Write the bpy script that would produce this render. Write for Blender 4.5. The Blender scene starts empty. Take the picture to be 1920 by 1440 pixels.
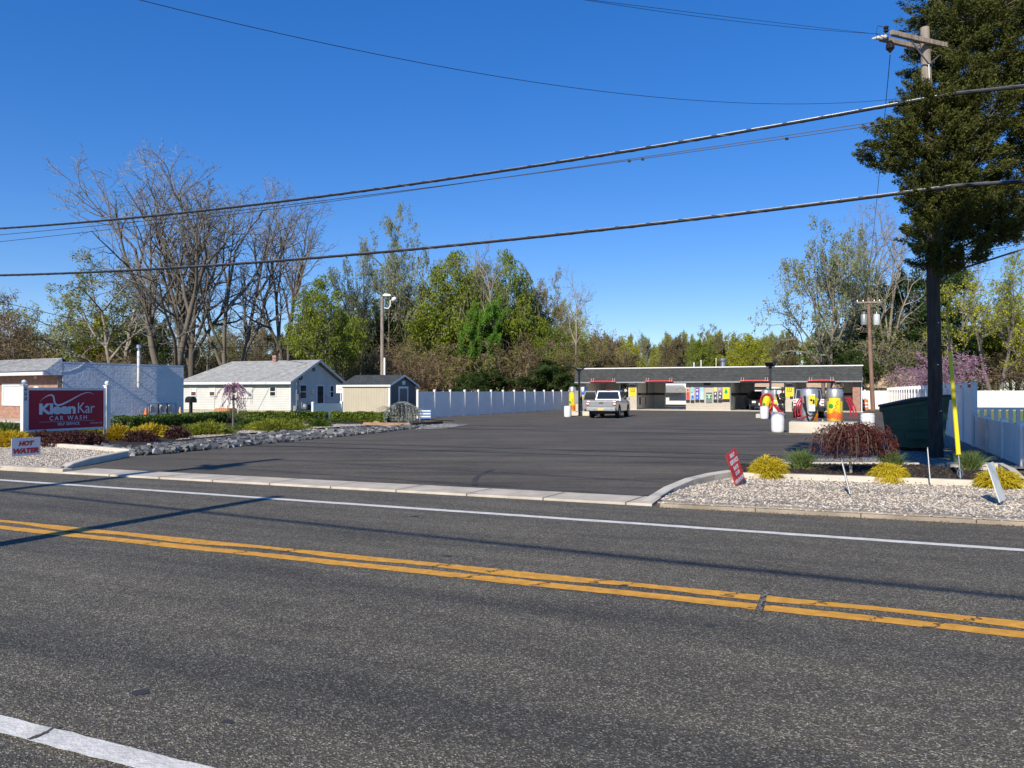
import bpy, bmesh, math, random
import numpy as np
from mathutils import Vector, Matrix

random.seed(7)
RNG = np.random.default_rng(7)
SC = bpy.context.scene
COL = SC.collection
R = math.radians
F_PX, HZ, EYE = 1442.0, 733.0, 1.7        # focal length and horizon of the photograph, eye height in metres


def G(px, py, z=0.0):
    """ground point (height z) seen at a pixel of the 1920x1440 photograph"""
    d = (EYE - z) * F_PX / (py - HZ)
    return Vector(((px - 960) / F_PX * d, d, z))


def D(px, Y, z=0.0):
    return Vector(((px - 960) / F_PX * Y, Y, z))


def ZP(py, Y):
    return EYE + (HZ - py) * Y / F_PX


# ------------------------------------------------------------------ materials
MATS = {}


def new_mat(name):
    m = bpy.data.materials.new(name)
    m.use_nodes = True
    nt = m.node_tree
    nt.nodes.clear()
    out = nt.nodes.new('ShaderNodeOutputMaterial')
    b = nt.nodes.new('ShaderNodeBsdfPrincipled')
    nt.links.new(b.outputs[0], out.inputs[0])
    MATS[name] = m
    return m, nt, b, out


def N(nt, t, **kw):
    n = nt.nodes.new(t)
    for k, v in kw.items():
        if k.startswith('i_'):
            key = k[2:]
            key = int(key) if key.isdigit() else key.replace('_', ' ')
            n.inputs[key].default_value = v
        else:
            setattr(n, k, v)
    return n


def L(nt, a, b):
    nt.links.new(a, b)


def c4(c):
    return (c[0], c[1], c[2], 1.0)


def ramp(nt, fac, stops, interp='LINEAR'):
    r = nt.nodes.new('ShaderNodeValToRGB')
    r.color_ramp.interpolation = interp
    e = r.color_ramp.elements
    while len(e) < len(stops):
        e.new(0.5)
    for i, (p, c) in enumerate(stops):
        e[i].position = p
        e[i].color = c4(c) if len(c) == 3 else c
    L(nt, fac, r.inputs[0])
    return r


def mixc(nt, fac, a, b, mode='MIX'):
    m = nt.nodes.new('ShaderNodeMix')
    m.data_type = 'RGBA'
    m.blend_type = mode
    for s, v in ((m.inputs[0], fac), (m.inputs[6], a), (m.inputs[7], b)):
        if hasattr(v, 'links'):
            L(nt, v, s)
        elif isinstance(v, (int, float)):
            s.default_value = v
        else:
            s.default_value = c4(v)
    return m.outputs[2]


def coords(nt, kind='Object'):
    return nt.nodes.new('ShaderNodeTexCoord').outputs[kind]


def noise(nt, vec, scale, detail=3.0, rough=0.55, dist=0.0):
    n = N(nt, 'ShaderNodeTexNoise', i_Scale=scale, i_Detail=detail, i_Roughness=rough, i_Distortion=dist)
    L(nt, vec, n.inputs['Vector'])
    return n.outputs['Fac']


def bump(nt, h, strength, dist, bsdf):
    bp = N(nt, 'ShaderNodeBump', i_Strength=strength, i_Distance=dist)
    L(nt, h, bp.inputs['Height'])
    L(nt, bp.outputs[0], bsdf.inputs['Normal'])
    return bp


def plain(name, col, rough=0.6, metal=0.0, var=0.15, scale=6.0, bumpy=0.0, spec=0.5, coat=0.0):
    """a painted / plastic / metal surface with mild wear"""
    if name in MATS:
        return MATS[name]
    m, nt, b, _ = new_mat(name)
    co = coords(nt)
    f = noise(nt, co, scale, 4)
    lo = tuple(c * (1 - var) for c in col)
    hi = tuple(min(1, c * (1 + var)) for c in col)
    r = ramp(nt, f, [(0.3, lo), (0.7, hi)])
    L(nt, r.outputs[0], b.inputs['Base Color'])
    b.inputs['Roughness'].default_value = rough
    b.inputs['Metallic'].default_value = metal
    b.inputs['Specular IOR Level'].default_value = spec
    b.inputs['Coat Weight'].default_value = coat
    if bumpy:
        bump(nt, noise(nt, co, scale * 6, 4), bumpy, 0.02, b)
    return m


def wallvec(nt):
    """(x+y, z) of the object's own frame: a flat vector for upright walls"""
    co = coords(nt)
    s = nt.nodes.new('ShaderNodeSeparateXYZ')
    L(nt, co, s.inputs[0])
    a = N(nt, 'ShaderNodeMath', operation='ADD')
    L(nt, s.outputs[0], a.inputs[0]); L(nt, s.outputs[1], a.inputs[1])
    cb = nt.nodes.new('ShaderNodeCombineXYZ')
    L(nt, a.outputs[0], cb.inputs[0]); L(nt, s.outputs[2], cb.inputs[1])
    return cb.outputs[0], s, co


def brick_mat(name, c1, c2, mortar, bw=0.21, bh=0.075, msize=0.012, rough=0.85, strength=0.6, zmul=1.0, offset=0.5, var=0.25):
    m, nt, b, _ = new_mat(name)
    v, s, co = wallvec(nt)
    if zmul != 1.0:
        mp = N(nt, 'ShaderNodeMapping')
        mp.inputs['Scale'].default_value = (1, zmul, 1)
        L(nt, v, mp.inputs[0]); v = mp.outputs[0]
    br = N(nt, 'ShaderNodeTexBrick', offset=offset)
    br.inputs['Color1'].default_value = c4(c1)
    br.inputs['Color2'].default_value = c4(c2)
    br.inputs['Mortar'].default_value = c4(mortar)
    br.inputs['Scale'].default_value = 1.0
    br.inputs['Mortar Size'].default_value = msize
    br.inputs['Mortar Smooth'].default_value = 0.1
    br.inputs['Bias'].default_value = 0.0
    br.inputs['Brick Width'].default_value = bw
    br.inputs['Row Height'].default_value = bh
    L(nt, v, br.inputs['Vector'])
    f = noise(nt, co, 3.0, 5)
    r = ramp(nt, f, [(0.25, (1 - var,) * 3), (0.75, (1 + var * 0.4,) * 3)])
    L(nt, mixc(nt, 1.0, br.outputs['Color'], r.outputs[0], 'MULTIPLY'), b.inputs['Base Color'])
    b.inputs['Roughness'].default_value = rough
    inv = N(nt, 'ShaderNodeMath', operation='SUBTRACT'); inv.inputs[0].default_value = 1.0
    L(nt, br.outputs['Fac'], inv.inputs[1])
    h = N(nt, 'ShaderNodeMath', operation='MULTIPLY_ADD')
    L(nt, noise(nt, co, 40, 3), h.inputs[0]); h.inputs[1].default_value = 0.5
    L(nt, inv.outputs[0], h.inputs[2])
    bump(nt, h.outputs[0], strength, 0.012, b)
    return m


def siding_mat(name, col, pitch=0.13, dark=0.75, vertical=False):
    """clapboards: a saw profile up the wall"""
    m, nt, b, _ = new_mat(name)
    v, s, co = wallvec(nt)
    src = nt.nodes.new('ShaderNodeSeparateXYZ'); L(nt, v, src.inputs[0])
    mt = N(nt, 'ShaderNodeMath', operation='DIVIDE'); mt.inputs[1].default_value = pitch
    L(nt, src.outputs[0 if vertical else 1], mt.inputs[0])
    fr = N(nt, 'ShaderNodeMath', operation='FRACT'); L(nt, mt.outputs[0], fr.inputs[0])
    if vertical:
        r = ramp(nt, fr.outputs[0], [(0.0, (dark,) * 3), (0.06, (1, 1, 1)), (0.97, (1, 1, 1)), (1.0, (dark,) * 3)])
        hr = ramp(nt, fr.outputs[0], [(0.0, (0, 0, 0)), (0.05, (1, 1, 1)), (1.0, (1, 1, 1))])
    else:
        r = ramp(nt, fr.outputs[0], [(0.0, (1, 1, 1)), (0.9, (1, 1, 1)), (0.97, (dark,) * 3), (1.0, (dark,) * 3)])
        hr = ramp(nt, fr.outputs[0], [(0.0, (1, 1, 1)), (0.93, (0.3,) * 3), (1.0, (0, 0, 0))])
    f = noise(nt, co, 1.3, 6)
    g = ramp(nt, f, [(0.3, tuple(c * 0.88 for c in col)), (0.7, col)])
    L(nt, mixc(nt, 1.0, g.outputs[0], r.outputs[0], 'MULTIPLY'), b.inputs['Base Color'])
    b.inputs['Roughness'].default_value = 0.55
    bump(nt, hr.outputs[0], 0.8, 0.02, b)
    return m


def leaf_mat(name, c1, c2, transl=0.38, rough=0.55, scale=0.35):
    """leaves: each leaf its own tone, plus patches of older and younger growth"""
    if name in MATS:
        return MATS[name]
    m, nt, b, out = new_mat(name)
    geo = nt.nodes.new('ShaderNodeNewGeometry')
    nz = noise(nt, geo.outputs['Position'], scale, 3)
    ad = N(nt, 'ShaderNodeMath', operation='MULTIPLY_ADD')
    L(nt, nz, ad.inputs[0]); ad.inputs[1].default_value = 1.2; ad.inputs[2].default_value = -0.35
    a2 = N(nt, 'ShaderNodeMath', operation='MULTIPLY_ADD')
    L(nt, geo.outputs['Random Per Island'], a2.inputs[0]); a2.inputs[1].default_value = 0.55
    L(nt, ad.outputs[0], a2.inputs[2])
    r = ramp(nt, a2.outputs[0], [(0.05, c1), (0.85, c2)])
    L(nt, r.outputs[0], b.inputs['Base Color'])
    b.inputs['Roughness'].default_value = rough
    b.inputs['Specular IOR Level'].default_value = 0.3
    if transl > 0:
        tr = nt.nodes.new('ShaderNodeBsdfTranslucent')
        L(nt, r.outputs[0], tr.inputs[0])
        mx = nt.nodes.new('ShaderNodeMixShader'); mx.inputs[0].default_value = transl
        L(nt, b.outputs[0], mx.inputs[1]); L(nt, tr.outputs[0], mx.inputs[2])
        L(nt, mx.outputs[0], out.inputs[0])
    return m


def bark_mat(name, c1, c2, scale=3.0):
    if name in MATS:
        return MATS[name]
    m, nt, b, _ = new_mat(name)
    co = coords(nt)
    mp = N(nt, 'ShaderNodeMapping'); mp.inputs['Scale'].default_value = (6, 6, 1)
    L(nt, co, mp.inputs[0])
    f = noise(nt, mp.outputs[0], scale, 5, 0.65)
    r = ramp(nt, f, [(0.3, c1), (0.7, c2)])
    L(nt, r.outputs[0], b.inputs['Base Color'])
    b.inputs['Roughness'].default_value = 0.9
    bump(nt, f, 0.6, 0.03, b)
    return m


def asphalt_mat(name, base, speck, road=False, tint=None):
    m, nt, b, _ = new_mat(name)
    co = coords(nt)
    v1 = N(nt, 'ShaderNodeTexVoronoi', i_Scale=125.0); L(nt, co, v1.inputs['Vector'])
    v2 = N(nt, 'ShaderNodeTexVoronoi', i_Scale=62.0); L(nt, co, v2.inputs['Vector'])
    s1 = nt.nodes.new('ShaderNodeSeparateColor'); L(nt, v1.outputs['Color'], s1.inputs[0])
    s2 = nt.nodes.new('ShaderNodeSeparateColor'); L(nt, v2.outputs['Color'], s2.inputs[0])
    d = tuple(c * 0.55 for c in base)
    lt = tuple(min(1, c * speck) for c in base)
    r1 = ramp(nt, s1.outputs[0], [(0.0, tuple(c * 0.4 for c in base)), (0.5, tuple(c * 0.9 for c in base)), (0.84, tuple(c * 1.4 for c in base)), (0.97, lt)])
    r2 = ramp(nt, s2.outputs[1], [(0.0, d), (0.6, base), (0.9, tuple(c * 1.5 for c in base)), (1.0, lt)])
    c = mixc(nt, 0.30, r1.outputs[0], r2.outputs[0])
    big = noise(nt, co, 0.35, 5, 0.6)
    rb = ramp(nt, big, [(0.3, (0.82, 0.82, 0.84)), (0.7, (1.12, 1.12, 1.1))])
    c = mixc(nt, 1.0, c, rb.outputs[0], 'MULTIPLY')
    mid = noise(nt, co, 5.0, 4, 0.6)
    rm = ramp(nt, mid, [(0.3, (0.9, 0.9, 0.9)), (0.7, (1.08, 1.08, 1.08))])
    c = mixc(nt, 1.0, c, rm.outputs[0], 'MULTIPLY')
    sx = nt.nodes.new('ShaderNodeSeparateXYZ'); L(nt, co, sx.inputs[0])
    if road:
        # worn, slightly polished wheel paths along the road (its own y runs across it)
        wob = N(nt, 'ShaderNodeMath', operation='MULTIPLY_ADD')
        mp = N(nt, 'ShaderNodeMapping'); mp.inputs['Scale'].default_value = (0.12, 0.8, 1)
        L(nt, co, mp.inputs[0])
        L(nt, noise(nt, mp.outputs[0], 1.0, 3), wob.inputs[0]); wob.inputs[1].default_value = 0.9
        L(nt, sx.outputs[1], wob.inputs[2])
        mr = N(nt, 'ShaderNodeMapRange'); mr.inputs[1].default_value = 2.0; mr.inputs[2].default_value = 11.5
        L(nt, wob.outputs[0], mr.inputs[0])
        k, w = (0.60, 0.63, 0.68), (1, 1, 1)
        P = lambda v: (v - 2.0) / 9.5
        rr = ramp(nt, mr.outputs[0], [(0, w), (P(3.6), w), (P(4.0), k), (P(4.5), w), (P(5.7), w), (P(6.1), k), (P(6.5), w),
                                      (P(7.7), w), (P(8.2), (0.78, 0.80, 0.83)), (P(8.8), w), (1, w)])
        c = mixc(nt, 0.8, c, rr.outputs[0], 'MULTIPLY')
        mp2 = N(nt, 'ShaderNodeMapping'); mp2.inputs['Scale'].default_value = (0.25, 2.2, 1)
        L(nt, co, mp2.inputs[0])
        st = noise(nt, mp2.outputs[0], 1.4, 4, 0.7)
        rs = ramp(nt, st, [(0.40, (0.78, 0.79, 0.81)), (0.57, (1.10, 1.10, 1.08))])
        c = mixc(nt, 0.8, c, rs.outputs[0], 'MULTIPLY')
    else:
        mp2 = N(nt, 'ShaderNodeMapping'); mp2.inputs['Scale'].default_value = (0.22, 1.5, 1); mp2.inputs['Rotation'].default_value = (0, 0, R(12))
        L(nt, co, mp2.inputs[0])
        st = noise(nt, mp2.outputs[0], 0.8, 7, 0.72, 0.5)
        rs = ramp(nt, st, [(0.38, (0.62, 0.62, 0.63)), (0.48, (0.97, 0.97, 0.97)), (0.57, (1.10, 1.10, 1.08)), (0.66, (1.42, 1.42, 1.38))])
        c = mixc(nt, 0.95, c, rs.outputs[0], 'MULTIPLY')
    L(nt, c, b.inputs['Base Color'])
    b.inputs['Roughness'].default_value = 0.85
    b.inputs['Specular IOR Level'].default_value = 0.35
    hh = N(nt, 'ShaderNodeMath', operation='ADD')
    L(nt, v1.outputs['Distance'], hh.inputs[0]); L(nt, v2.outputs['Distance'], hh.inputs[1])
    bump(nt, hh.outputs[0], 0.7, 0.008, b)
    return m


def ground_mat(name, stops, scale, fine, bumpd=0.03, strength=0.6):
    m, nt, b, _ = new_mat(name)
    co = coords(nt)
    f1 = noise(nt, co, scale, 5, 0.65)
    f2 = noise(nt, co, fine, 4, 0.6)
    ad = N(nt, 'ShaderNodeMath', operation='MULTIPLY_ADD')
    L(nt, f2, ad.inputs[0]); ad.inputs[1].default_value = 0.6
    mu = N(nt, 'ShaderNodeMath', operation='MULTIPLY_ADD'); mu.inputs[1].default_value = 0.6; mu.inputs[2].default_value = -0.1
    L(nt, f1, mu.inputs[0]); L(nt, mu.outputs[0], ad.inputs[2])
    r = ramp(nt, ad.outputs[0], stops)
    L(nt, r.outputs[0], b.inputs['Base Color'])
    b.inputs['Roughness'].default_value = 0.95
    bump(nt, f2, strength, bumpd, b)
    return m


def stone_mat(name, cols, rough=0.85, fine=18.0, obj_random=False):
    """stones, each with its own tone"""
    m, nt, b, _ = new_mat(name)
    if obj_random:
        rnd = nt.nodes.new('ShaderNodeObjectInfo').outputs['Random']
        geo = nt.nodes.new('ShaderNodeNewGeometry')
        ad = N(nt, 'ShaderNodeMath', operation='ADD'); L(nt, rnd, ad.inputs[0]); L(nt, geo.outputs['Random Per Island'], ad.inputs[1])
        fr = N(nt, 'ShaderNodeMath', operation='FRACT'); L(nt, ad.outputs[0], fr.inputs[0]); rnd = fr.outputs[0]
    else:
        rnd = nt.nodes.new('ShaderNodeNewGeometry').outputs['Random Per Island']
    n = len(cols)
    r = ramp(nt, rnd, [(i / (n - 1), c) for i, c in enumerate(cols)])
    f = noise(nt, coords(nt), fine, 4, 0.65)
    rr = ramp(nt, f, [(0.3, (0.72,) * 3), (0.7, (1.15,) * 3)])
    L(nt, mixc(nt, 1.0, r.outputs[0], rr.outputs[0], 'MULTIPLY'), b.inputs['Base Color'])
    b.inputs['Roughness'].default_value = rough
    bump(nt, f, 0.5, 0.02, b)
    return m


def glass_mat(name, col=(0.02, 0.025, 0.03)):
    if name in MATS:
        return MATS[name]
    m, nt, b, _ = new_mat(name)
    b.inputs['Base Color'].default_value = c4(col)
    b.inputs['Roughness'].default_value = 0.06
    b.inputs['Specular IOR Level'].default_value = 0.8
    return m


# ------------------------------------------------------------------ mesh helpers
class MB:
    def __init__(s):
        s.v, s.f, s.m = [], [], []

    def add(s, vs, fs, m=0):
        o = len(s.v)
        s.v += [tuple(p) for p in vs]
        for f in fs:
            s.f.append(tuple(i + o for i in f)); s.m.append(m)
        return s

    def poly(s, pts, m=0):
        return s.add(pts, [tuple(range(len(pts)))], m)

    def box(s, c, d, m=0, rz=0.0, rx=0.0, ry=0.0):
        x, y, z = d[0] / 2, d[1] / 2, d[2] / 2
        vs = [Vector(p) for p in ((-x, -y, -z), (x, -y, -z), (x, y, -z), (-x, y, -z), (-x, -y, z), (x, -y, z), (x, y, z), (-x, y, z))]
        if rz or rx or ry:
            M = Matrix.Rotation(rz, 3, 'Z') @ Matrix.Rotation(ry, 3, 'Y') @ Matrix.Rotation(rx, 3, 'X')
            vs = [M @ v for v in vs]
        c = Vector(c)
        return s.add([v + c for v in vs], [(0, 3, 2, 1), (4, 5, 6, 7), (0, 1, 5, 4), (1, 2, 6, 5), (2, 3, 7, 6), (3, 0, 4, 7)], m)

    def b2(s, x0, x1, y0, y1, z0, z1, m=0):
        return s.box(((x0 + x1) / 2, (y0 + y1) / 2, (z0 + z1) / 2), (x1 - x0, y1 - y0, z1 - z0), m)

    def prism(s, prof, a, b, axis='x', m=0):
        """extrude a polygon; axis x: prof is (y,z); axis y: (x,z); axis z: (x,y)"""
        def mk(p, t):
            return (t, p[0], p[1]) if axis == 'x' else (p[0], t, p[1]) if axis == 'y' else (p[0], p[1], t)
        n = len(prof)
        vs = [mk(p, a) for p in prof] + [mk(p, b) for p in prof]
        fs = [tuple(range(n))[::-1], tuple(range(n, 2 * n))] + [(i, (i + 1) % n, n + (i + 1) % n, n + i) for i in range(n)]
        return s.add(vs, fs, m)

    def tube(s, path, r, n=8, m=0, caps=True, r_end=None):
        path = [Vector(p) for p in path]
        k = len(path)
        rs = r if isinstance(r, (list, tuple)) else [r + ((r_end - r) * i / (k - 1) if r_end is not None else 0) for i in range(k)]
        vs, fs = [], []
        prev = None
        for i, p in enumerate(path):
            t = (path[min(i + 1, k - 1)] - path[max(i - 1, 0)]).normalized()
            if prev is None:
                a = t.cross(Vector((0, 0, 1)))
                if a.length < 1e-3:
                    a = t.cross(Vector((0, 1, 0)))
            else:
                a = prev - t * prev.dot(t)
            a.normalize(); prev = a
            b = t.cross(a)
            for j in range(n):
                w = 2 * math.pi * j / n
                vs.append(p + (a * math.cos(w) + b * math.sin(w)) * rs[i])
        for i in range(k - 1):
            for j in range(n):
                fs.append((i * n + j, i * n + (j + 1) % n, (i + 1) * n + (j + 1) % n, (i + 1) * n + j))
        if caps:
            fs.append(tuple(range(n))[::-1]); fs.append(tuple(range((k - 1) * n, k * n)))
        return s.add(vs, fs, m)

    def cyl(s, c, r, z0, z1, n=20, m=0, r1=None):
        return s.lathe(c, [(r, z0), (r1 if r1 is not None else r, z1)], n, m)

    def lathe(s, c, prof, n=20, m=0, caps=True):
        vs, fs = [], []
        for (r, z) in prof:
            for j in range(n):
                w = 2 * math.pi * j / n
                vs.append((c[0] + r * math.cos(w), c[1] + r * math.sin(w), z + (c[2] if len(c) > 2 else 0)))
        k = len(prof)
        for i in range(k - 1):
            for j in range(n):
                fs.append((i * n + j, i * n + (j + 1) % n, (i + 1) * n + (j + 1) % n, (i + 1) * n + j))
        if caps:
            fs.append(tuple(range(n))[::-1]); fs.append(tuple(range((k - 1) * n, k * n)))
        return s.add(vs, fs, m)

    def ball(s, c, r, n=10, m=0, sz=1.0):
        prof = [(max(1e-4, r * math.sin(math.pi * i / n)), -r * sz * math.cos(math.pi * i / n)) for i in range(n + 1)]
        return s.lathe(c, prof, n + 2, m, caps=False)

    def xf(s, M):
        s.v = [tuple(M @ Vector(p)) for p in s.v]
        return s

    def build(s, name, mats, parent=None, smooth=False, bev=0.0, loc=None, rz=0.0, seg=2):
        me = bpy.data.meshes.new(name)
        me.from_pydata(s.v, [], s.f)
        if not isinstance(mats, (list, tuple)):
            mats = [mats]
        for m in mats:
            me.materials.append(m)
        if len(mats) > 1:
            me.polygons.foreach_set('material_index', np.array(s.m, dtype=np.int32))
        if smooth:
            me.polygons.foreach_set('use_smooth', np.ones(len(s.f), dtype=bool))
            try:
                me.set_sharp_from_angle(angle=R(40))
            except Exception:
                pass
        me.update()
        o = bpy.data.objects.new(name, me)
        COL.objects.link(o)
        if parent:
            o.parent = parent
        if loc is not None:
            o.location = loc
        o.rotation_euler.z = rz
        if bev:
            b = o.modifiers.new('bevel', 'BEVEL'); b.width = bev; b.segments = seg; b.limit_method = 'ANGLE'; b.angle_limit = R(35)
        return o


def np_mesh(name, V, F, mats, midx=None, smooth=False):
    V = np.asarray(V, dtype=np.float32).reshape(-1, 3); F = np.asarray(F, dtype=np.int32)
    k = F.shape[1]
    me = bpy.data.meshes.new(name)
    me.vertices.add(len(V)); me.vertices.foreach_set('co', V.ravel())
    me.loops.add(F.size); me.loops.foreach_set('vertex_index', F.ravel())
    me.polygons.add(len(F))
    me.polygons.foreach_set('loop_start', np.arange(len(F), dtype=np.int32) * k)
    try:
        me.polygons.foreach_set('loop_total', np.full(len(F), k, dtype=np.int32))
    except Exception:
        pass
    for m in (mats if isinstance(mats, (list, tuple)) else [mats]):
        me.materials.append(m)
    if midx is not None:
        me.polygons.foreach_set('material_index', np.asarray(midx, dtype=np.int32))
    me.polygons.foreach_set('use_smooth', np.full(len(F), bool(smooth)))
    me.update(calc_edges=True)
    me.validate()
    return me


def link(name, me, parent=None, loc=None, rz=0.0):
    o = bpy.data.objects.new(name, me)
    COL.objects.link(o)
    if parent:
        o.parent = parent
    if loc is not None:
        o.location = loc
    o.rotation_euler.z = rz
    return o


def tag(o, label=None, cat=None, group=None, kind=None):
    if label: o['label'] = label
    if cat: o['category'] = cat
    if group: o['group'] = group
    if kind: o['kind'] = kind
    return o


def thing(name, loc, label, cat, group=None, rz=0.0):
    o = bpy.data.objects.new(name, None)
    o.empty_display_size = 0.2
    COL.objects.link(o)
    o.location = loc
    o.rotation_euler.z = rz
    return tag(o, label, cat, group)


def copy_tree(root, loc, rz=None, label=None, group=None, scale=None):
    r = root.copy(); COL.objects.link(r); r.location = loc
    if rz is not None: r.rotation_euler.z = rz
    if scale is not None: r.scale = scale
    if label: r['label'] = label
    if group: r['group'] = group
    for ch in list(root.children):
        c = ch.copy(); COL.objects.link(c); c.parent = r
        for g in list(ch.children):
            d = g.copy(); COL.objects.link(d); d.parent = c
    return r


def text_geo(body, shear=0.0, bold=0.0, space=1.0):
    cu = bpy.data.curves.new('lettering', 'FONT')
    cu.body = body; cu.size = 1.0; cu.shear = shear; cu.offset = bold; cu.space_character = space
    cu.resolution_u = 4; cu.fill_mode = 'FRONT'
    cu.align_x = 'LEFT'
    o = bpy.data.objects.new('lettering', cu)
    COL.objects.link(o)
    dg = bpy.context.evaluated_depsgraph_get()
    me = bpy.data.meshes.new_from_object(o.evaluated_get(dg))
    vs = [v.co.copy() for v in me.vertices]
    fs = [tuple(p.vertices) for p in me.polygons]
    bpy.data.objects.remove(o); bpy.data.meshes.remove(me); bpy.data.curves.remove(cu)
    return vs, fs


def fit_text(mb, body, x0, x1, z0, z1, y, m=0, **kw):
    """letters filling the rectangle x0..x1, z0..z1 of the plane y (seen from -y)"""
    vs, fs = text_geo(body, **kw)
    xs = [v.x for v in vs]; ys = [v.y for v in vs]
    sx = (x1 - x0) / (max(xs) - min(xs)); sy = (z1 - z0) / (max(ys) - min(ys))
    mb.add([(x0 + (v.x - min(xs)) * sx, y, z0 + (v.y - min(ys)) * sy) for v in vs], fs, m)


# vectorised geometry -------------------------------------------------
def unit(a):
    return a / np.maximum(np.linalg.norm(a, axis=-1, keepdims=True), 1e-9)


def seg_tubes(P0, P1, r0, r1, n=4):
    """open tubes for many segments at once"""
    P0, P1 = np.asarray(P0, float), np.asarray(P1, float)
    d = unit(P1 - P0)
    ref = np.where(np.abs(d[:, 2:3]) > 0.9, np.array([[1., 0, 0]]), np.array([[0, 0, 1.]]))
    a = unit(np.cross(d, ref)); b = np.cross(d, a)
    ang = np.arange(n) * 2 * math.pi / n
    ring = a[:, None, :] * np.cos(ang)[None, :, None] + b[:, None, :] * np.sin(ang)[None, :, None]
    V0 = P0[:, None, :] + ring * np.asarray(r0)[:, None, None]
    V1 = P1[:, None, :] + ring * np.asarray(r1)[:, None, None]
    V = np.concatenate([V0, V1], axis=1).reshape(-1, 3)
    k = len(P0)
    base = (np.arange(k) * 2 * n)[:, None]
    j = np.arange(n)
    F = np.stack([base + j, base + (j + 1) % n, base + n + (j + 1) % n, base + n + j], axis=2).reshape(-1, 4)
    return V, F


def leaf_quads(P, size, rng, flat=0.0, aspect=0.6, dirs=None):
    """one small kite-shaped leaf at every point"""
    n = len(P)
    size = np.broadcast_to(np.asarray(size, float), (n,)) * rng.uniform(0.65, 1.35, n)
    a = unit(rng.normal(size=(n, 3))) if dirs is None else unit(dirs + rng.normal(0, 0.35, (n, 3)))
    nr = rng.normal(size=(n, 3)); nr[:, 2] += flat
    b = unit(np.cross(a, unit(nr)))
    s = size[:, None]
    V = np.stack([P - a * s * 0.5, P + b * s * aspect * 0.5, P + a * s * 0.5, P - b * s * aspect * 0.5], axis=1).reshape(-1, 3)
    F = (np.arange(n) * 4)[:, None] + np.arange(4)[None, :]
    return V, F


def blades(P, dirs, length, width, rng, droop=0.5, segs=2):
    """tapered bending blades or needles sprays from points P along dirs"""
    n = len(P)
    length = np.broadcast_to(np.asarray(length, float), (n,)) * rng.uniform(0.7, 1.25, n)
    d = unit(dirs)
    side = unit(np.cross(d, unit(rng.normal(size=(n, 3)))))
    Vs = []
    for i in range(segs + 1):
        t = i / segs
        c = P + d * (length * t)[:, None] + np.array([0, 0, -1.0]) * (droop * length * t * t)[:, None]
        w = (width * (1 - 0.8 * t)) * 0.5
        Vs += [c - side * w, c + side * w]
    V = np.stack(Vs, axis=1).reshape(-1, 3)
    k = 2 * (segs + 1)
    base = (np.arange(n) * k)[:, None]
    F = np.concatenate([base + np.array([2 * i, 2 * i + 1, 2 * i + 3, 2 * i + 2])[None, :] for i in range(segs)], axis=0)
    return V, F


def join_np(parts):
    Vs, Fs, Ms, o = [], [], [], 0
    for V, F, m in parts:
        Vs.append(V); Fs.append(F + o); Ms.append(np.full(len(F), m)); o += len(V)
    return np.concatenate(Vs), np.concatenate(Fs), np.concatenate(Ms)


def hull_rocks(count, size, rng, flat=0.7, npts=11):
    """a few angular rocks as (V, F) with unit-ish size"""
    out = []
    for _ in range(count):
        bm = bmesh.new()
        for p in unit(rng.normal(size=(npts, 3))) * rng.uniform(0.75, 1.0, (npts, 1)) * np.array([1, rng.uniform(0.6, 0.9), flat * rng.uniform(0.7, 1.1)]) * size / 2:
            bm.verts.new(p)
        bmesh.ops.convex_hull(bm, input=bm.verts)
        bmesh.ops.delete(bm, geom=[v for v in bm.verts if not v.link_faces], context='VERTS')
        bmesh.ops.triangulate(bm, faces=bm.faces)
        bm.verts.index_update()
        out.append((np.array([v.co[:] for v in bm.verts]), np.array([[v.index for v in f.verts] for f in bm.faces])))
        bm.free()
    return out


def block_rocks(count, rng):
    """sharp broken blocks: jittered cuboids with a corner knocked off"""
    out = []
    for _ in range(count):
        bm = bmesh.new()
        ax = np.array([1, rng.uniform(0.55, 0.95), rng.uniform(0.45, 0.8)])
        for sx in (-1, 1):
            for sy in (-1, 1):
                for sz in (-1, 1):
                    bm.verts.new(np.array([sx, sy, sz]) * ax * 0.5 * rng.uniform(0.5, 1.05, 3))
        bmesh.ops.convex_hull(bm, input=bm.verts)
        bmesh.ops.delete(bm, geom=[v for v in bm.verts if not v.link_faces], context='VERTS')
        bmesh.ops.triangulate(bm, faces=bm.faces)
        bm.verts.index_update()
        out.append((np.array([v.co[:] for v in bm.verts]), np.array([[v.index for v in f.verts] for f in bm.faces])))
        bm.free()
    return out


def scatter_stones(protos, P, scales, rng):
    """many stones as one mesh"""
    Vs, Fs, o = [], [], 0
    which = rng.integers(0, len(protos), len(P))
    for k, (V, F) in enumerate(protos):
        idx = np.where(which == k)[0]
        if len(idx) == 0: continue
        n = len(idx)
        ang = rng.uniform(0, 6.28, n); til = rng.normal(0, 0.4, n)
        ca, sa, ct, st = np.cos(ang), np.sin(ang), np.cos(til), np.sin(til)
        Rm = np.zeros((n, 3, 3))
        Rm[:, 0, 0] = ca; Rm[:, 0, 1] = -sa * ct; Rm[:, 0, 2] = sa * st
        Rm[:, 1, 0] = sa; Rm[:, 1, 1] = ca * ct; Rm[:, 1, 2] = -ca * st
        Rm[:, 2, 1] = st; Rm[:, 2, 2] = ct
        W = np.einsum('nij,vj->nvi', Rm, V) * scales[idx][:, None, None] + P[idx][:, None, :]
        Vs.append(W.reshape(-1, 3))
        Fs.append((F[None] + (np.arange(n) * len(V))[:, None, None]).reshape(-1, 3) + o)
        o += n * len(V)
    return np.concatenate(Vs), np.concatenate(Fs)


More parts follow.
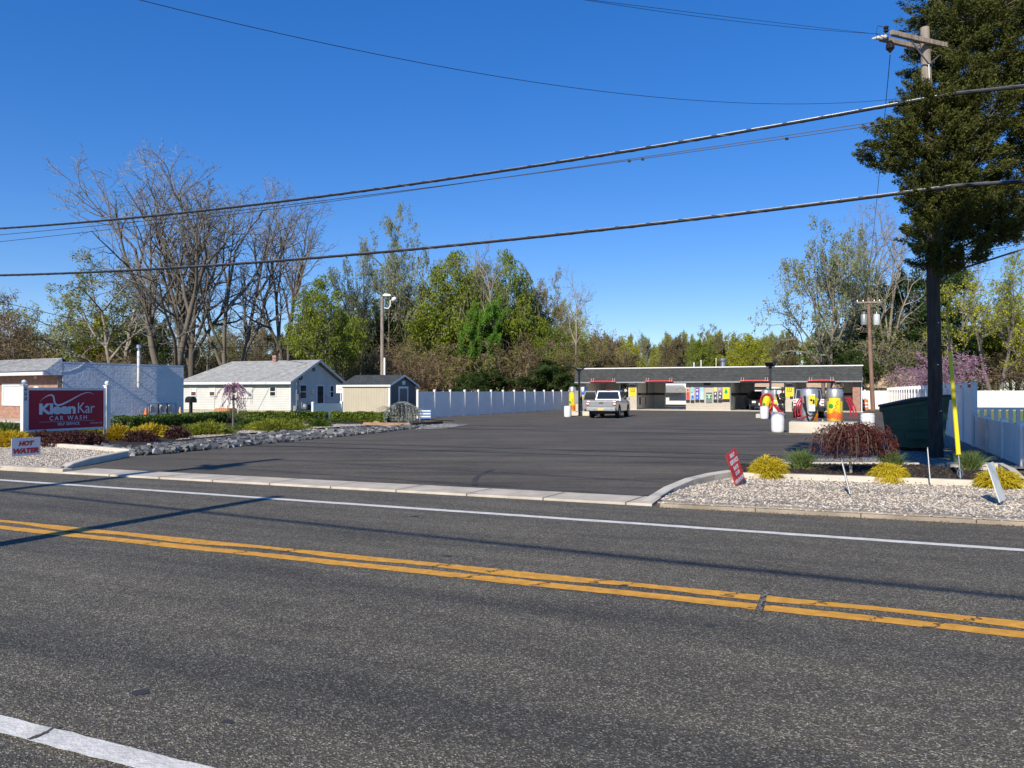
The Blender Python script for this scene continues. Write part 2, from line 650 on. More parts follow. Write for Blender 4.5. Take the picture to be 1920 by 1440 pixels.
def pts_in_poly(poly, n, rng):
    poly = np.array([(p[0], p[1]) for p in poly])
    lo, hi = poly.min(0), poly.max(0)
    out = []
    tot = 0
    while tot < n:
        q = rng.uniform(lo, hi, (n * 2, 2))
        x, y = q[:, 0], q[:, 1]
        ins = np.zeros(len(q), bool)
        j = len(poly) - 1
        for i in range(len(poly)):
            xi, yi = poly[i]; xj, yj = poly[j]
            c = ((yi > y) != (yj > y)) & (x < (xj - xi) * (y - yi) / (yj - yi + 1e-12) + xi)
            ins ^= c; j = i
        out.append(q[ins]); tot += ins.sum()
    return np.concatenate(out)[:n]
# ------------------------------------------------------------------ palette
m_road = asphalt_mat('road asphalt', (0.110, 0.098, 0.075), 5.0, road=True)
m_shoulder = asphalt_mat('shoulder asphalt', (0.072, 0.062, 0.058), 4.5)
m_lot = asphalt_mat('lot asphalt', (0.116, 0.100, 0.076), 2.2)
m_yellow = plain('yellow road paint', (0.66, 0.32, 0.035), 0.7, var=0.22, scale=9, bumpy=0.4)
m_white = plain('white road paint', (0.68, 0.66, 0.60), 0.7, var=0.18, scale=7, bumpy=0.4)
m_conc = plain('kerb concrete', (0.50, 0.44, 0.35), 0.9, var=0.2, scale=2.5, bumpy=0.3)
m_conc_old = plain('stained kerb concrete', (0.30, 0.25, 0.19), 0.9, var=0.3, scale=2.0, bumpy=0.4)
m_conc_lt = plain('pale concrete', (0.58, 0.53, 0.44), 0.9, var=0.12, scale=2.0, bumpy=0.3)
m_joint = plain('dark joint', (0.08, 0.07, 0.06), 0.95)
m_lawn = ground_mat('lawn', [(0.25, (0.05, 0.075, 0.02)), (0.55, (0.09, 0.13, 0.03)), (0.8, (0.14, 0.16, 0.05))], 0.3, 14)
m_soil = ground_mat('leaf litter', [(0.25, (0.06, 0.05, 0.03)), (0.55, (0.11, 0.095, 0.05)), (0.8, (0.16, 0.15, 0.07))], 0.3, 10)
m_mulch = ground_mat('dark mulch', [(0.25, (0.012, 0.009, 0.007)), (0.55, (0.035, 0.026, 0.02)), (0.72, (0.09, 0.068, 0.05))], 6, 55, 0.05, 1.0)
m_gbase = ground_mat('gravel base', [(0.2, (0.16, 0.13, 0.10)), (0.5, (0.36, 0.31, 0.25)), (0.75, (0.6, 0.55, 0.47))], 30, 60, 0.03, 1.0)
m_grey_gr = ground_mat('grey stone chips', [(0.2, (0.08, 0.08, 0.08)), (0.5, (0.20, 0.20, 0.20)), (0.75, (0.42, 0.41, 0.40))], 16, 45, 0.03, 1.0)
m_pebble = stone_mat('river pebbles', [(0.28, 0.21, 0.15), (0.52, 0.44, 0.34), (0.70, 0.63, 0.53), (0.58, 0.48, 0.36), (0.80, 0.75, 0.67), (0.46, 0.40, 0.33), (0.66, 0.60, 0.52)], 0.8, 30)
m_rock = stone_mat('trap rock', [(0.035, 0.04, 0.045), (0.10, 0.105, 0.11), (0.13, 0.13, 0.13), (0.05, 0.055, 0.06), (0.20, 0.20, 0.19), (0.08, 0.085, 0.09), (0.13, 0.13, 0.13), (0.48, 0.46, 0.43)], 0.75, 9, obj_random=True)

TH = R(-23.0)                              # the road runs 23 degrees off the picture plane
RU = Vector((math.cos(TH), math.sin(TH), 0)); RV = Vector((-math.sin(TH), math.cos(TH), 0))


def struct(name, mb, mats, **kw):
    return tag(mb.build(name, mats, **kw), kind='structure')


def sheet(name, pts, z, mat, **kw):
    return struct(name, MB().poly([(p[0], p[1], z) for p in pts]), mat)


# the ground reaches the horizon
struct('ground', MB().poly([(-900, -300, -0.03), (900, -300, -0.03), (900, 1500, -0.03), (-900, 1500, -0.03)]), m_soil)
# road in its own frame: x along, y across
mb = MB()
mb.poly([(-160, 2.3, 0), (160, 2.3, 0), (160, 11.9, 0), (-160, 11.9, 0)])
road = struct('road', mb, m_road, rz=TH)
mb = MB().poly([(-160, -1.6, -0.004), (160, -1.6, -0.004), (160, 2.52, -0.004), (-160, 2.52, -0.004)])
struct('road_shoulder', mb, m_shoulder, rz=TH)
mb = MB().poly([(-160, -40, -0.012), (160, -40, -0.012), (160, -1.5, -0.012), (-160, -1.5, -0.012)])
struct('verge', mb, m_lawn, rz=TH)


def stripe(name, y, w, mat, wav, cracks, x0=-120.0, x1=90.0, step=0.12, z=0.004, wav_low=None):
    """painted line with rubbed, wandering edges and cracks across it"""
    xs = np.arange(x0, x1, step)
    rng = np.random.default_rng(int(y * 100) + 3)
    n = len(xs)
    e1 = rng.normal(0, 0.004, n) + wav * 0.5 * (np.sin(xs * 2.6 + 1) * np.sin(xs * 0.55) + 0.5 * np.sin(xs * 6.1))
    e0 = rng.normal(0, 0.004, n) + (wav if wav_low is None else wav_low) * (np.sin(xs * 3.1 + y) * 0.8 + 0.5 * np.sin(xs * 1.3 + 2))
    mb = MB()
    for i in range(n - 1):
        if any(abs(xs[i] - c) < step * 0.5 for c in cracks):
            continue
        mb.poly([(xs[i], y - w / 2 + e0[i], z), (xs[i + 1], y - w / 2 + e0[i + 1], z), (xs[i + 1], y + w / 2 + e1[i + 1], z), (xs[i], y + w / 2 + e1[i], z)])
    # hairline cracks: slanting gaps are left by splitting the strip at the crack
    return struct(name, mb, mat, rz=TH)


def uv_of(px, py):
    p = G(px, py); return p.dot(RU), p.dot(RV)


ck = [uv_of(1425, 1122)[0]]
stripe('yellow_line', 6.62, 0.17, m_yellow, 0.012, ck, wav_low=0.045, step=0.05)
stripe('yellow_line', 6.335, 0.17, m_yellow, 0.010, [ck[0] - 0.02], wav_low=0.010, step=0.06)
stripe('edge_line', 9.70, 0.15, m_white, 0.003, [], step=0.2)
stripe('edge_line', 2.60, 0.135, m_white, 0.004, [], step=0.1, z=0.008)
# thin dark cracks across the paint and the lane
mb = MB()
rng = np.random.default_rng(5)


def crack(u0, v0, u1, v1, w, z=0.012, n=9, amp=0.03):
    ps = [(u0 + (u1 - u0) * i / n + rng.normal(0, amp), v0 + (v1 - v0) * i / n + rng.normal(0, amp * 0.4)) for i in range(n + 1)]
    for a, b in zip(ps[:-1], ps[1:]):
        d = Vector((b[0] - a[0], b[1] - a[1])); s = Vector((-d.y, d.x)).normalized() * w * rng.uniform(0.3, 1.0) / 2
        mb.poly([(a[0] - s.x, a[1] - s.y, z), (b[0] - s.x, b[1] - s.y, z), (b[0] + s.x, b[1] + s.y, z), (a[0] + s.x, a[1] + s.y, z)])


for px, py in ((640, 1006), (890, 1034), (980, 1042), (1200, 1078), (1120, 1092), (1375, 1118), (1535, 1132), (1835, 1175), (500, 988)):
    u, v = uv_of(px, py)
    crack(u - 0.07, 6.53, u + 0.07, 6.71, 0.016)
for px in (250, 420, 860, 1000, 1420, 1640, 1760):
    u, v = uv_of(px, 1000 + px * 0.107); crack(u - 0.05, 6.25, u + 0.05, 6.42, 0.014)
ua, ub = uv_of(64, 1385), uv_of(107, 1366); crack(ua[0], 2.52, ub[0], 2.68, 0.028, 0.013, 6, 0.012)
struct('road_crack', mb, m_joint, rz=TH)

# oil spots on the lane
mb = MB(); rng = np.random.default_rng(8)
for px, py, r_ in ((265, 1296, .05), (428, 1351, .035), (1330, 1172, .05), (840, 1042, .05), (778, 968, .06)):
    c = G(px, py); k = 11
    mb.poly([(c.x + r_ * rng.uniform(.5, 1.2) * math.cos(6.283 * j / k) * 1.3, c.y + r_ * rng.uniform(.5, 1.2) * math.sin(6.283 * j / k), 0.003) for j in range(k)])
struct('oil_stain', mb, plain('oil stain', (0.042, 0.040, 0.038), 0.7))
# pale filler in the joint across the double line, then a few sealed hairline cracks
mb = MB(); rng = np.random.default_rng(9)
ua, ub = uv_of(1437, 1108), uv_of(1423, 1146)
crack(ua[0], ua[1], ub[0], ub[1], 0.035, 0.011, 14, 0.012)
struct('joint_filler', mb, plain('pale filler', (0.17, 0.165, 0.155), 0.9, var=0.4, scale=30), rz=TH)
mb = MB()
for (x0, y0, x1, y1, w_) in ((1437, 1108, 1470, 1050, .010), (1423, 1146, 1380, 1200, .008)):
    ua, ub = uv_of(x0, y0), uv_of(x1, y1); crack(ua[0], ua[1], ub[0], ub[1], w_, 0.006, 16, 0.05)
struct('road_crack', mb, m_joint, rz=TH)

# car park
LOT = [G(70, 880), G(1225, 941), G(1385, 900), (5.0, 17.2), (9.2, 17.4), (11.1, 17.0), (17, 30), (34.2, 70.0), (38, 84), (4, 88), (-6.2, 47.0), (-3.2, 43.5), (-3.8, 38.0), (-8.5, 36), (-12.5, 26), (-10.6, 20.6)]
sheet('car_park', [(p[0], p[1]) for p in LOT], 0.012, m_lot)
sheet('stone_chip_ground', [(5.6, 17.0), (9.1, 17.2), (11.4, 16.5), (18.0, 31.0), (14.0, 31.0), (10.3, 21.2), (8.6, 19.2), (6.0, 18.6)], 0.02, m_grey_gr)
sheet('stone_chip_ground', [(27, 60), (33.2, 69.5), (30.0, 69.6), (25.5, 56)], 0.02, m_grey_gr)
p0 = [G(780, 806), G(800, 797), G(830, 795), G(880, 797), G(835, 805)]
sheet('stone_chip_ground', p0, 0.03, m_grey_gr)

# depressed kerb along the drive mouth
K0, K1 = G(0, 881), G(1222, 949)
kd = (K1 - K0).normalized(); kn = Vector((-kd.y, kd.x, 0))


def kerb(name, path, w, h, mat, h2=None, z0=-0.02, slope=0.015, seed=1):
    """kerb stones along a path; the path is the front edge, the stone lies to its left"""
    path = [Vector((p[0], p[1], 0)) for p in path]
    hs = h if isinstance(h, (list, tuple)) else [h] * len(path)
    vs, fs = [], []
    for i, p in enumerate(path):
        t = (path[min(i + 1, len(path) - 1)] - path[max(i - 1, 0)]).normalized()
        nrm = Vector((-t.y, t.x, 0))
        hh = hs[i]
        for q, z in ((0, z0), (0, max(z0 + 0.005, hh - slope)), (min(slope * 1.2, w * 0.3), hh), (w, hh + (h2 or 0)), (w, z0)):
            vs.append(p + nrm * q + Vector((0, 0, z)))
    n = 5
    for i in range(len(path) - 1):
        for j in range(n):
            fs.append((i * n + j, (i + 1) * n + j, (i + 1) * n + (j + 1) % n, i * n + (j + 1) % n))
    fs.append((0, 1, 2, 3, 4)); fs.append(tuple(range((len(path) - 1) * n, len(path) * n))[::-1])
    return struct(name, MB().add(vs, fs), mat)


def along(a, b, n):
    return [a.lerp(b, i / n) for i in range(n + 1)]


kerb('kerb', along(K0.lerp(K1, 0.0) - kd * 30, G(118, 888), 12), 0.22, 0.09, m_conc)
kerb('dropped_kerb', along(G(118, 888), G(1222, 949), 30), 0.75, 0.035, m_conc, h2=0.006)
KR1 = G(1920, 987)
kr = (KR1 - G(1232, 951)).normalized()
kerb('kerb', along(G(1232, 950.5), G(1232, 950.5) + kr * 30, 30), 0.24, 0.075, m_conc_old, slope=0.03)
# joints in the dropped kerb
mb = MB()
for i in range(1, 10):
    p = G(118, 888).lerp(G(1222, 949), i / 9.3)
    a, b = p - kn * 0.003, p + kn * 0.74
    s = kd * 0.008
    off = kd * 0.12
    mb.poly([a - s + Vector((0, 0, .043)), a + s + Vector((0, 0, .043)), b + off + s + Vector((0, 0, .046)), b + off - s + Vector((0, 0, .046))])
    mb.poly([a - s - kn * .004 + Vector((0, 0, .0)), a + s - kn * .004 + Vector((0, 0, .0)), a + s - kn * .004 + Vector((0, 0, .04)), a - s - kn * .004 + Vector((0, 0, .04))])
for i in range(6):
    p = G(1232, 950.5) + kr * (0.02 + i * 1.35)
    kq = Vector((-kr.y, kr.x, 0)); s = kr * (0.022 if i == 0 else 0.008)
    mb.poly([p - s - kq * .004, p + s - kq * .004, p + s - kq * .004 + Vector((0, 0, .06)), p - s - kq * .004 + Vector((0, 0, .06))])
    mb.poly([p - s + kq * .03 + Vector((0, 0, .079)), p + s + kq * .03 + Vector((0, 0, .079)), p + s + kq * .23 + Vector((0, 0, .079)), p - s + kq * .23 + Vector((0, 0, .079))])
struct('kerb_joint', mb, m_joint)

# right island: gravel strip, border kerb, mulch bed
A = [G(1222, 944), G(1262, 925), G(1300, 913.5), G(1340, 904), G(1378, 897.5)]
BR = [G(1378, 897.5, 0.05), G(1500, 901, 0.05), G(1700, 908, 0.05), G(1920, 917, 0.05), G(2150, 927, 0.05)]
kerb('island_kerb', A, 0.16, [0.04, 0.10, 0.15, 0.16, 0.16], m_conc_lt)
kerb('island_kerb', BR, 0.16, 0.16, m_conc_lt, z0=-0.02)
gr = [G(1235, 945), G(1268, 927), G(1305, 915), G(1380, 899), *[Vector((p.x, p.y, 0)) for p in BR[1:]], G(1232, 950.5) + kr * 9, G(1232, 950.5) + kr * 0.1]
gravel_r = [(p.x, p.y) for p in gr]
sheet('gravel_strip', gravel_r, 0.06, m_gbase)
mul = [(p.x, p.y) for p in BR] + [(9.9, 14.6), (9.4, 15.9), (8.9, 16.85), (7.0, 17.0), (4.9, 16.9), (4.4, 15.6)]
sheet('mulch_bed', mul, 0.09, m_mulch)
kerb('island_kerb', [G(1920, 908), G(1905, 893), G(1880, 881), (9.55, 16.9)], 0.15, 0.15, m_conc_lt)
kerb('island_kerb', [(8.9, 16.9), (8.0, 17.0), (7.0, 17.05), (5.6, 17.0)], 0.10, 0.13, m_conc_lt)

# left island
LI = [G(112, 880), G(132, 868.5), G(165, 864), G(243, 853)]
kerb('island_kerb', [Vector((p.x, p.y, 0)) for p in [G(120, 882), G(140, 877.5), G(170, 872), G(242, 857.5)]], 0.17, [0.03, 0.11, 0.16, 0.17], m_conc_lt)
kerb('island_kerb', [G(242, 855), G(160, 847), G(75, 841), G(-60, 832)][::-1], 0.17, 0.17, m_conc_lt)
gl = [G(-80, 880), G(112, 884), G(150, 868), G(240, 854), G(75, 841), G(-80, 831)]
gravel_l = [(p.x, p.y) for p in gl]
sheet('gravel_strip', gravel_l, 0.07, m_gbase)
mulL = [G(-140, 838), G(75, 842), G(238, 851), G(300, 834), G(390, 826), G(480, 814), G(560, 806), G(700, 800), G(790, 797), (-5.0, 43.5), (-6.5, 42.5), (-14.6, 43), (-19, 33.5), (-24, 28)]
sheet('mulch_bed', [(p[0], p[1]) for p in mulL], 0.05, m_mulch)
pw = [G(330, 829), G(460, 816), G(560, 807), G(690, 800.5), G(690, 798), G(580, 798), G(540, 803), G(430, 813), G(340, 824)]
sheet('gravel_path', [(p.x, p.y) for p in pw], 0.07, m_gbase)
# lawn behind the hedges and behind the right hand fence, yard of the brick shop
sheet('lawn', [(-19.5, 34), (-15.2, 43.5), (-5.9, 48.0), (-9.5, 52), (-14, 57), (-30, 62), (-34, 50), (-22, 40)], 0.012, m_lawn)
sheet('shop_forecourt', [(-18.5, 33), (-20.2, 46), (-24.4, 41.3), (-34, 47.2), (-45, 38), (-26, 27)], 0.02, m_shoulder)
mb = MB().b2(-9.5, 0.1, -1.6, -0.05, 0, 0.12)
struct('pavement', mb, m_conc, loc=(-24.5, 41.5, 0.0), rz=R(-31))
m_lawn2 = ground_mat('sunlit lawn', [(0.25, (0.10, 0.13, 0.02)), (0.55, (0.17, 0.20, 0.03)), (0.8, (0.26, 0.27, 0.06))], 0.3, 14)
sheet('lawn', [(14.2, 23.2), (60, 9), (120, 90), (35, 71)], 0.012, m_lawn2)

# a curved tyre mark by the drive mouth
mb = MB(); pts = [G(x, y) for x, y in ((890, 912), (889, 905), (892, 898), (900, 892), (912, 886), (926, 881))]
for a, b in zip(pts[:-1], pts[1:]):
    s = Vector((-(b - a).y, (b - a).x, 0)).normalized() * 0.05
    mb.poly([a - s + Vector((0, 0, .017)), b - s + Vector((0, 0, .017)), b + s + Vector((0, 0, .017)), a + s + Vector((0, 0, .017))])
struct('tyre_mark', mb, plain('rubber mark', (0.045, 0.042, 0.040), 0.9, var=0.3))
# loose stones
rng = np.random.default_rng(11)
peb = hull_rocks(7, 1.0, rng, 0.6, 9)


def pebbles(name, poly, n, z, s0, s1, mat):
    q = pts_in_poly(poly, n, rng)
    P = np.concatenate([q, np.full((n, 1), z)], 1)
    P[:, 2] += rng.uniform(-0.006, 0.012, n)
    V, F = scatter_stones(peb, P, rng.uniform(s0, s1, n), rng)
    return tag(link(name, np_mesh(name, V, F, mat)), kind='stuff')


vis = [p for p in gravel_r if p[0] < 11]
pebbles('gravel', gravel_r, 15000, 0.064, 0.025, 0.062, m_pebble)
pebbles('gravel', gravel_l, 9000, 0.074, 0.03, 0.07, m_pebble)
pebbles('path_gravel', [(p.x, p.y) for p in pw], 2500, 0.075, 0.03, 0.07, m_pebble)
m_chip = stone_mat('grey chips', [(0.10, 0.10, 0.10), (0.22, 0.22, 0.22), (0.33, 0.32, 0.31), (0.16, 0.16, 0.17), (0.45, 0.44, 0.42)], 0.85, 20)
pebbles('stone_chips', [(5.6, 17.1), (9.1, 17.3), (11.3, 16.7), (13.5, 21.0), (10.8, 20.5), (8.6, 19.2), (6.0, 18.6)], 5000, 0.022, 0.025, 0.06, m_chip)
pebbles('stone_chips', [(p.x, p.y) for p in p0], 2200, 0.035, 0.04, 0.10, m_chip)
m_grit = stone_mat('gutter grit', [(0.10, 0.075, 0.05), (0.20, 0.15, 0.10), (0.30, 0.24, 0.17), (0.07, 0.055, 0.04)], 0.95, 20)
kq_ = Vector((-kr.y, kr.x, 0)); g0 = G(1232, 950.5)
pebbles('gutter_grit', [tuple((g0 - kq_ * 0.16)[:2]), tuple((g0 + kr * 9 - kq_ * 0.16)[:2]), tuple((g0 + kr * 9)[:2]), tuple(g0[:2])], 1500, 0.006, 0.006, 0.03, m_grit)
m_bark = stone_mat('mulch bits', [(0.012, 0.009, 0.007), (0.03, 0.022, 0.016), (0.055, 0.04, 0.028), (0.02, 0.015, 0.012), (0.12, 0.09, 0.06)], 0.95, 20)
pebbles('mulch', mul, 6000, 0.092, 0.03, 0.09, m_bark)

# rock border: the nearest stones are single objects, the rest one mass
edge_low = [G(246, 856), G(300, 853.5), G(380, 845), G(500, 833), G(600, 823), G(700, 813), G(760, 806), G(800, 800)]
edge_up = [G(222, 849), G(290, 842), G(356, 832), G(486, 817), G(560, 811), G(640, 807), G(720, 803.5), G(770, 801)]
rock_poly = [(p.x, p.y) for p in edge_low] + [(p.x, p.y) for p in edge_up[::-1]]
rng = np.random.default_rng(21)
q = pts_in_poly(rock_poly, 4600, rng)
q2 = pts_in_poly([(p.x, p.y) for p in (G(222, 846), G(246, 856), G(330, 851), G(330, 832))], 260, rng)
q3 = pts_in_poly([(p.x, p.y) for p in (G(120, 842), G(236, 851), G(228, 842), G(140, 836))], 200, rng)
q = np.concatenate([q, q2, q3])
q = q[np.argsort(q[:, 1] + 0.2 * np.abs(q[:, 0] + 8))]
rk = block_rocks(10, rng)
rk_me = [np_mesh('border_rock', V, F, m_rock) for V, F in rk]
sizes = rng.choice([0.10, 0.14, 0.19, 0.27], len(q), p=[0.35, 0.35, 0.2, 0.1]) * rng.uniform(0.85, 1.2, len(q))
for i in range(300):
    me = rk_me[rng.integers(0, len(rk_me))]
    o = link('border_rock', me, None, (q[i, 0], q[i, 1], 0.05 + rng.uniform(-0.02, 0.05)))
    o.rotation_euler = (rng.normal(0, 0.6), rng.normal(0, 0.6), rng.uniform(0, 6.28))
    o.scale = (sizes[i],) * 3
    tag(o, 'fist to head sized angular grey stone in the loose rock border beside the drive', 'rock', 'loose stones of the grey rock border')
P = np.concatenate([q[300:], rng.uniform(0.0, 0.075, (len(q) - 300, 1))], 1)
V, F = scatter_stones(rk, P, sizes[300:], rng)
tag(link('border_rocks', np_mesh('border_rocks', V, F, m_rock)), 'bed of grey broken rocks running back along the drive', 'rocks', kind='stuff')
# timbers edging the far end of the bed
for (a, b, colr, lab) in ((G(682, 799), G(770, 800), (0.36, 0.22, 0.13), 'weathered orange brown garden timber along the rock border'), (G(770, 800), G(828, 796), (0.05, 0.035, 0.03), 'dark brown garden timber beyond the weeping blue conifer')):
    mb = MB(); d = (b - a); mb.box((0, 0, 0.09), (d.length, 0.18, 0.18))
    o = mb.build('garden_timber', plain('timber ' + lab[:8], colr, 0.9, var=0.3, bumpy=0.5), loc=(a + b) / 2, rz=math.atan2(d.y, d.x), bev=0.015)
    tag(o, lab, 'timber')
mb = MB().ball((0, 0, 0.11), 0.2, 8, sz=0.6)
tag(mb.build('boulder', plain('sandstone', (0.42, 0.28, 0.17), 0.9, var=0.3, bumpy=0.5), smooth=True, loc=G(706, 798)), 'small rounded tan boulder on the timber before the hedge', 'rock')
# ------------------------------------------------------------------ buildings
m_wht = plain('white vinyl', (0.85, 0.81, 0.75), 0.45, var=0.05, scale=1.5)
m_trim = plain('white trim', (0.72, 0.72, 0.70), 0.5, var=0.08, scale=3)
m_glass = glass_mat('window glass')
m_blind = plain('window blind', (0.62, 0.66, 0.60), 0.7, var=0.06)
m_black = plain('black plastic', (0.012, 0.012, 0.013), 0.5)
m_dkmetal = plain('dark bronze metal', (0.02, 0.022, 0.025), 0.4, metal=0.3)
m_grey_metal = plain('grey painted metal', (0.30, 0.31, 0.32), 0.5, metal=0.3)
m_steel = plain('stainless steel', (0.46, 0.45, 0.43), 0.4, metal=0.6, var=0.08)
m_galv = plain('galvanised steel', (0.50, 0.52, 0.54), 0.35, metal=0.9, var=0.15)
m_redp = plain('red paint', (0.45, 0.012, 0.015), 0.4, var=0.1)
m_brick = brick_mat('red brick', (0.33, 0.12, 0.07), (0.46, 0.21, 0.13), (0.42, 0.36, 0.30), msize=0.010)
m_block = brick_mat('painted block', (0.52, 0.46, 0.37), (0.55, 0.49, 0.40), (0.40, 0.35, 0.28), bw=0.40, bh=0.20, msize=0.008, strength=0.3, var=0.08)
m_shing_lt = brick_mat('light shingles', (0.30, 0.30, 0.285), (0.41, 0.41, 0.39), (0.22, 0.22, 0.21), bw=0.30, bh=0.075, msize=0.004, zmul=1.0, strength=0.5)
m_shing_gr = brick_mat('grey shingles', (0.24, 0.24, 0.235), (0.33, 0.33, 0.32), (0.16, 0.16, 0.155), bw=0.33, bh=0.09, msize=0.006, strength=0.5)
m_shing_dk = brick_mat('charcoal shingles', (0.048, 0.052, 0.052), (0.068, 0.072, 0.072), (0.028, 0.03, 0.03), bw=0.34, bh=0.13, msize=0.012, strength=0.6, var=0.35)
m_stucco_m, nt, b, _ = new_mat('blue painted block')
co = coords(nt)
v, s, _c = wallvec(nt)
f = noise(nt, co, 1.2, 6, 0.6)
r = ramp(nt, f, [(0.3, (0.54, 0.57, 0.63)), (0.7, (0.65, 0.68, 0.74))])
L(nt, r.outputs[0], b.inputs['Base Color']); b.inputs['Roughness'].default_value = 0.85
br = N(nt, 'ShaderNodeTexBrick'); br.inputs['Scale'].default_value = 1; br.inputs['Brick Width'].default_value = 0.4; br.inputs['Row Height'].default_value = 0.2
br.inputs['Mortar Size'].default_value = 0.02; br.inputs['Mortar Smooth'].default_value = 1.0
L(nt, v, br.inputs['Vector'])
h1 = N(nt, 'ShaderNodeMath', operation='MULTIPLY_ADD'); L(nt, br.outputs['Fac'], h1.inputs[0]); h1.inputs[1].default_value = -0.5
L(nt, noise(nt, co, 4.5, 4, 0.55, 0.6), h1.inputs[2])
bump(nt, h1.outputs[0], 0.7, 0.03, b)
m_blue = m_stucco_m
m_side_w = siding_mat('white siding', (0.64, 0.63, 0.59), 0.13, 0.6)
m_side_b = siding_mat('shaded siding', (0.66, 0.62, 0.55), 0.13, 0.6)  # copy of the white siding, colour warmed against the gable's blue shade
m_panel_b = siding_mat('beige panel siding', (0.50, 0.44, 0.33), 0.2, 0.8, True)
m_panel_d = siding_mat('charcoal panel siding', (0.105, 0.10, 0.092), 0.2, 0.8, True)
m_stain = plain('block foundation', (0.42, 0.38, 0.30), 0.9, var=0.25)


def window(parent, cx, y, z0, z1, w, panes=2, frame=m_trim, glass=m_glass, fw=0.06, axis='x', lower=None):
    """double-hung window on the wall plane y (facing -y) or, axis 'y', on plane x=y facing +x"""
    h = z1 - z0
    f = MB()

    def bx(mb, a0, a1, d0, d1, c0, c1):
        if axis == 'x':
            mb.b2(a0, a1, y - d1, y - d0, c0, c1)
        else:
            mb.b2(y + d0, y + d1, a0, a1, c0, c1)
    bx(f, cx - w / 2, cx - w / 2 + fw, 0, 0.05, z0, z1); bx(f, cx + w / 2 - fw, cx + w / 2, 0, 0.05, z0, z1)
    bx(f, cx - w / 2 + fw, cx + w / 2 - fw, 0, 0.05, z1 - fw, z1); bx(f, cx - w / 2 + fw, cx + w / 2 - fw, 0, 0.06, z0, z0 + fw)
    if panes == 2:
        bx(f, cx - w / 2 + fw, cx + w / 2 - fw, 0, 0.04, z0 + h / 2 - 0.025, z0 + h / 2 + 0.025)
    fo = f.build('window', frame, parent)
    if panes == 2:
        g = MB(); bx(g, cx - w / 2 + fw, cx + w / 2 - fw, 0.004, 0.015, z0 + fw, z0 + h / 2 - 0.025); g.build('pane', lower or glass, fo)
        g = MB(); bx(g, cx - w / 2 + fw, cx + w / 2 - fw, 0.004, 0.015, z0 + h / 2 + 0.025, z1 - fw); g.build('pane', glass, fo)
    else:
        g = MB(); bx(g, cx - w / 2 + fw, cx + w / 2 - fw, 0.004, 0.015, z0 + fw, z1 - fw); g.build('pane', glass, fo)
    return fo


# --- brick shop with blue side wall
BS = thing('brick_shop', (-24.5, 41.5, 0), 'low brick shop with a grey shingled awning and a pale blue side wall', 'building', rz=R(-31))
MB().b2(-9.5, -0.02, 0.0, 0.25, 0, 3.0).build('front_wall', m_brick, BS)
mb = MB(); mb.b2(-9.5, 0.0, 0.25, 7.7, 0, 3.22); mb.b2(-0.32, 0.008, 0.24, 7.72, 3.22, 3.27)
mb.build('side_wall', m_blue, BS)
mb = MB().b2(-9.5, 0.0, 0.26, 7.6, 3.27, 3.30)
mb.build('roof', m_grey_metal, BS)
# awning: sloping shingles over the front
mb = MB()
mb.poly([(-9.5, -0.75, 2.72), (-0.004, -0.75, 2.72), (-0.004, 0.22, 3.5), (-9.5, 0.22, 3.5)])
mb.poly([(-9.5, 0.22, 3.5), (-0.004, 0.22, 3.5), (-0.004, 0.5, 3.3), (-9.5, 0.5, 3.3)])
aw = mb.build('awning_roof', m_shing_gr, BS)
mb = MB(); mb.b2(-9.5, 0.0, -0.80, -0.752, 2.55, 2.72)
mb.prism([(-0.75, 2.56), (0.22, 2.56), (0.22, 3.49), (-0.75, 2.71)], -0.002, 0.008, 'x', 1)
mb.b2(-9.5, -0.01, -0.75, 0.2, 2.55, 2.57)
mb.build('fascia', [m_trim, m_blue], aw)
window(BS, -4.4, 0.0, 0.86, 2.12, 2.75, panes=1, glass=m_blind, fw=0.16)
mb = MB(); mb.lathe((0, 0), [(0.36, 0), (0.36, 0.05)], 24)
mb.xf(Matrix.Translation((-2.15, 0.0, 1.62)) @ Matrix.Rotation(R(90), 4, 'X'))
mb.build('wall_plaque', m_trim, BS)
mb = MB().ball((-1.95, -0.15, 2.45), 0.07, 8); mb.build('soffit_lamp', m_trim, BS, smooth=True)
# loose cable on the blue wall
mb = MB().tube([(0.012, 0.1, 2.75), (0.012, 0.6, 2.8), (0.012, 1.1, 3.0), (0.012, 1.35, 3.2), (0.035, 1.4, 3.3)], 0.010, 5)
mb.build('cable', m_trim, BS)
# flue pipe
FP = thing('flue_pipe', (0, 0, 0), 'tall white flue pipe on brackets against the pale blue side wall', 'pipe')
FP.location = Vector((-24.5, 41.5, 0)) + Matrix.Rotation(R(-31), 3, 'Z') @ Vector((0.19, 4.55, 0)); FP.rotation_euler.z = R(-31)
MB().lathe((0, 0), [(0.02, 1.86), (0.09, 1.98), (0.09, 4.05)], 16).build('pipe', m_trim, FP, smooth=True)
mb = MB(); mb.lathe((0, 0), [(0.06, 4.05), (0.06, 4.22)], 14); mb.lathe((0, 0), [(0.13, 4.22), (0.13, 4.4), (0.10, 4.43)], 16)
mb.build('cap', m_galv, FP, smooth=True)
mb = MB()
for z in (2.2, 3.1, 3.68): mb.lathe((0, 0), [(0.1, z), (0.1, z + 0.04)], 16); mb.b2(-0.19, -0.08, -0.02, 0.02, z, z + 0.04)
mb.build('bracket', m_galv, FP)
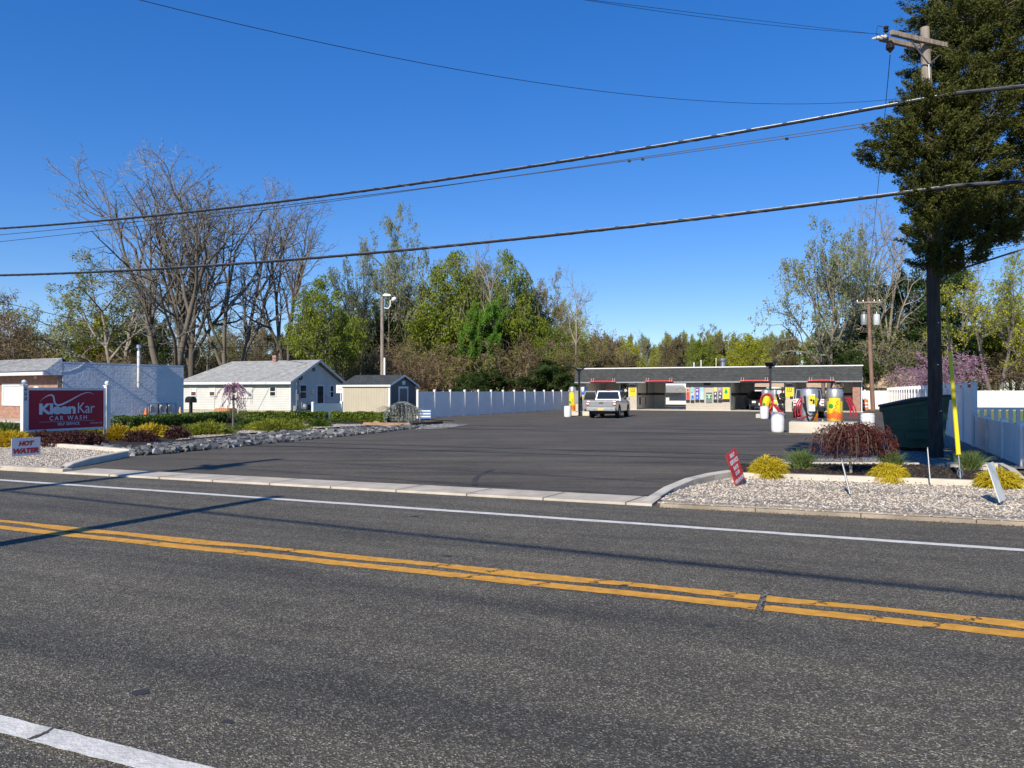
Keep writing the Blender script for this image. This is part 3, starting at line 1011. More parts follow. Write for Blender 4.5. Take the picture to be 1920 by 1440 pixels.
# meters and cones at the foot of the blue wall
MT = thing('gas_meter_rack', Vector((-24.5, 41.5, 0)) + Matrix.Rotation(R(-31), 3, 'Z') @ Vector((0.45, 5.75, 0)), 'rack of grey gas meters behind a pipe guard at the blue wall', 'gas meter', rz=R(-31))
mb = MB()
for y in (-0.6, 0.0, 0.6):
    mb.tube([(0.3, y - 0.28, 0), (0.3, y - 0.28, 0.95), (0.3, y + 0.28, 0.95), (0.3, y + 0.28, 0)], 0.025, 6)
mb.build('guard_rail', m_dkmetal, MT)
for y in (-0.55, 0.1, 0.6):
    mb = MB(); mb.b2(-0.1, 0.12, y - 0.13, y + 0.13, 0.42, 0.78); mb.lathe((0.0, y), [(0.1, 0.78), (0.06, 0.86)], 10); mb.tube([(0, y, 0), (0, y, 0.42)], 0.025, 6)
    mb.build('meter', m_grey_metal, MT, bev=0.02)


def cone(loc, col, lab):
    t = thing('traffic_cone', loc, lab, 'cone')
    MB().lathe((0, 0), [(0.17, 0.03), (0.03, 0.72)], 16).build('body', plain('cone ' + lab[:6], col, 0.6, var=0.2), t, smooth=True)
    MB().b2(-0.2, 0.2, -0.2, 0.2, 0, 0.03).build('base', m_black, t)


W31 = lambda x, y: Vector((-24.5, 41.5, 0)) + Matrix.Rotation(R(-31), 3, 'Z') @ Vector((x, y, 0))
cone(W31(0.6, 4.75), (0.75, 0.18, 0.05), 'faded orange traffic cone left of the gas meters')
cone(W31(0.5, 7.1), (0.72, 0.42, 0.16), 'sun bleached tan traffic cone at the corner of the blue wall')

# --- white ranch house
HS = thing('ranch_house', (-16.4, 57.0, 0), 'small white one storey house with a pale shingle roof and shaded gable end', 'house', rz=TH)
EV, RG = 2.34, 3.98
mb = MB(); mb.b2(-10.8, 0, 0, 0.18, 0.28, EV); mb.build('front_wall', m_side_w, HS)
mb = MB(); mb.b2(-10.8, -0.003, -0.02, 0.2, 0, 0.28); mb.build('foundation', m_stain, HS)
mb = MB(); mb.prism([(0.18, 0), (6.2, 0), (6.2, EV), (3.1, RG - 0.1), (0.18, EV + 0.03)], -8.0, -0.0, 'x'); mb.b2(-10.8, -8.0, 0.18, 6.2, 0, EV - 0.1); mb.build('gable_wall', m_side_b, HS)
mb = MB(); mb.b2(-0.12, 0.012, -0.02, 0.0, 0.25, EV); mb.b2(0.0, 0.02, -0.02, 0.12, 0.25, EV); mb.b2(0.0, 0.02, 6.08, 6.2, 0.25, EV)
mb.build('corner_board', m_trim, HS)
mb = MB()
for sgn in (0, 1):
    y0, y1 = ((-0.35, 3.1) if sgn == 0 else (6.55, 3.1))
    ze = EV - 0.06
    hip = 2.6 if sgn == 0 else 2.6
    mb.poly([(-11.1, y0, ze), (0.3, y0, ze), (0.3, y1, RG + 0.05), (-11.1 + hip, y1, RG + 0.05)])
    mb.poly([(-11.1, y0, ze + 0.09), (0.3, y0, ze + 0.09), (0.3, y1, RG + 0.14), (-11.1 + hip, y1, RG + 0.14)])
mb.poly([(-11.1, -0.35, ze + 0.09), (-11.1 + 2.6, 3.1, RG + 0.14), (-11.1, 6.55, ze + 0.09)])
rf = mb.build('roof', m_shing_lt, HS)
mb = MB()
mb.b2(-11.1, 0.32, -0.43, -0.355, ze - 0.08, ze + 0.1)
mb.prism([(-0.42, ze - 0.08), (-0.42, ze + 0.1), (3.1, RG + 0.16), (3.1, RG - 0.03)], 0.302, 0.33, 'x')
mb.prism([(6.6, ze - 0.08), (6.6, ze + 0.1), (3.1, RG + 0.16), (3.1, RG - 0.03)], 0.303, 0.331, 'x')
mb.build('fascia', m_trim, rf)
mb = MB().b2(-4.1, -3.75, 2.8, 3.15, RG - 0.1, RG + 0.55); mb.build('chimney', m_brick, rf)
m_reddish = plain('reflected curtain', (0.12, 0.06, 0.05), 0.3)
window(HS, -1.64, 0.0, 1.28, 2.02, 0.6)
window(HS, -7.55, 0.0, 1.28, 2.02, 0.6, glass=m_blind, lower=m_reddish)
window(HS, -9.45, 0.0, 1.28, 2.02, 0.6, glass=m_blind, lower=m_reddish)
mb = MB(); mb.b2(-4.9, -3.55, -0.06, 0, 1.15, 2.1); mb.build('boarded_window', m_side_w, HS)
mb = MB(); mb.b2(-6.25, -5.35, -0.04, 0, 0.3, 2.1)
dr = mb.build('front_door', m_trim, HS)
MB().b2(-6.12, -5.48, -0.055, -0.042, 1.3, 1.95).build('pane', m_blind, dr)
mb = MB(); mb.b2(-6.35, -5.25, -0.9, -0.02, 2.12, 2.17); mb.build('door_hood', m_dkmetal, HS)
mb = MB(); mb.b2(-6.5, -5.1, -1.1, -0.06, 0, 0.2); mb.b2(-6.5, -5.1, -0.8, -0.06, 0.2, 0.38); mb.build('front_step', plain('orange brick step', (0.45, 0.22, 0.10), 0.9, var=0.3), HS)
window(HS, 1.42, 0.0, 1.08, 2.18, 0.85, axis='y')
window(HS, 5.0, 0.0, 1.15, 2.15, 0.5, axis='y')
mb = MB(); mb.b2(0.0, 0.05, 3.0, 3.12, 0.35, 2.2); mb.b2(0.0, 0.05, 3.88, 4.0, 0.35, 2.2); mb.b2(0.0, 0.05, 3.12, 3.88, 2.08, 2.2); mb.b2(0, 0.05, 3.12, 3.88, 0.35, 0.75)
sd = mb.build('side_door', m_trim, HS)
MB().b2(0.005, 0.03, 3.12, 3.88, 0.75, 2.08).build('pane', m_glass, sd)
mb = MB(); mb.b2(0.0, 0.03, 2.55, 2.85, 3.22, 3.5); mb.build('gable_vent', plain('vent slats', (0.10, 0.11, 0.12), 0.6), HS)
mb = MB(); mb.lathe((0, 0), [(0.11, 0), (0.2, 0), (0.2, 0.04), (0.11, 0.04)], 24, caps=False); mb.xf(Matrix.Translation((0.02, 1.1, 2.72)) @ Matrix.Rotation(R(90), 4, 'Y')); mb.build('wreath', m_dkmetal, HS)
mb = MB(); mb.b2(0.0, 0.12, 0.7, 0.95, 1.0, 1.5); mb.tube([(0.06, 0.82, 1.5), (0.06, 0.82, 2.6)], 0.03, 6); mb.build('electric_meter', m_grey_metal, HS)
mb = MB(); mb.b2(0.0, 0.1, 2.35, 2.75, 1.45, 1.85); mb.build('wall_clock', m_blind, HS, bev=0.05)
mb = MB(); mb.b2(0.05, 0.3, 0.2, 0.55, 0.1, 0.6); mb.lathe((0.35, 1.2), [(0.17, 0.35), (0.2, 0.5), (0.15, 0.72)], 12); mb.tube([(0.3, 0.9, 0), (0.3, 0.9, 0.85), (0.35, 1.5, 0.85), (0.35, 1.5, 0)], 0.03, 6)
mb.build('gas_meter', m_grey_metal, HS)
mb = MB(); mb.tube([(0.1, 2.2, 0.45), (0.12, 2.0, 0.62), (0.12, 1.8, 0.45), (0.12, 2.0, 0.28), (0.12, 2.2, 0.45)], 0.07, 8); mb.build('garden_hose', plain('green hose', (0.03, 0.07, 0.05), 0.5), HS)
mb = MB(); mb.lathe((0.15, 4.3), [(0.05, 1.2), (0.07, 1.3), (0.02, 1.4)], 10); mb.build('porch_lamp', m_trim, HS)
mb = MB()
mb.tube([(0.35, 0.2, 0.35), (0.35, 0.2, 2.3)], 0.012, 5); mb.b2(0.0, 0.7, 5.9, 6.12, 1.6, 1.66)
mb.build('gutter_pipe', m_trim, HS)

# mailbox
MBX = thing('mailbox', G(358, 786), 'black mailbox on a black post beside the blue wall', 'mailbox', rz=R(-20))
MB().b2(-0.07, 0.07, -0.07, 0.07, 0, 1.0).build('post', m_black, MBX)
mb = MB(); mb.prism([(-0.2, 1.0), (0.2, 1.0), (0.2, 1.2), (0.14, 1.32), (0, 1.37), (-0.14, 1.32), (-0.2, 1.2)], -0.33, 0.33, 'y'); mb.xf(Matrix.Rotation(R(70), 4, 'Z')); mb.build('box', m_black, MBX)

# --- shed
SH = thing('garden_shed', (-7.94, 50.0, 0), 'beige garden shed with charcoal gable end, white trim and dark shingle roof', 'shed', rz=TH)
W_, D_, E_, P_ = 3.7, 3.4, 2.02, 2.66
MB().b2(-W_, 0, 0, 0.1, 0.1, E_).build('front_wall', m_panel_b, SH)
MB().prism([(0.1, 0.1), (D_, 0.1), (D_, E_), (D_ / 2, P_), (0.1, E_ + .03)], -W_, 0, 'x').build('gable_wall', m_panel_d, SH)
mb = MB()
mb.b2(-W_ - 0.02, -W_ + 0.1, -0.02, 0.0, 0.1, E_); mb.b2(-0.1, 0.02, -0.02, 0.0, 0.1, E_); mb.b2(0.0, 0.02, 0.0, 0.1, 0.1, E_); mb.b2(0.0, 0.02, D_ - 0.1, D_, 0.1, E_)
mb.b2(-W_ - 0.1, 0.1, -0.14, -0.05, E_ - 0.04, E_ + 0.08)
mb.prism([(-0.14, E_ - 0.04), (-0.14, E_ + 0.08), (D_ / 2, P_ + 0.12), (D_ / 2, P_ + 0.0)], 0.1, 0.13, 'x')
mb.prism([(D_ + 0.14, E_ - 0.04), (D_ + 0.14, E_ + 0.08), (D_ / 2, P_ + 0.12), (D_ / 2, P_ + 0.0)], 0.101, 0.131, 'x')
mb.build('trim', m_trim, SH)
mb = MB()
for y0 in (-0.14, D_ + 0.14):
    mb.poly([(-W_ - 0.12, y0, E_ + 0.085), (0.12, y0, E_ + 0.085), (0.12, D_ / 2, P_ + 0.13), (-W_ - 0.12, D_ / 2, P_ + 0.13)])
    mb.poly([(-W_ - 0.12, y0, E_ + 0.03), (0.12, y0, E_ + 0.03), (0.12, D_ / 2, P_ + 0.07), (-W_ - 0.12, D_ / 2, P_ + 0.07)])
mb.build('roof', m_shing_dk, SH)
mb = MB(); c = D_ / 2 - 0.05
mb.b2(0, 0.04, c - 0.62, c - 0.48, 0.1, 2.0); mb.b2(0, 0.04, c + 0.48, c + 0.62, 0.1, 2.0); mb.b2(0, 0.04, c - 0.48, c + 0.48, 1.86, 2.0)
df = mb.build('door', m_trim, SH)
mb = MB(); mb.b2(0.002, 0.03, c - 0.48, c + 0.48, 0.1, 1.86); mb.build('door_leaf', plain('shed door', (0.13, 0.13, 0.13), 0.5), df)
mb = MB(); mb.b2(0.03, 0.06, c + 0.3, c + 0.4, 0.95, 1.0); mb.build('handle', m_steel, df)
mb = MB(); mb.b2(0, 0.03, D_ / 2 - 0.2, D_ / 2 + 0.2, 2.12, 2.38); mb.build('gable_vent', m_trim, SH)
# small hanging sign between house and shed
SG = thing('hanging_sign', D(636, 54, 0), 'white board with a small red scrawl between the house and the shed', 'sign', rz=R(-10))
MB().b2(-0.22, 0.5, -0.02, 0.02, 1.55, 2.12).build('board', m_trim, SG)
mb = MB().tube([(-0.1, -0.03, 1.8), (0.0, -0.03, 1.88), (0.1, -0.03, 1.76), (0.2, -0.03, 1.86), (0.32, -0.03, 1.78)], 0.012, 5); mb.build('lettering', m_redp, SG)
MB().b2(0.1, 0.16, -0.03, 0.03, 0, 1.55).build('post', m_trim, SG)


# --- vinyl fences
def vinyl_fence(name, a, b, n, h, ph, label, lit=False, rail=True, low=None, post=0.13):
    a, b = Vector((a[0], a[1], 0)), Vector((b[0], b[1], 0))
    d = b - a; ln = d.length; st = ln / n
    t = thing(name, a, label, 'fence', rz=math.atan2(d.y, d.x))
    for i in range(n + 1):
        mb = MB(); x = i * st
        mb.b2(x - post / 2, x + post / 2, -post / 2, post / 2, 0, ph)
        k = post / 2 + 0.015
        mb.add([(x - k, -k, ph), (x + k, -k, ph), (x + k, k, ph), (x - k, k, ph), (x - k, -k, ph + .025), (x + k, -k, ph + .025), (x + k, k, ph + .025), (x - k, k, ph + .025), (x, 0, ph + .06)],
               [(3, 2, 1, 0), (0, 1, 5, 4), (1, 2, 6, 5), (2, 3, 7, 6), (3, 0, 4, 7), (4, 5, 8), (5, 6, 8), (6, 7, 8), (7, 4, 8)])
        mb.build('post', m_wht, t)
        if i < n:
            mb = MB(); x0, x1 = x + post / 2, x + st - post / 2
            mb.b2(x0, x1, -0.022, 0.022, 0.12, h - 0.14)
            mb.b2(x0, x1, -0.03, 0.03, h - 0.14, h); mb.b2(x0, x1, -0.03, 0.03, 0.03, 0.17)
            for q in range(1, 7):
                xx = x0 + (x1 - x0) * q / 7
                mb.b2(xx - 0.006, xx + 0.006, -0.026, 0.026, 0.17, h - 0.14)
            mb.build('panel', m_wht, t)
    return t


vinyl_fence('vinyl_fence', (-5.75, 47.0), (5.25, 70.2), 13, 1.66, 1.74, 'long white vinyl fence receding from the shed to the car wash')
vinyl_fence('vinyl_fence', (30.2, 71.5), (34.6, 69.8), 2, 1.72, 1.78, 'white vinyl fence panels at the back beside the brick end pillar')
RF0 = Vector((11.3, 17.0, 0)); RFd = Vector((5.0, 11.6, 0)).normalized()
rp = lambda s: RF0 + RFd * s
LOWF = vinyl_fence('vinyl_fence', rp(-2.2), rp(6.75), 4, 0.93, 0.98, 'low white vinyl fence on the shaded right edge, nearest the road')
vinyl_fence('vinyl_fence', rp(6.95), rp(56.5), 24, 1.80, 1.93, 'tall white vinyl fence running back behind the green dumpster', post=0.15)
vinyl_fence('vinyl_fence', (35.2, 69.6), (78, 51.5), 18, 1.72, 1.78, 'sunlit white vinyl fence beyond the bright lawn')
# picket fence
PF = thing('picket_fence', rp(7.1), 'open white picket fence with lawn showing through its gaps', 'fence', rz=R(-8))
mb = MB(); mb.b2(0.1, 9, -0.03, 0.03, 1.12, 1.2); mb.b2(0.1, 9, -0.03, 0.03, 0.12, 0.22); mb.build('rail', m_wht, PF)
for i in range(44):
    MB().b2(0.18 + i * 0.205, 0.29 + i * 0.205, -0.02, 0.02, 0.22, 1.12).build('picket', m_wht, PF)
# small fence by the house
vinyl_fence('vinyl_fence', (-11.9, 46.0), (-10.78, 48.63), 1, 0.92, 1.0, 'single low white fence panel between house and hedge')

# --- car wash
CW = thing('car_wash', (6.2, 69.8, 0), 'long low car wash with open bays under a dark shingle band', 'building', rz=TH)
CWM = Matrix.Translation((6.2, 69.8, 0)) @ Matrix.Rotation(TH, 4, 'Z')
cwp = lambda x, y, z=0.0: CWM @ Vector((x, y, z))
m_bay = siding_mat('bay wall panel', (0.80, 0.77, 0.70), 0.45, 0.85, True)
m_stripe = plain('maroon stripe', (0.10, 0.012, 0.016), 0.5)
m_ceil = plain('bay ceiling', (0.72, 0.70, 0.66), 0.8)
m_floor = plain('wet bay floor', (0.50, 0.48, 0.43), 0.6, var=0.3)
SL, BD = 2.42, 8.0
mb = MB(); mb.b2(-0.1, 23.3, -0.12, BD + 0.2, 0.0, 0.06); mb.build('floor_slab', m_conc_lt, CW)
mb = MB(); mb.poly([(0.3, 0.3, 0.064), (22.8, 0.3, 0.064), (22.8, BD - 0.2, 0.064), (0.3, BD - 0.2, 0.064)]); mb.build('bay_floor', m_floor, CW)
for x0, x1, mt in ((0.0, 0.42, m_block), (4.45, 5.2, m_block), (17.55, 18.25, m_block), (22.6, 23.15, m_brick)):
    mb = MB(); mb.b2(x0, x1, 0.0, 0.4, 0.06, SL + 0.3); mb.build('pillar', mt, CW)
mb = MB(); mb.b2(9.5, 13.2, 0.0, 0.2, 0.06, SL + 0.3); RW = mb.build('equipment_room_wall', m_block, CW)
for x0, x1 in ((0.0, 0.2), (4.6, 5.05), (9.5, 9.7), (13.0, 13.2), (17.7, 18.1), (22.95, 23.15)):
    mb = MB(); mb.b2(x0, x1, 0.4 if x1 - x0 > 0.3 or x0 < 1 or x0 > 20 else 0.2, BD, 0.06, SL + 0.3)
    bw = mb.build('bay_wall', m_bay, CW)
    mb = MB(); mb.b2(x0 - 0.004, x1 + 0.004, 0.6, BD - 0.02, 1.30, 1.52); mb.build('stripe', m_stripe, bw)
for x0, x1 in ((0.2, 1.6), (3.9, 4.6), (5.05, 6.1), (13.2, 14.4), (17.0, 17.7), (18.1, 18.9), (22.0, 22.95)):
    mb = MB(); mb.b2(x0, x1, BD - 0.35, BD + 0.05, 0.06, SL + 0.3)
    bw = mb.build('rear_pier', m_bay, CW)
    mb = MB(); mb.b2(x0 + 0.004, x1 - 0.002, BD - 0.36, BD - 0.345, 1.30, 1.52); mb.build('stripe', m_stripe, bw)
mb = MB(); mb.b2(9.5, 13.2, BD - 0.2, BD + 0.05, 0.06, SL + 0.3); mb.build('rear_wall', m_block, CW)
mb = MB(); mb.b2(-0.1, 23.25, -0.1, BD + 0.3, SL + 0.3, 3.3); cf = mb.build('roof', m_ceil, CW)
mb = MB(); mb.b2(0.2, 22.9, 0.0, 0.25, SL + 0.02, SL + 0.3); mb.build('lintel', m_dkmetal, CW)
# sloping shingle band with a metal cap and a soffit
mb = MB()
mb.poly([(-0.35, -0.62, SL + 0.08), (23.3, -0.62, SL + 0.08), (23.3, -0.28, 3.66), (-0.35, -0.28, 3.66)])
mb.poly([(-0.35, BD + 0.4, SL), (-0.35, -0.62, SL + 0.08), (-0.35, -0.28, 3.66), (-0.35, BD + 0.4, 3.66)][::-1])
mb.poly([(23.3, BD + 0.4, SL), (23.3, -0.62, SL + 0.08), (23.3, -0.28, 3.66), (23.3, BD + 0.4, 3.66)])
mb.poly([(-0.35, BD + 0.4, SL), (23.3, BD + 0.4, SL), (23.3, BD + 0.4, 3.66), (-0.35, BD + 0.4, 3.66)])
mb.poly([(-0.35, -0.1, 3.6), (23.3, -0.1, 3.6), (23.3, BD + 0.4, 3.6), (-0.35, BD + 0.4, 3.6)])
fb = mb.build('shingle_band', m_shing_dk, CW)
mb = MB(); mb.b2(-0.4, 23.36, -0.36, -0.1, 3.66, 3.75); mb.b2(-0.4, -0.3, -0.1, BD + 0.4, 3.66, 3.74); mb.b2(23.3, 23.36, -0.1, BD + 0.4, 3.66, 3.74)
mb.build('coping', m_trim, fb)
mb = MB(); mb.b2(-0.35, 23.3, -0.635, -0.55, SL - 0.02, SL + 0.08); mb.b2(-0.35, 23.3, -0.55, 0.1, SL + 0.0, SL + 0.02); mb.build('soffit', m_grey_metal, fb)
# red clearance bars
for x0, x1 in ((1.15, 3.5), (6.1, 8.55), (14.05, 16.35), (19.3, 21.3)):
    mb = MB(); mb.tube([(x0, -0.72, SL + 0.12), (x1, -0.72, SL + 0.12)], 0.085, 10)
    cb = mb.build('clearance_bar', m_redp, CW, smooth=True)
    mb = MB()
    for xx in (x0 + 0.12, x0 + 0.3, x1 - 0.3, x1 - 0.12): mb.ball((xx, -0.8, SL + 0.12), 0.035, 6); mb.tube([(xx, -0.72, SL + 0.2), (xx, -0.6, SL + 0.4)], 0.012, 5)
    mb.build('hanger', m_trim, cb)
# wall pack lamps
for x in (4.82, 17.9):
    mb = MB(); mb.prism([(-0.3, SL + 0.02), (0.0, SL + 0.02), (0.0, SL - 0.24), (-0.26, SL - 0.16)], x - 0.26, x + 0.26, 'x', 0); mb.b2(x - 0.24, x + 0.24, -0.24, 0.0, SL - 0.3, SL - 0.24, 1)
    mb.build('wall_lamp', [m_trim, m_black], CW)
mb = MB(); mb.b2(11.05, 11.55, -0.25, 0.0, SL - 0.22, SL - 0.0); mb.build('wall_lamp', m_black, CW)
mb = MB(); mb.tube([(23.27, -0.1, 2.9), (23.3, -0.2, 2.6), (23.25, 0.05, 2.3), (23.25, 0.05, 0.06), (23.3, -0.15, 0.06)], 0.05, 8); mb.build('downspout', m_trim, CW)
# roof vents
for x, y, h, r, mt, k in ((9.85, 2.0, 0.5, 0.05, m_trim, 0), (10.3, 3.0, 0.75, 0.05, m_trim, 0), (11.75, 2.0, 0.85, 0.04, m_conc_lt, 0), (12.3, 2.2, 0.9, 0.22, m_galv, 1)):
    mb = MB(); mb.lathe((x, y), [(r, 3.6), (r, 3.6 + h)], 14)
    if k: mb.lathe((x, y), [(r * 1.5, 3.6 + h * 0.75), (r * 1.6, 3.6 + h * 0.85), (r * 1.6, 3.6 + h), (r * 0.8, 3.62 + h)], 16)
    else: mb.lathe((x, y), [(r * 1.5, 3.6 + h), (r * 1.5, 3.7 + h)], 10)
    mb.build('roof_vent', mt, CW, smooth=True)
# small transom window seen at the left end
mb = MB(); mb.b2(0.25, 1.0, -0.01, 0.0, 1.2, 2.2)

# pressure gun hoses and holders inside bay 2
mb = MB(); mb.tube([(5.1, 2.2, 1.1), (5.3, 2.25, 1.25), (5.45, 2.3, 1.15), (5.45, 2.3, 0.5)], 0.025, 6); mb.b2(5.055, 5.15, 1.6, 1.75, 0.45, 1.15); mb.b2(5.055, 5.12, 4.4, 4.6, 1.3, 2.5)
mb.build('wash_hose', m_black, CW)
mb = MB(); mb.tube([(13.3, 1.0, 1.3), (13.42, 0.9, 1.0), (13.4, 0.8, 0.4), (13.5, 0.85, 0.12)], 0.03, 6); mb.b2(13.205, 13.35, 1.5, 1.8, 1.2, 1.5)
mb.build('wash_hose', plain('green hose', (0.02, 0.12, 0.06), 0.5), CW)
mb = MB()
for q in range(4): mb.b2(5.056, 5.075, 1.0 + q * 0.25, 1.15 + q * 0.25, 1.32, 1.5)
mb.build('bay_notice', m_black, CW)

# posters and vending panels on the equipment room wall
def vend(x, w, z0, z1, stops, lab, tray=True, emblem=None):
    p = cwp(x, -0.002)
    t = thing('vending_panel', p, lab, 'vending machine', rz=TH)
    fr = MB().b2(-w / 2, w / 2, -0.06, 0.0, z0 - 0.02, z1 + 0.03); fr.build('cabinet', m_grey_metal, t)
    k = len(stops)
    mb = MB(); mats = []
    for i, c in enumerate(stops):
        a = z1 - (z1 - z0) * i / k; b_ = z1 - (z1 - z0) * (i + 1) / k
        mb.b2(-w / 2 + 0.03, w / 2 - 0.03, -0.072, -0.061, b_, a, i)
        mats.append(plain('poster %.2f %.2f %.2f' % c, c, 0.45, var=0.1))
    mb.build('face', mats, t)
    if emblem:
        emblem(t, w, z0, z1)
    if tray:
        MB().b2(-w / 2, w / 2, -0.12, 0.0, z0 - 0.2, z0 - 0.04).build('tray', m_black, t)
    return t


def blobs(col, pts):
    def f(t, w, z0, z1):
        mb = MB()
        for (cx, cz, rx, rz_) in pts:
            mb.add([(cx * w + rx * w * math.cos(a), -0.076, z0 + (z1 - z0) * cz + rz_ * math.sin(a)) for a in [i * 6.283 / 14 for i in range(14)]], [tuple(range(14))])
        mb.build('picture', plain('picture %.2f %.2f %.2f' % col, col, 0.4), t)
    return f


xs = lambda px: (lambda r: (69.8 * r - 6.2) / (.9205 + .3907 * r))((px - 960) / F_PX)
vend(xs(1290), 0.30, 0.95, 1.98, [(0.75, 0.45, 0.25), (0.65, 0.12, 0.06), (0.6, 0.06, 0.06)], 'orange and red vending panel, first of the row on the wall', emblem=blobs((0.03, 0.02, 0.02), [(0, 0.8, .2, .1), (0.02, 0.45, .16, .12)]))
vend(xs(1298.5), 0.30, 0.93, 2.0, [(0.25, 0.55, 0.75), (0.45, 0.60, 0.72), (0.10, 0.42, 0.72)], 'light blue vending panel right beside the orange one', emblem=blobs((0.03, 0.12, 0.4), [(0.05, 0.25, .22, .16), (-.1, .6, .2, .06)]))
vend(xs(1307.5), 0.34, 0.97, 1.98, [(0.16, 0.06, 0.36), (0.10, 0.08, 0.45), (0.06, 0.10, 0.55)], 'deep violet vending panel between two light blue ones', emblem=blobs((0.7, 0.68, 0.8), [(0, 0.82, .28, .06), (0, 0.5, .22, .12), (0, 0.15, .1, .08)]))
vend(xs(1316.5), 0.34, 0.97, 1.98, [(0.30, 0.58, 0.78), (0.35, 0.62, 0.78), (0.45, 0.68, 0.80)], 'pale blue vending panel nearest the green change machine', emblem=blobs((0.55, 0.75, 0.85), [(0, 0.5, .3, .2)]))
vend(xs(1329.5), 0.52, 0.72, 1.55, [(0.03, 0.16, 0.07), (0.03, 0.16, 0.07), (0.16, 0.19, 0.20)], 'green and grey change machine in the middle of the wall', tray=False, emblem=blobs((0.45, 0.62, 0.50), [(0, 0.62, .16, .2), (-.25, .8, .18, .05), (.25, .8, .18, .05), (-.35, .5, .1, .04), (.35, .5, .1, .04)]))
vend(xs(1341.5), 0.32, 0.97, 1.98, [(0.75, 0.66, 0.18), (0.03, 0.03, 0.03), (0.10, 0.08, 0.13)], 'black vending panel with a pale yellow top', emblem=blobs((0.7, 0.7, 0.68), [(0, 0.5, .22, .1), (0.05, 0.12, .2, .07)]))
vend(xs(1350.5), 0.34, 0.97, 1.98, [(0.36, 0.16, 0.42), (0.06, 0.05, 0.07), (0.04, 0.03, 0.05)], 'black vending panel with a purple and white top', emblem=blobs((0.7, 0.7, 0.68), [(-.1, 0.9, .22, .05), (0.05, 0.5, .2, .1), (-.05, .2, .16, .1)]))
vend(xs(1361.5), 0.58, 1.03, 1.98, [(0.80, 0.68, 0.01), (0.80, 0.68, 0.01), (0.80, 0.66, 0.01)], 'bright yellow vending panel with a green tree shape, largest on the wall', emblem=blobs((0.02, 0.40, 0.10), [(0, 0.72, .16, .12), (0, .58, .26, .12), (0, .88, .06, .1), (0, .44, .06, .06)]))


def stop_sign(x, lab):
    t = thing('stop_notice', cwp(x, -0.003), lab, 'sign', rz=TH)
    MB().b2(-0.28, 0.28, -0.02, 0.0, 1.22, 2.0).build('board', plain('yellow sign', (0.80, 0.62, 0.01), 0.5, var=0.06), t)
    mb = MB(); fit_text(mb, 'STOP', -0.2, 0.2, 1.58, 1.74, -0.024, bold=0.03)
    for q in (-0.17, 0.0, 0.17): mb.ball((q, -0.022, 1.86), 0.045, 6, sz=1.2)
    mb.build('lettering', m_black, t)
    mb = MB()
    for z in (1.46, 1.39, 1.32): mb.b2(-0.16, 0.16, -0.024, -0.021, z, z + 0.025)
    mb.build('small_print', plain('orange print', (0.75, 0.42, 0.01), 0.5), t)


stop_sign(xs(1186.5), 'yellow stop notice on the pillar beside the silver pickup')
stop_sign(xs(1480), 'yellow stop notice on the pillar beside the standing person')

# buildings behind the car wash
m_whtwall = plain('white garage wall', (0.72, 0.71, 0.68), 0.7, var=0.06, scale=1)
m_tan = plain('tan roof', (0.50, 0.36, 0.25), 0.9, var=0.15, scale=2)
GB = thing('garage', D(1268, 88, 0), 'white garage with a small grey lean-to roof behind the second wash bay', 'building', rz=TH)
MB().b2(-3.4, 3.4, 0, 5, 0, 3.6).build('wall', m_whtwall, GB)
mb = MB(); mb.poly([(-3.4, -1.4, 1.85), (1.4, -1.4, 1.85), (0.8, -0.02, 2.35), (-3.4, -0.02, 2.35)]); mb.poly([(1.4, -1.4, 1.85), (1.4, -1.4, 1.55), (0.8, -0.02, 1.55), (0.8, -0.02, 2.35)]); mb.b2(-0.9, 1.4, -1.42, -1.40, 1.5, 1.85)
mb.build('roof', m_shing_gr, GB)
mb = MB(); mb.b2(-3.4, 3.4, -0.06, 0.0, 0, 0.15); mb.build('base_board', m_dkmetal, GB)
TB = thing('tan_roofed_house', D(1500, 92, 0), 'white house with a tan roof showing through the right wash bays', 'house', rz=TH)
MB().b2(-5.5, 12, 0, 8, 0, 2.0).build('wall', m_whtwall, TB)
mb = MB(); mb.poly([(-5.8, -0.6, 2.2), (12.4, -0.6, 2.0), (12.4, 4, 4.0), (-2.5, 4, 4.0)]); mb.poly([(-6.2, -0.2, 1.95), (-5.8, -0.6, 2.2), (-2.5, 4, 4.0), (-4.5, 7, 2.0)])
mb.build('roof', m_tan, TB)
mb = MB().b2(-5.5, 12, -0.04, 0.0, 1.2, 1.3); mb.build('trim', m_redp, TB)
# ------------------------------------------------------------------ vehicles
def arch(cy, cz, r, n=10):
    return [(cy + r * math.cos(math.pi - math.pi * i / n), cz + r * math.sin(math.pi - math.pi * i / n)) for i in range(n + 1)]


m_tyre = plain('tyre rubber', (0.012, 0.012, 0.012), 0.85)
m_rim = plain('alloy rim', (0.45, 0.46, 0.47), 0.3, metal=0.9)
m_lamp_r = plain('red tail lamp', (0.45, 0.01, 0.015), 0.15)
m_lamp_w = plain('clear lamp', (0.8, 0.78, 0.74), 0.1)
m_plate = plain('licence plate', (0.70, 0.52, 0.20), 0.5, var=0.2, scale=12)
m_chrome = plain('chrome', (0.7, 0.7, 0.72), 0.12, metal=1.0)
m_tglass = glass_mat('tinted glass', (0.012, 0.016, 0.022))


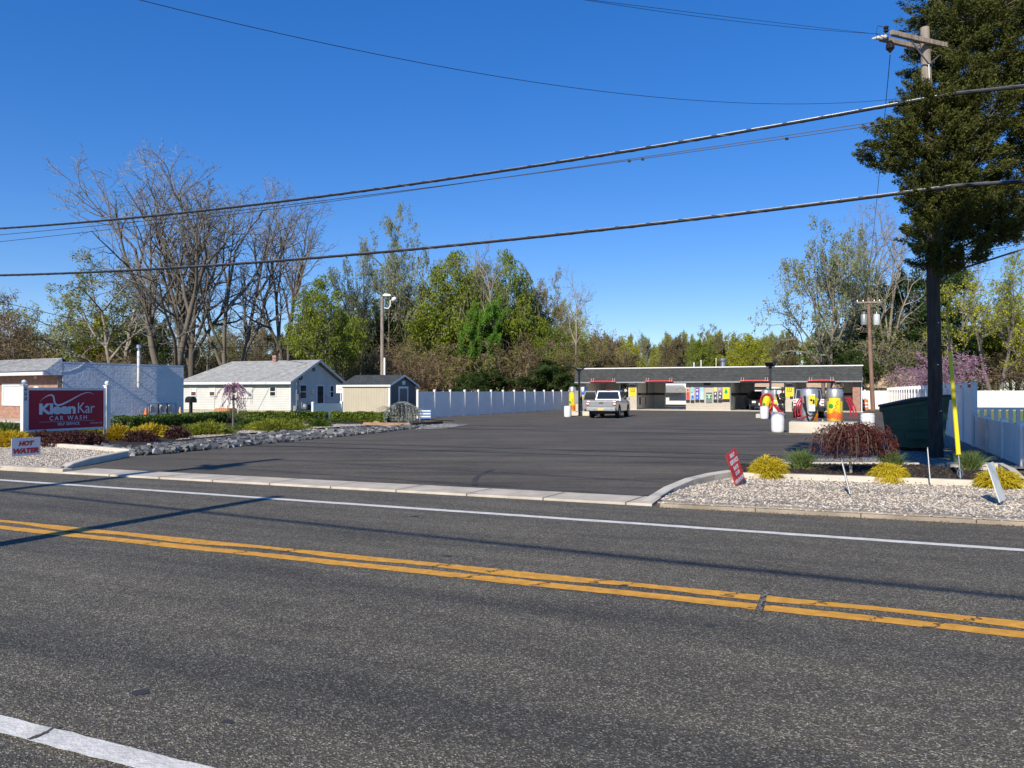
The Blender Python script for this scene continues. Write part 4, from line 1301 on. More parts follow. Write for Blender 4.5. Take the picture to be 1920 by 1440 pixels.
def vehicle(name, loc, rz, label, paint, L_=5.3, W=1.86, belt=1.08, bed=1.10, top=1.74, sill=0.45, r=0.38, axles=(-1.45, 1.75), cab=(-0.45, 1.35), roof=(-0.3, 0.75), tum=0.16,
            trim=None, flare=False, hard_top=None, cat='pickup truck', kind='pickup'):
    """y runs forward, the tail is at -L_/2"""
    trim = trim or m_dkmetal
    t = thing(name, loc, label, cat, rz=rz)
    h = L_ / 2
    prof = [(-h + 0.06, sill + 0.06)] + arch(axles[0], r, r + 0.10) + arch(axles[1], r, r + 0.10) + [(h - 0.1, sill), (h, sill + 0.2), (h - 0.02, belt - 0.22), (h - 0.25, belt - 0.08), (cab[1] + 0.25, belt), (cab[0] - 0.02, belt + 0.02), (cab[0] - 0.06, bed), (-h, bed), (-h - 0.0, sill + 0.35)]
    prof = [(p[0], max(p[1], 0.3)) for p in prof]
    MB().prism(prof, -W / 2, W / 2, 'x').build('body', paint, t, bev=0.05, seg=3)
    # cabin: tapered box
    c0, c1 = cab; r0, r1 = roof; w0, w1 = W / 2 - 0.04, W / 2 - 0.04 - tum
    zb, zt = belt - 0.01, top
    B = [(-w0, c0, zb), (w0, c0, zb), (w0, c1, zb), (-w0, c1, zb)]
    T = [(-w1, r0, zt), (w1, r0, zt), (w1, r1, zt), (-w1, r1, zt)]
    mb = MB(); mb.add(B + T, [(0, 3, 2, 1), (4, 5, 6, 7), (0, 1, 5, 4), (1, 2, 6, 5), (2, 3, 7, 6), (3, 0, 4, 7)])
    cabo = mb.build('cabin', hard_top or paint, t, bev=0.06, seg=3)

    def gl(q, inset=0.12, off=0.012):
        q = [Vector(p) for p in q]; n = (q[1] - q[0]).cross(q[3] - q[0]).normalized(); c = sum(q, Vector()) / 4
        lo, hi = 0.16, 0.86
        a = q[0].lerp(q[3], lo); b = q[1].lerp(q[2], lo); cc = q[1].lerp(q[2], hi); d = q[0].lerp(q[3], hi)
        f = lambda u, v: u.lerp(v, inset)
        return [f(a, b) + n * off, f(b, a) + n * off, f(cc, d) + n * off, f(d, cc) + n * off]
    MB().poly(gl([B[0], B[1], T[1], T[0]], 0.07)).build('rear_window', m_tglass, t)
    MB().poly(gl([B[2], B[3], T[3], T[2]], 0.07)).build('windscreen', m_tglass, t)
    for (i, j) in ((1, 2), (3, 0)):
        q = [Vector(B[i]), Vector(B[j]), Vector(T[j]), Vector(T[i])]
        for (f0, f1) in ((0.0, 0.5), (0.5, 1.0)):
            MB().poly(gl([q[0].lerp(q[1], f0), q[0].lerp(q[1], f1), q[3].lerp(q[2], f1), q[3].lerp(q[2], f0)], 0.07)).build('side_window', m_tglass, t)
    for ay in axles:
        for sx in (-1, 1):
            mb = MB(); mb.lathe((0, 0), [(r * 0.6, -0.12), (r * 0.95, -0.12), (r, -0.07), (r, 0.07), (r * 0.95, 0.12), (r * 0.6, 0.12)], 24)
            mb.xf(Matrix.Translation((sx * (W / 2 - 0.12), ay, r)) @ Matrix.Rotation(R(90), 4, 'Y'))
            w = mb.build('wheel', m_tyre, t, smooth=True)
            mb = MB(); mb.lathe((0, 0), [(0.02, 0.1), (r * 0.25, 0.125), (r * 0.3, 0.09)], 12)
            for k in range(6):
                a = k * math.pi / 3; mb.box((math.cos(a) * r * 0.36, math.sin(a) * r * 0.36, 0.108), (r * 0.5, 0.06, 0.03), rz=a)
            mb.lathe((0, 0), [(r * 0.56, 0.09), (r * 0.64, 0.125), (r * 0.64, 0.1), (r * 0.55, 0.08)], 24, caps=False)
            mb.xf(Matrix.Translation((sx * (W / 2 - 0.12), ay, r)) @ Matrix.Rotation(R(90 * sx), 4, 'Y'))
            mb.build('rim', m_rim, w)
            if flare:
                ps = arch(ay, r, r + 0.13, 12)
                mb = MB(); mb.tube([(sx * (W / 2 + 0.02), p[0], p[1]) for p in ps], 0.06, 6); mb.build('fender_flare', m_black, t)
    # tail
    yb = -h
    if kind == 'pickup':
        mb = MB(); mb.b2(-W / 2 + 0.2, W / 2 - 0.2, yb - 0.025, yb + 0.01, sill + 0.28, bed - 0.01)
        tg = mb.build('tailgate', paint, t, bev=0.015)
        mb = MB(); mb.b2(-0.13, 0.13, yb - 0.045, yb - 0.02, bed - 0.17, bed - 0.11); mb.build('handle', m_black, tg)
        mb = MB(); mb.poly([(-W / 2 + 0.09, yb + 0.1, bed + .004), (W / 2 - 0.09, yb + 0.1, bed + .004), (W / 2 - 0.09, c0 - 0.1, bed + .004), (-W / 2 + 0.09, c0 - 0.1, bed + .004)]); mb.build('bed', m_black, t)  # black sheet over the solid body stands in for the bed's shaded hollow
    for sx in (-1, 1):
        mb = MB(); mb.b2(sx * (W / 2 - 0.1) - 0.075, sx * (W / 2 - 0.1) + 0.075, yb - 0.03, yb + 0.03, sill + 0.36, bed - 0.08, 0); mb.b2(sx * (W / 2 - 0.1) - 0.07, sx * (W / 2 - 0.1) + 0.07, yb - 0.035, yb - 0.02, sill + 0.42, sill + 0.52, 1)
        mb.build('tail_light', [m_lamp_r, m_lamp_w], t)
        mb = MB(); mb.b2(sx * (W / 2 - 0.25) - 0.15, sx * (W / 2 - 0.25) + 0.15, h - 0.02, h + 0.02, belt - 0.38, belt - 0.2); mb.build('headlight', m_lamp_w, t)
        mb = MB(); mb.b2(sx * (W / 2 + 0.12) - 0.1, sx * (W / 2 + 0.12) + 0.1, c1 - 0.35, c1 - 0.25, belt + 0.02, belt + 0.2); mb.build('mirror', trim, t)
    mb = MB(); mb.b2(-W / 2 + 0.02, W / 2 - 0.02, yb - 0.14, yb + 0.02, sill + 0.02, sill + 0.24)
    bp = mb.build('rear_bumper', trim, t, bev=0.04)
    mb = MB(); mb.b2(-0.17, 0.17, yb - 0.155, yb - 0.142, sill + 0.06, sill + 0.22); mb.build('licence_plate', m_plate, bp)
    mb = MB(); mb.b2(-W / 2 + 0.02, W / 2 - 0.02, h - 0.05, h + 0.1, sill - 0.02, sill + 0.2); mb.build('front_bumper', trim, t, bev=0.04)
    mb = MB(); mb.b2(-0.5, 0.5, h - 0.01, h + 0.015, belt - 0.4, belt - 0.18); mb.build('grille', m_black, t)
    mb = MB(); mb.b2(-W / 2 + 0.3, W / 2 - 0.3, -h + 0.4, h - 0.4, 0.28, sill + 0.1); mb.tube([(-0.5, axles[0], r), (0.5, axles[0], r)], 0.07, 8); mb.build('chassis', m_black, t)
    return t


m_silver = plain('silver car paint', (0.33, 0.33, 0.335), 0.3, metal=0.4, var=0.04, coat=0.6)
m_cwhite = plain('white car paint', (0.78, 0.78, 0.77), 0.3, var=0.03, coat=0.6)
m_cblack = plain('black car paint', (0.010, 0.010, 0.012), 0.15, var=0.05, coat=0.8)
TP = G(1127, 785) + Vector((0.82, 2.52, 0))
TK = vehicle('pickup_truck', TP, R(-18.0), 'silver pickup truck seen from behind with a left door open', m_silver, trim=m_grey_metal)
mb = MB(); mb.b2(-0.12, 0.12, -0.36, -0.30, 1.735, 1.775); mb.build('brake_light', m_lamp_r, TK)
for sx, y0 in ((-1, -0.1),):       # open rear door
    mb = MB()
    mb.prism([(0.0, 0.5), (0.98, 0.5), (1.0, 1.08), (0.82, 1.70), (0.12, 1.70), (0.0, 1.08)], -0.03, 0.03, 'y')
    mb.xf(Matrix.Translation((sx * 0.93, y0 + 0.9, 0)) @ Matrix.Rotation(R(-12 if sx > 0 else 192), 4, 'Z'))
    d = mb.build('open_door', m_silver, TK, bev=0.02)
    for q in (-0.036, 0.036):
        mb = MB(); mb.poly([(0.1, q, 1.12), (0.9, q, 1.12), (0.77, q, 1.62), (0.17, q, 1.62)])
        mb.xf(Matrix.Translation((sx * 0.93, y0 + 0.9, 0)) @ Matrix.Rotation(R(-12 if sx > 0 else 192), 4, 'Z'))
        mb.build('pane', m_tglass, d)
JP = D(1517, 47.5, 0)
JK = vehicle('pickup_truck', JP + Vector((0.9, 2.5, 0)), R(-20.5), 'white boxy pickup with a black hard top parked behind the vacuums', m_cwhite, L_=5.4, W=1.80, belt=1.14, bed=1.20, top=1.86, sill=0.55, r=0.42, axles=(-1.5, 1.7), cab=(-2.1, 1.0), roof=(-1.85, 0.6), tum=0.10, trim=m_black, flare=True, hard_top=m_cblack)
SUV = vehicle('parked_car', cwp(15.15, 3.6, 0.06), R(-23 + 180 + 12), 'black car standing nose out in the third wash bay', m_cblack, L_=4.7, W=1.85, belt=1.0, bed=1.02, top=1.62, sill=0.35, r=0.35, axles=(-1.4, 1.4), cab=(-2.1, 1.0), roof=(-1.7, 0.2), tum=0.2, kind='suv', cat='car')
mb = MB(); mb.b2(-0.3, 0.3, 2.42, 2.45, 0.42, 0.62); mb.build('licence_plate', m_lamp_w, SUV)
# dark vehicle shadowed beyond the sunlit third bay is left as the gap to the yard


# ------------------------------------------------------------------ person (skinned figure)
def skin(name, verts, edges, radii, mat, parent, sub=1, root=0):
    me = bpy.data.meshes.new(name); me.from_pydata(verts, edges, []); me.update()
    o = bpy.data.objects.new(name, me); COL.objects.link(o)
    md = o.modifiers.new('skin', 'SKIN'); md.use_smooth_shade = True
    if not me.skin_vertices:
        bpy.context.view_layer.objects.active = o
    sv = me.skin_vertices[0].data if me.skin_vertices else None
    if sv is None:
        return o
    for i, r in enumerate(radii):
        sv[i].radius = (r, r) if not isinstance(r, tuple) else r
    sv[root].use_root = True
    if sub:
        s = o.modifiers.new('sub', 'SUBSURF'); s.levels = sub; s.render_levels = sub
    bpy.context.view_layer.update()
    dg = bpy.context.evaluated_depsgraph_get()
    nm = bpy.data.meshes.new_from_object(o.evaluated_get(dg))
    o.modifiers.clear(); o.data = nm
    nm.materials.clear(); nm.materials.append(mat)
    o.parent = parent
    return o


m_skin = plain('skin', (0.12, 0.07, 0.05), 0.6, var=0.1)
m_cloth = plain('black clothing', (0.012, 0.012, 0.014), 0.85, var=0.2)
m_hair = plain('dark hair', (0.010, 0.008, 0.007), 0.7)
PS = thing('person', cwp(xs(1467), -0.2, 0.06), 'person in black hoodie and shorts standing with hands together at the bay edge', 'person', rz=R(20))
bv = [(0, 0, 0.95), (0, 0, 1.18), (0, -0.01, 1.40), (0, -0.01, 1.50), (0, -0.02, 1.56), (0, -0.035, 1.66), (0, -0.025, 1.72),
      (0.09, 0, 0.9), (0.10, -0.01, 0.50), (0.11, 0.02, 0.10), (0.115, -0.12, 0.045),
      (-0.09, 0, 0.9), (-0.11, -0.01, 0.50), (-0.13, 0.02, 0.10), (-0.14, -0.12, 0.045),
      (0.19, 0, 1.40), (0.25, 0.02, 1.12), (0.12, -0.17, 1.10), (0.06, -0.22, 1.12),
      (-0.19, 0, 1.40), (-0.25, 0.02, 1.12), (-0.12, -0.17, 1.08), (-0.06, -0.22, 1.09)]
be = [(0, 1), (1, 2), (2, 3), (3, 4), (4, 5), (5, 6), (0, 7), (7, 8), (8, 9), (9, 10), (0, 11), (11, 12), (12, 13), (13, 14), (2, 15), (15, 16), (16, 17), (17, 18), (2, 19), (19, 20), (20, 21), (21, 22)]
br_ = [.13, .12, .14, .06, .06, .088, .07, .085, .055, .038, .035, .085, .055, .038, .035, .06, .045, .033, .028, .06, .045, .033, .028]
for s in (1, -1):
    base = 18 if s > 0 else 22
    bx, by, bz = bv[base]
    for k, (dx, ln) in enumerate(((-.03, .05), (-.012, .075), (0.006, .08), (0.022, .07), (0.036, .055))):
        i = len(bv)
        bv += [(bx - s * 0.02 + 0.0, by - 0.01, bz + dx), (bx - s * (0.02 + ln * .6), by - 0.03, bz + dx), (bx - s * (0.02 + ln), by - 0.02, bz + dx - 0.012)]
        be += [(base, i), (i, i + 1), (i + 1, i + 2)]; br_ += [.010, .009, .007]
BODY = skin('body', bv, be, br_, m_skin, PS)
mb = MB(); mb.ball((0, -0.14, 1.645), 0.018, 6, sz=1.5)
for s in (1, -1): mb.ball((s * 0.035, -0.112, 1.67), 0.012, 6); mb.ball((s * 0.088, -0.02, 1.65), 0.022, 6, sz=1.6)
mb.b2(-0.025, 0.025, -0.125, -0.11, 1.605, 1.612); mb.build('face', m_skin, PS)
mb = MB(); mb.ball((0, -0.01, 1.70), 0.105, 10, sz=0.9); mb.build('hair', m_hair, PS, smooth=True)
skin('hoodie', [(0, 0, 0.98), (0, 0, 1.18), (0, -0.01, 1.40), (0, 0.03, 1.50), (0.19, 0, 1.40), (0.25, 0.02, 1.12), (0.13, -0.16, 1.10), (-0.19, 0, 1.40), (-0.25, 0.02, 1.12), (-0.13, -0.16, 1.08)],
     [(0, 1), (1, 2), (2, 3), (2, 4), (4, 5), (5, 6), (2, 7), (7, 8), (8, 9)], [.16, .155, .17, .09, .08, .065, .05, .08, .065, .05], m_cloth, PS)
skin('shorts', [(0, 0, 0.98), (0.09, 0, 0.88), (0.10, -0.005, 0.58), (-0.09, 0, 0.88), (-0.11, -0.005, 0.58)], [(0, 1), (1, 2), (0, 3), (3, 4)], [.155, .115, .105, .115, .105], m_cloth, PS)
for s, fx in ((1, .115), (-1, -.14)):
    mb = MB(); mb.box((fx, -0.06, 0.045), (0.1, 0.27, 0.09)); mb.build('shoe', m_cloth, PS, bev=0.03, seg=3)

# ------------------------------------------------------------------ vacuums, barrels, poles on the car park
m_vac, nt, b, _ = new_mat('fruit print wrap')
co = coords(nt); sx = nt.nodes.new('ShaderNodeSeparateXYZ'); L(nt, co, sx.inputs[0])
zz = N(nt, 'ShaderNodeMath', operation='MULTIPLY_ADD'); L(nt, noise(nt, co, 7, 3), zz.inputs[0]); zz.inputs[1].default_value = 0.6; L(nt, sx.outputs[2], zz.inputs[2])
r1 = ramp(nt, zz.outputs[0], [(0.33, (0.62, 0.50, 0.02)), (0.42, (0.60, 0.10, 0.02)), (0.62, (0.70, 0.16, 0.02)), (0.74, (0.78, 0.58, 0.015)), (1.0, (0.78, 0.62, 0.015))])
L(nt, r1.outputs[0], b.inputs['Base Color']); b.inputs['Roughness'].default_value = 0.4
m_orange = plain('orange print ink', (0.72, 0.20, 0.02), 0.45)
m_green = plain('green print ink', (0.03, 0.30, 0.06), 0.45)
m_redhose = plain('red vacuum hose', (0.42, 0.012, 0.035), 0.45, var=0.2)
m_panel = plain('white control panel', (0.74, 0.74, 0.72), 0.5)


def hose(mb, a, b_, drop, n=14, r=0.032, side=0.12):
    r *= 0.85
    pts = []
    for i in range(n + 1):
        t = i / n
        pts.append((a[0] + (b_[0] - a[0]) * t + side * math.sin(math.pi * t), a[1] + (b_[1] - a[1]) * t, a[2] + (b_[2] - a[2]) * t - drop * math.sin(math.pi * t)))
    mb.tube(pts, r, 7)


def vacuum(loc, rz, label, rad=0.32, h=1.28, style='wrap', face=-90.0, group='self service vacuums'):
    t = thing('vacuum', loc, label, 'vacuum', group, rz=rz)
    MB().lathe((0, 0), [(rad, 0), (rad, h)], 28).build('canister', m_steel, t, smooth=True)
    mb = MB().lathe((0, 0), [(rad * 1.04, h - 0.30), (rad * 1.04, h - 0.02), (rad * 0.9, h + 0.05), (0.02, h + 0.09)], 28); mb.build('dome', m_steel, t, smooth=True)
    fa = R(face)

    def wrap(a0, a1, z0, z1, m, name, off=0.012):
        mb = MB(); n = 10
        for i in range(n):
            p, q = fa + a0 + (a1 - a0) * i / n, fa + a0 + (a1 - a0) * (i + 1) / n
            rr = rad + off
            mb.poly([(rr * math.cos(p), rr * math.sin(p), z0), (rr * math.cos(q), rr * math.sin(q), z0), (rr * math.cos(q), rr * math.sin(q), z1), (rr * math.cos(p), rr * math.sin(p), z1)])
        return mb.build(name, m, t)
    if style == 'wrap':
        w = wrap(-R(50), R(38), 0.02, h - 0.32, m_vac, 'printed_wrap')
        wrap(R(41), R(78), 0.02, h - 0.45, m_vac, 'printed_wrap')
        wrap(-R(85), -R(52), 0.02, h - 0.45, m_vac, 'printed_wrap')
        mb = MB(); pts = []
        for i in range(44):
            s = i / 43; a = fa + R(-18) + R(34) * s + R(8) * math.sin(s * 26); z = 0.22 + 0.62 * s
            pts.append(((rad + .018) * math.cos(a), (rad + .018) * math.sin(a), z))
        mb.tube(pts, 0.014, 5); mb.build('script', m_orange, w)
        mb = MB(); mb.ball((0, 0, 0), 0.1, 8)
        mb.v = [(p[0], p[1] * 0.12, p[2]) for p in mb.v]
        a = fa + R(-32); mb.xf(Matrix.Translation(((rad + .012) * math.cos(a), (rad + .012) * math.sin(a), 0.62)) @ Matrix.Rotation(a + R(90), 4, 'Z')); mb.build('leaf_print', m_green, w)
    else:
        w = wrap(R(20), R(62), 0.02, h - 0.30, m_vac, 'printed_wrap')
        mb = MB(); mb.b2(-0.10, 0.16, -rad - 0.14, -rad + 0.05, 0.42, 1.12, 0)
        cp = mb.build('control_panel', m_panel, t, bev=0.015)
        mb = MB(); mb.b2(-0.085, 0.145, -rad - 0.148, -rad - 0.142, 0.70, 1.08); mb.build('face_plate', plain('yellow panel', (0.75, 0.62, 0.02), 0.5), cp)
        mb = MB(); mb.ball((0.0, -rad - 0.152, 0.88), 0.045, 8); mb.b2(0.06, 0.13, -rad - 0.156, -rad - 0.15, 0.72, 0.9); mb.build('coin_slot', m_black, cp)
    return t


def vac_hose(t, col, a, b_, drop, side, rr=0.032, name='hose', count=1):
    mb = MB()
    for k in range(count):
        hose(mb, (a[0] + 0.07 * k, a[1] - .03 * k, a[2]), (b_[0] + 0.10 * k, b_[1] - .03 * k, b_[2] + 0.04 * k), drop * (1 - .12 * k), r=rr, side=side)
    mb.build(name, col, t, smooth=True)


# right island
IB = thing('vacuum_island', G(1479, 812) + RU * 1.5 + RV * 0.75, 'raised pale concrete block carrying two vacuums behind the maple', 'concrete island', rz=TH)
MB().b2(-1.5, 1.5, -0.75, 0.75, 0, 0.45).build('block', m_conc_lt, IB, bev=0.02)
ibp = G(1479, 812) + RU * 1.5 + RV * 0.75
vr1 = D(1517, 31.7, 0.45); vr2 = D(1565, 32.0, 0.45)
v1 = vacuum(vr1, R(-12), 'steel vacuum with white coin panel and looped black hose on the island', rad=0.34, style='panel')
vac_hose(v1, m_redhose, (-0.34, -0.1, 1.0), (-0.55, -0.15, 0.18), 0.0, -0.10, count=3)
vac_hose(v1, m_redhose, (-0.50, -0.2, 0.16), (-0.25, -0.3, 0.2), 0.06, 0.0, count=2)
vac_hose(v1, m_black, (-0.22, -0.30, 1.05), (0.36, -0.34, 0.95), 1.0, -0.10, rr=0.05)
vac_hose(v1, m_black, (-0.28, -0.30, 0.75), (0.34, -0.34, 0.7), 0.5, -0.05, rr=0.045)
v2 = vacuum(vr2, R(-18), 'vacuum wrapped in bright yellow fruit print on the island', rad=0.30, style='wrap')
vac_hose(v2, m_redhose, (0.40, -0.05, 1.0), (0.62, -0.1, 0.12), 0.0, 0.06, count=3)
mb = MB(); mb.box((-0.55, 0.1, 0.02), (0.2, 0.12, 0.06)); mb.build('floor_bracket', m_trim, v2)

# middle island
vm = D(1437, 47.6, 0.25)
IB2 = thing('vacuum_island', D(1440, 48.0, 0) + Vector((0.2, 0.3, 0)), 'small pale concrete block under the middle vacuum and lamp pole', 'concrete island', rz=TH)
MB().b2(-0.8, 0.9, -0.4, 0.4, 0, 0.25).build('block', m_conc_lt, IB2, bev=0.02)
v3 = vacuum(vm, R(-15), 'yellow wrapped vacuum inside a red hose ring by the lamp pole', rad=0.27, h=1.45, style='wrap')
mb = MB(); mb.tube([(0.36 * math.cos(a) - 0.0, -0.34, 0.78 + 0.5 * math.sin(a)) for a in [i * 6.283 / 24 for i in range(25)]], 0.06, 8, caps=False); mb.build('hose', m_redhose, v3, smooth=True)
v4 = vacuum(D(1452.5, 47.4, 0.0), R(-20), 'black and grey vacuum with hanging hoses beside the middle lamp pole', rad=0.15, h=1.7, style='panel')
vac_hose(v4, m_black, (0.1, -0.3, 1.5), (0.5, -0.3, 0.3), 0.0, -0.05, rr=0.05, count=2)
vac_hose(v4, m_redhose, (-0.1, -0.3, 0.9), (0.4, -0.35, 0.3), 0.1, 0.05, rr=0.05, count=2)
vac_hose(v4, m_redhose, (-0.28, -0.3, 1.0), (0.0, -0.35, 0.25), 0.1, -0.2, rr=0.035)

# left island by the pickup
IB3 = thing('vacuum_island', D(1084, 53.0, 0), 'low pale concrete block under the vacuums beside the pickup', 'concrete island', rz=TH)
MB().b2(-0.75, 0.9, -0.35, 0.5, 0, 0.3).build('block', m_conc_lt, IB3, bev=0.02)
v5 = vacuum(D(1073.5, 53.2, 0.3), R(-8), 'yellow and red wrapped vacuum nearest the long white fence', rad=0.24, h=1.62, style='wrap', face=-100)
v6 = vacuum(D(1094, 53.6, 0.3), R(-5), 'steel vacuum with a blue strip between lamp pole and pickup', rad=0.30, h=1.62, style='panel')
mb = MB()
for i in range(6):
    a0, a1 = R(-120) + R(40) * i / 6, R(-120) + R(40) * (i + 1) / 6
    mb.poly([(.315 * math.cos(a0), .315 * math.sin(a0), 0.6), (.315 * math.cos(a1), .315 * math.sin(a1), 0.6), (.315 * math.cos(a1), .315 * math.sin(a1), 1.3), (.315 * math.cos(a0), .315 * math.sin(a0), 1.3)])
mb.build('blue_strip', plain('blue strip', (0.03, 0.10, 0.55), 0.4), v6)
vac_hose(v6, m_black, (-0.2, -0.3, 0.9), (0.35, -0.35, 0.5), 0.5, 0.0, rr=0.05, count=3)
mb = MB(); mb.tube([(-0.42, -0.5, 0.7), (-0.42, -0.55, 0.1), (-0.35, -0.7, -0.24), (0.0, -1.0, -0.26), (0.8, -1.2, -0.26), (1.0, -1.2, -0.1)], 0.045, 8); mb.build('hose', m_redhose, v6, smooth=True)
ET = thing('payment_box', D(1081.5, 52.7, 0.3), 'grey steel cabinet on a stand between fence and lamp pole', 'cabinet', rz=R(-5))
MB().b2(-0.15, 0.15, -0.12, 0.12, 0.55, 1.42).build('cabinet', m_grey_metal, ET, bev=0.02)
MB().b2(-0.09, 0.09, -0.08, 0.08, 0, 0.55).build('stand', m_conc_lt, ET)
CN = thing('spray_drum', D(1104, 52.9, 0), 'cream and red striped canister beside the pickup rear wheel', 'canister')
MB().lathe((0, 0), [(0.17, 0), (0.17, 0.85), (0.1, 0.95)], 18).build('body', plain('cream', (0.62, 0.56, 0.46), 0.5), CN, smooth=True)
mb = MB(); mb.lathe((0, 0), [(0.175, 0.3), (0.175, 0.45)], 18); mb.lathe((0, 0), [(0.175, 0.6), (0.175, 0.7)], 18); mb.build('band', m_redp, CN)


def lamp_pole(loc, H, label, rot):
    t = thing('lamp_pole', loc, label, 'lamp post', 'flood lamp poles on the car park', rz=rot)
    MB().b2(-0.06, 0.06, -0.06, 0.06, 0, H - 0.15).build('pole', m_dkmetal, t)
    MB().b2(-0.12, 0.12, -0.12, 0.12, 0.0, 0.05).build('base_plate', m_dkmetal, t)
    MB().b2(-0.09, 0.09, -0.09, 0.09, H - 0.5, H - 0.12).build('bracket', m_black, t)
    for s in (-1, 1):
        mb = MB(); mb.box((0, 0, 0), (0.62, 0.5, 0.07))
        mb.add([(-0.1, -0.08, -0.03), (0.1, -0.08, -0.03), (0.1, 0.08, -0.03), (-0.1, 0.08, -0.03), (-0.25, -0.2, 0.0), (0.25, -0.2, 0.0), (0.25, 0.2, 0.0), (-0.25, 0.2, 0.0)][::1], [(0, 3, 2, 1), (0, 1, 5, 4), (1, 2, 6, 5), (2, 3, 7, 6), (3, 0, 4, 7)])
        mb.xf(Matrix.Translation((s * 0.36, 0, H - 0.08)) @ Matrix.Rotation(R(-24 * s), 4, 'Y'))
        mb.build('lamp_head', m_black, t)
        MB().tube([(0, 0, H - 0.3), (s * 0.3, 0, H - 0.12)], 0.05, 6).build('arm', m_black, t)


lamp_pole(D(1086, 52.2, 0.0), 3.35, 'dark twin headed lamp pole at the left end of the car wash', R(5))
lamp_pole(D(1444.5, 48.2, 0.25), 3.2, 'dark twin headed lamp pole in the middle by the red hose', R(62))


def barrel(loc, label, r=0.27, h=0.78):
    t = thing('barrel', loc, label, 'barrel', 'white plastic waste barrels')
    mb = MB().lathe((0, 0), [(r * 0.84, 0), (r * 0.93, 0.03), (r * 0.97, h * 0.1), (r, h * 0.3), (r * 1.0, h * 0.34), (r * 0.99, h * 0.36), (r, h * 0.38), (r, h * 0.66), (r * 0.99, h * 0.68), (r, h * 0.70), (r * 0.97, h * 0.93), (r * 0.93, h * 0.96)], 32)
    mb.build('body', m_drum, t, smooth=True)
    mb = MB().lathe((0, 0), [(r * 0.93, h * 0.955), (r * 1.0, h * 0.965), (r * 1.0, h), (r * 0.93, h), (r * 0.90, h * 0.96)], 32, caps=False); mb.build('rim', m_drum, t, smooth=True)
    mb = MB().lathe((0, 0), [(r * 0.9, h * 0.93), (r * 0.9, h * 0.94)], 24); mb.build('liner', m_black, t)
    return t


m_drum = plain('white barrel plastic', (0.74, 0.75, 0.77), 0.45, var=0.05)
barrel(G(1064.5, 782) , 'white barrel standing left of the pickup by the fence', 0.245, 0.72)
barrel(G(1433, 785.5), 'white barrel directly under the yellow vacuum with the red hose ring', 0.255, 0.76)
barrel(G(1458, 810.5), 'white barrel with a clear view all round, left of the concrete island', 0.26, 0.80)
barrel(D(1626.5, 33.5, 0), 'white barrel half hidden by the red maple', 0.29, 0.72)
# orange drum
OD = thing('traffic_drum', G(1622, 770), 'orange and white striped traffic drum beside the brick pillar', 'traffic drum')
mm = [plain('drum orange', (0.78, 0.18, 0.04), 0.5, var=0.12), plain('drum white', (0.72, 0.70, 0.64), 0.5, var=0.1)]
mb = MB(); zs = [0.06, 0.3, 0.44, 0.58, 0.72, 0.92]
for i in range(5):
    mb.lathe((0, 0), [(0.29 - 0.05 * zs[i], zs[i]), (0.29 - 0.05 * zs[i + 1] - .01, zs[i + 1])], 22, [0, 1, 0, 1, 0][i])
mb.lathe((0, 0), [(0.2, 0.92), (0.2, 0.98), (0.06, 0.98), (0.06, 1.06)], 18, 0)
mb.build('body', mm, OD, smooth=True); MB().lathe((0, 0), [(0.38, 0), (0.36, 0.06)], 22).build('base', m_black, OD)

# ------------------------------------------------------------------ dumpster
DP = thing('dumpster', (11.25, 21.45, 0), 'dark green steel dumpster with a sloping black lid in the shade', 'dumpster', rz=R(-25))
m_dg, nt, b, _ = new_mat('dark green steel')
co = coords(nt); f = noise(nt, co, 2.5, 6, 0.65)
r_ = ramp(nt, f, [(0.3, (0.010, 0.048, 0.024)), (0.65, (0.016, 0.070, 0.036)), (0.8, (0.04, 0.06, 0.035))])
L(nt, r_.outputs[0], b.inputs['Base Color']); b.inputs['Roughness'].default_value = 0.45
mb = MB(); mb.add([(-0.72, 0, 0.12), (0.66, 0, 0.12), (0.66, 1.8, 0.12), (-0.72, 1.8, 0.12), (-0.84, 0, 1.18), (0.84, 0, 1.50), (0.84, 1.8, 1.50), (-0.84, 1.8, 1.18)],
                   [(0, 3, 2, 1), (0, 1, 5, 4), (1, 2, 6, 5), (2, 3, 7, 6), (3, 0, 4, 7)])
mb.build('body', m_dg, DP)
mb = MB(); mb.b2(-0.78, 0.74, -0.05, -0.0, 0.62, 0.72); mb.b2(-0.8, 0.78, -0.05, 0.0, 0.92, 0.97); mb.b2(-0.75, -0.7, -0.05, 0, 0.15, 1.1); mb.b2(-0.02, 0.04, -0.04, 0, 0.15, 1.2); mb.b2(0.64, 0.70, -0.05, 0, 0.15, 1.4)
mb.box((0, -0.02, 1.34), (1.78, 0.09, 0.09), ry=-math.atan(0.32 / 1.68)); mb.box((0, 1.82, 1.34), (1.78, 0.09, 0.09), ry=-math.atan(0.32 / 1.68))
mb.b2(-0.9, -0.8, 0, 1.8, 1.1, 1.2)
mb.build('rib', m_dg, DP)
mb = MB(); mb.b2(-0.25, 0.55, -0.16, -0.05, 0.36, 0.56); mb.build('fork_pocket', m_dg, DP)
for y0 in (0.0, 0.92):
    mb = MB(); mb.add([(-0.93, y0 - 0.05, 1.24), (0.86, y0 - 0.05, 1.555), (0.86, y0 + 0.88, 1.555), (-0.93, y0 + 0.88, 1.24), (-0.93, y0 - 0.05, 1.28), (0.0, y0 - 0.05, 1.50), (0.0, y0 + 0.88, 1.50), (-0.93, y0 + 0.88, 1.28), (0.86, y0 - 0.05, 1.60), (0.86, y0 + 0.88, 1.60)],
                          [(0, 3, 2, 1), (4, 5, 6, 7), (5, 8, 9, 6), (0, 1, 8, 5, 4), (2, 3, 7, 6, 9), (1, 2, 9, 8), (3, 0, 4, 7)])
    mb.build('lid', m_black, DP)
mb = MB()
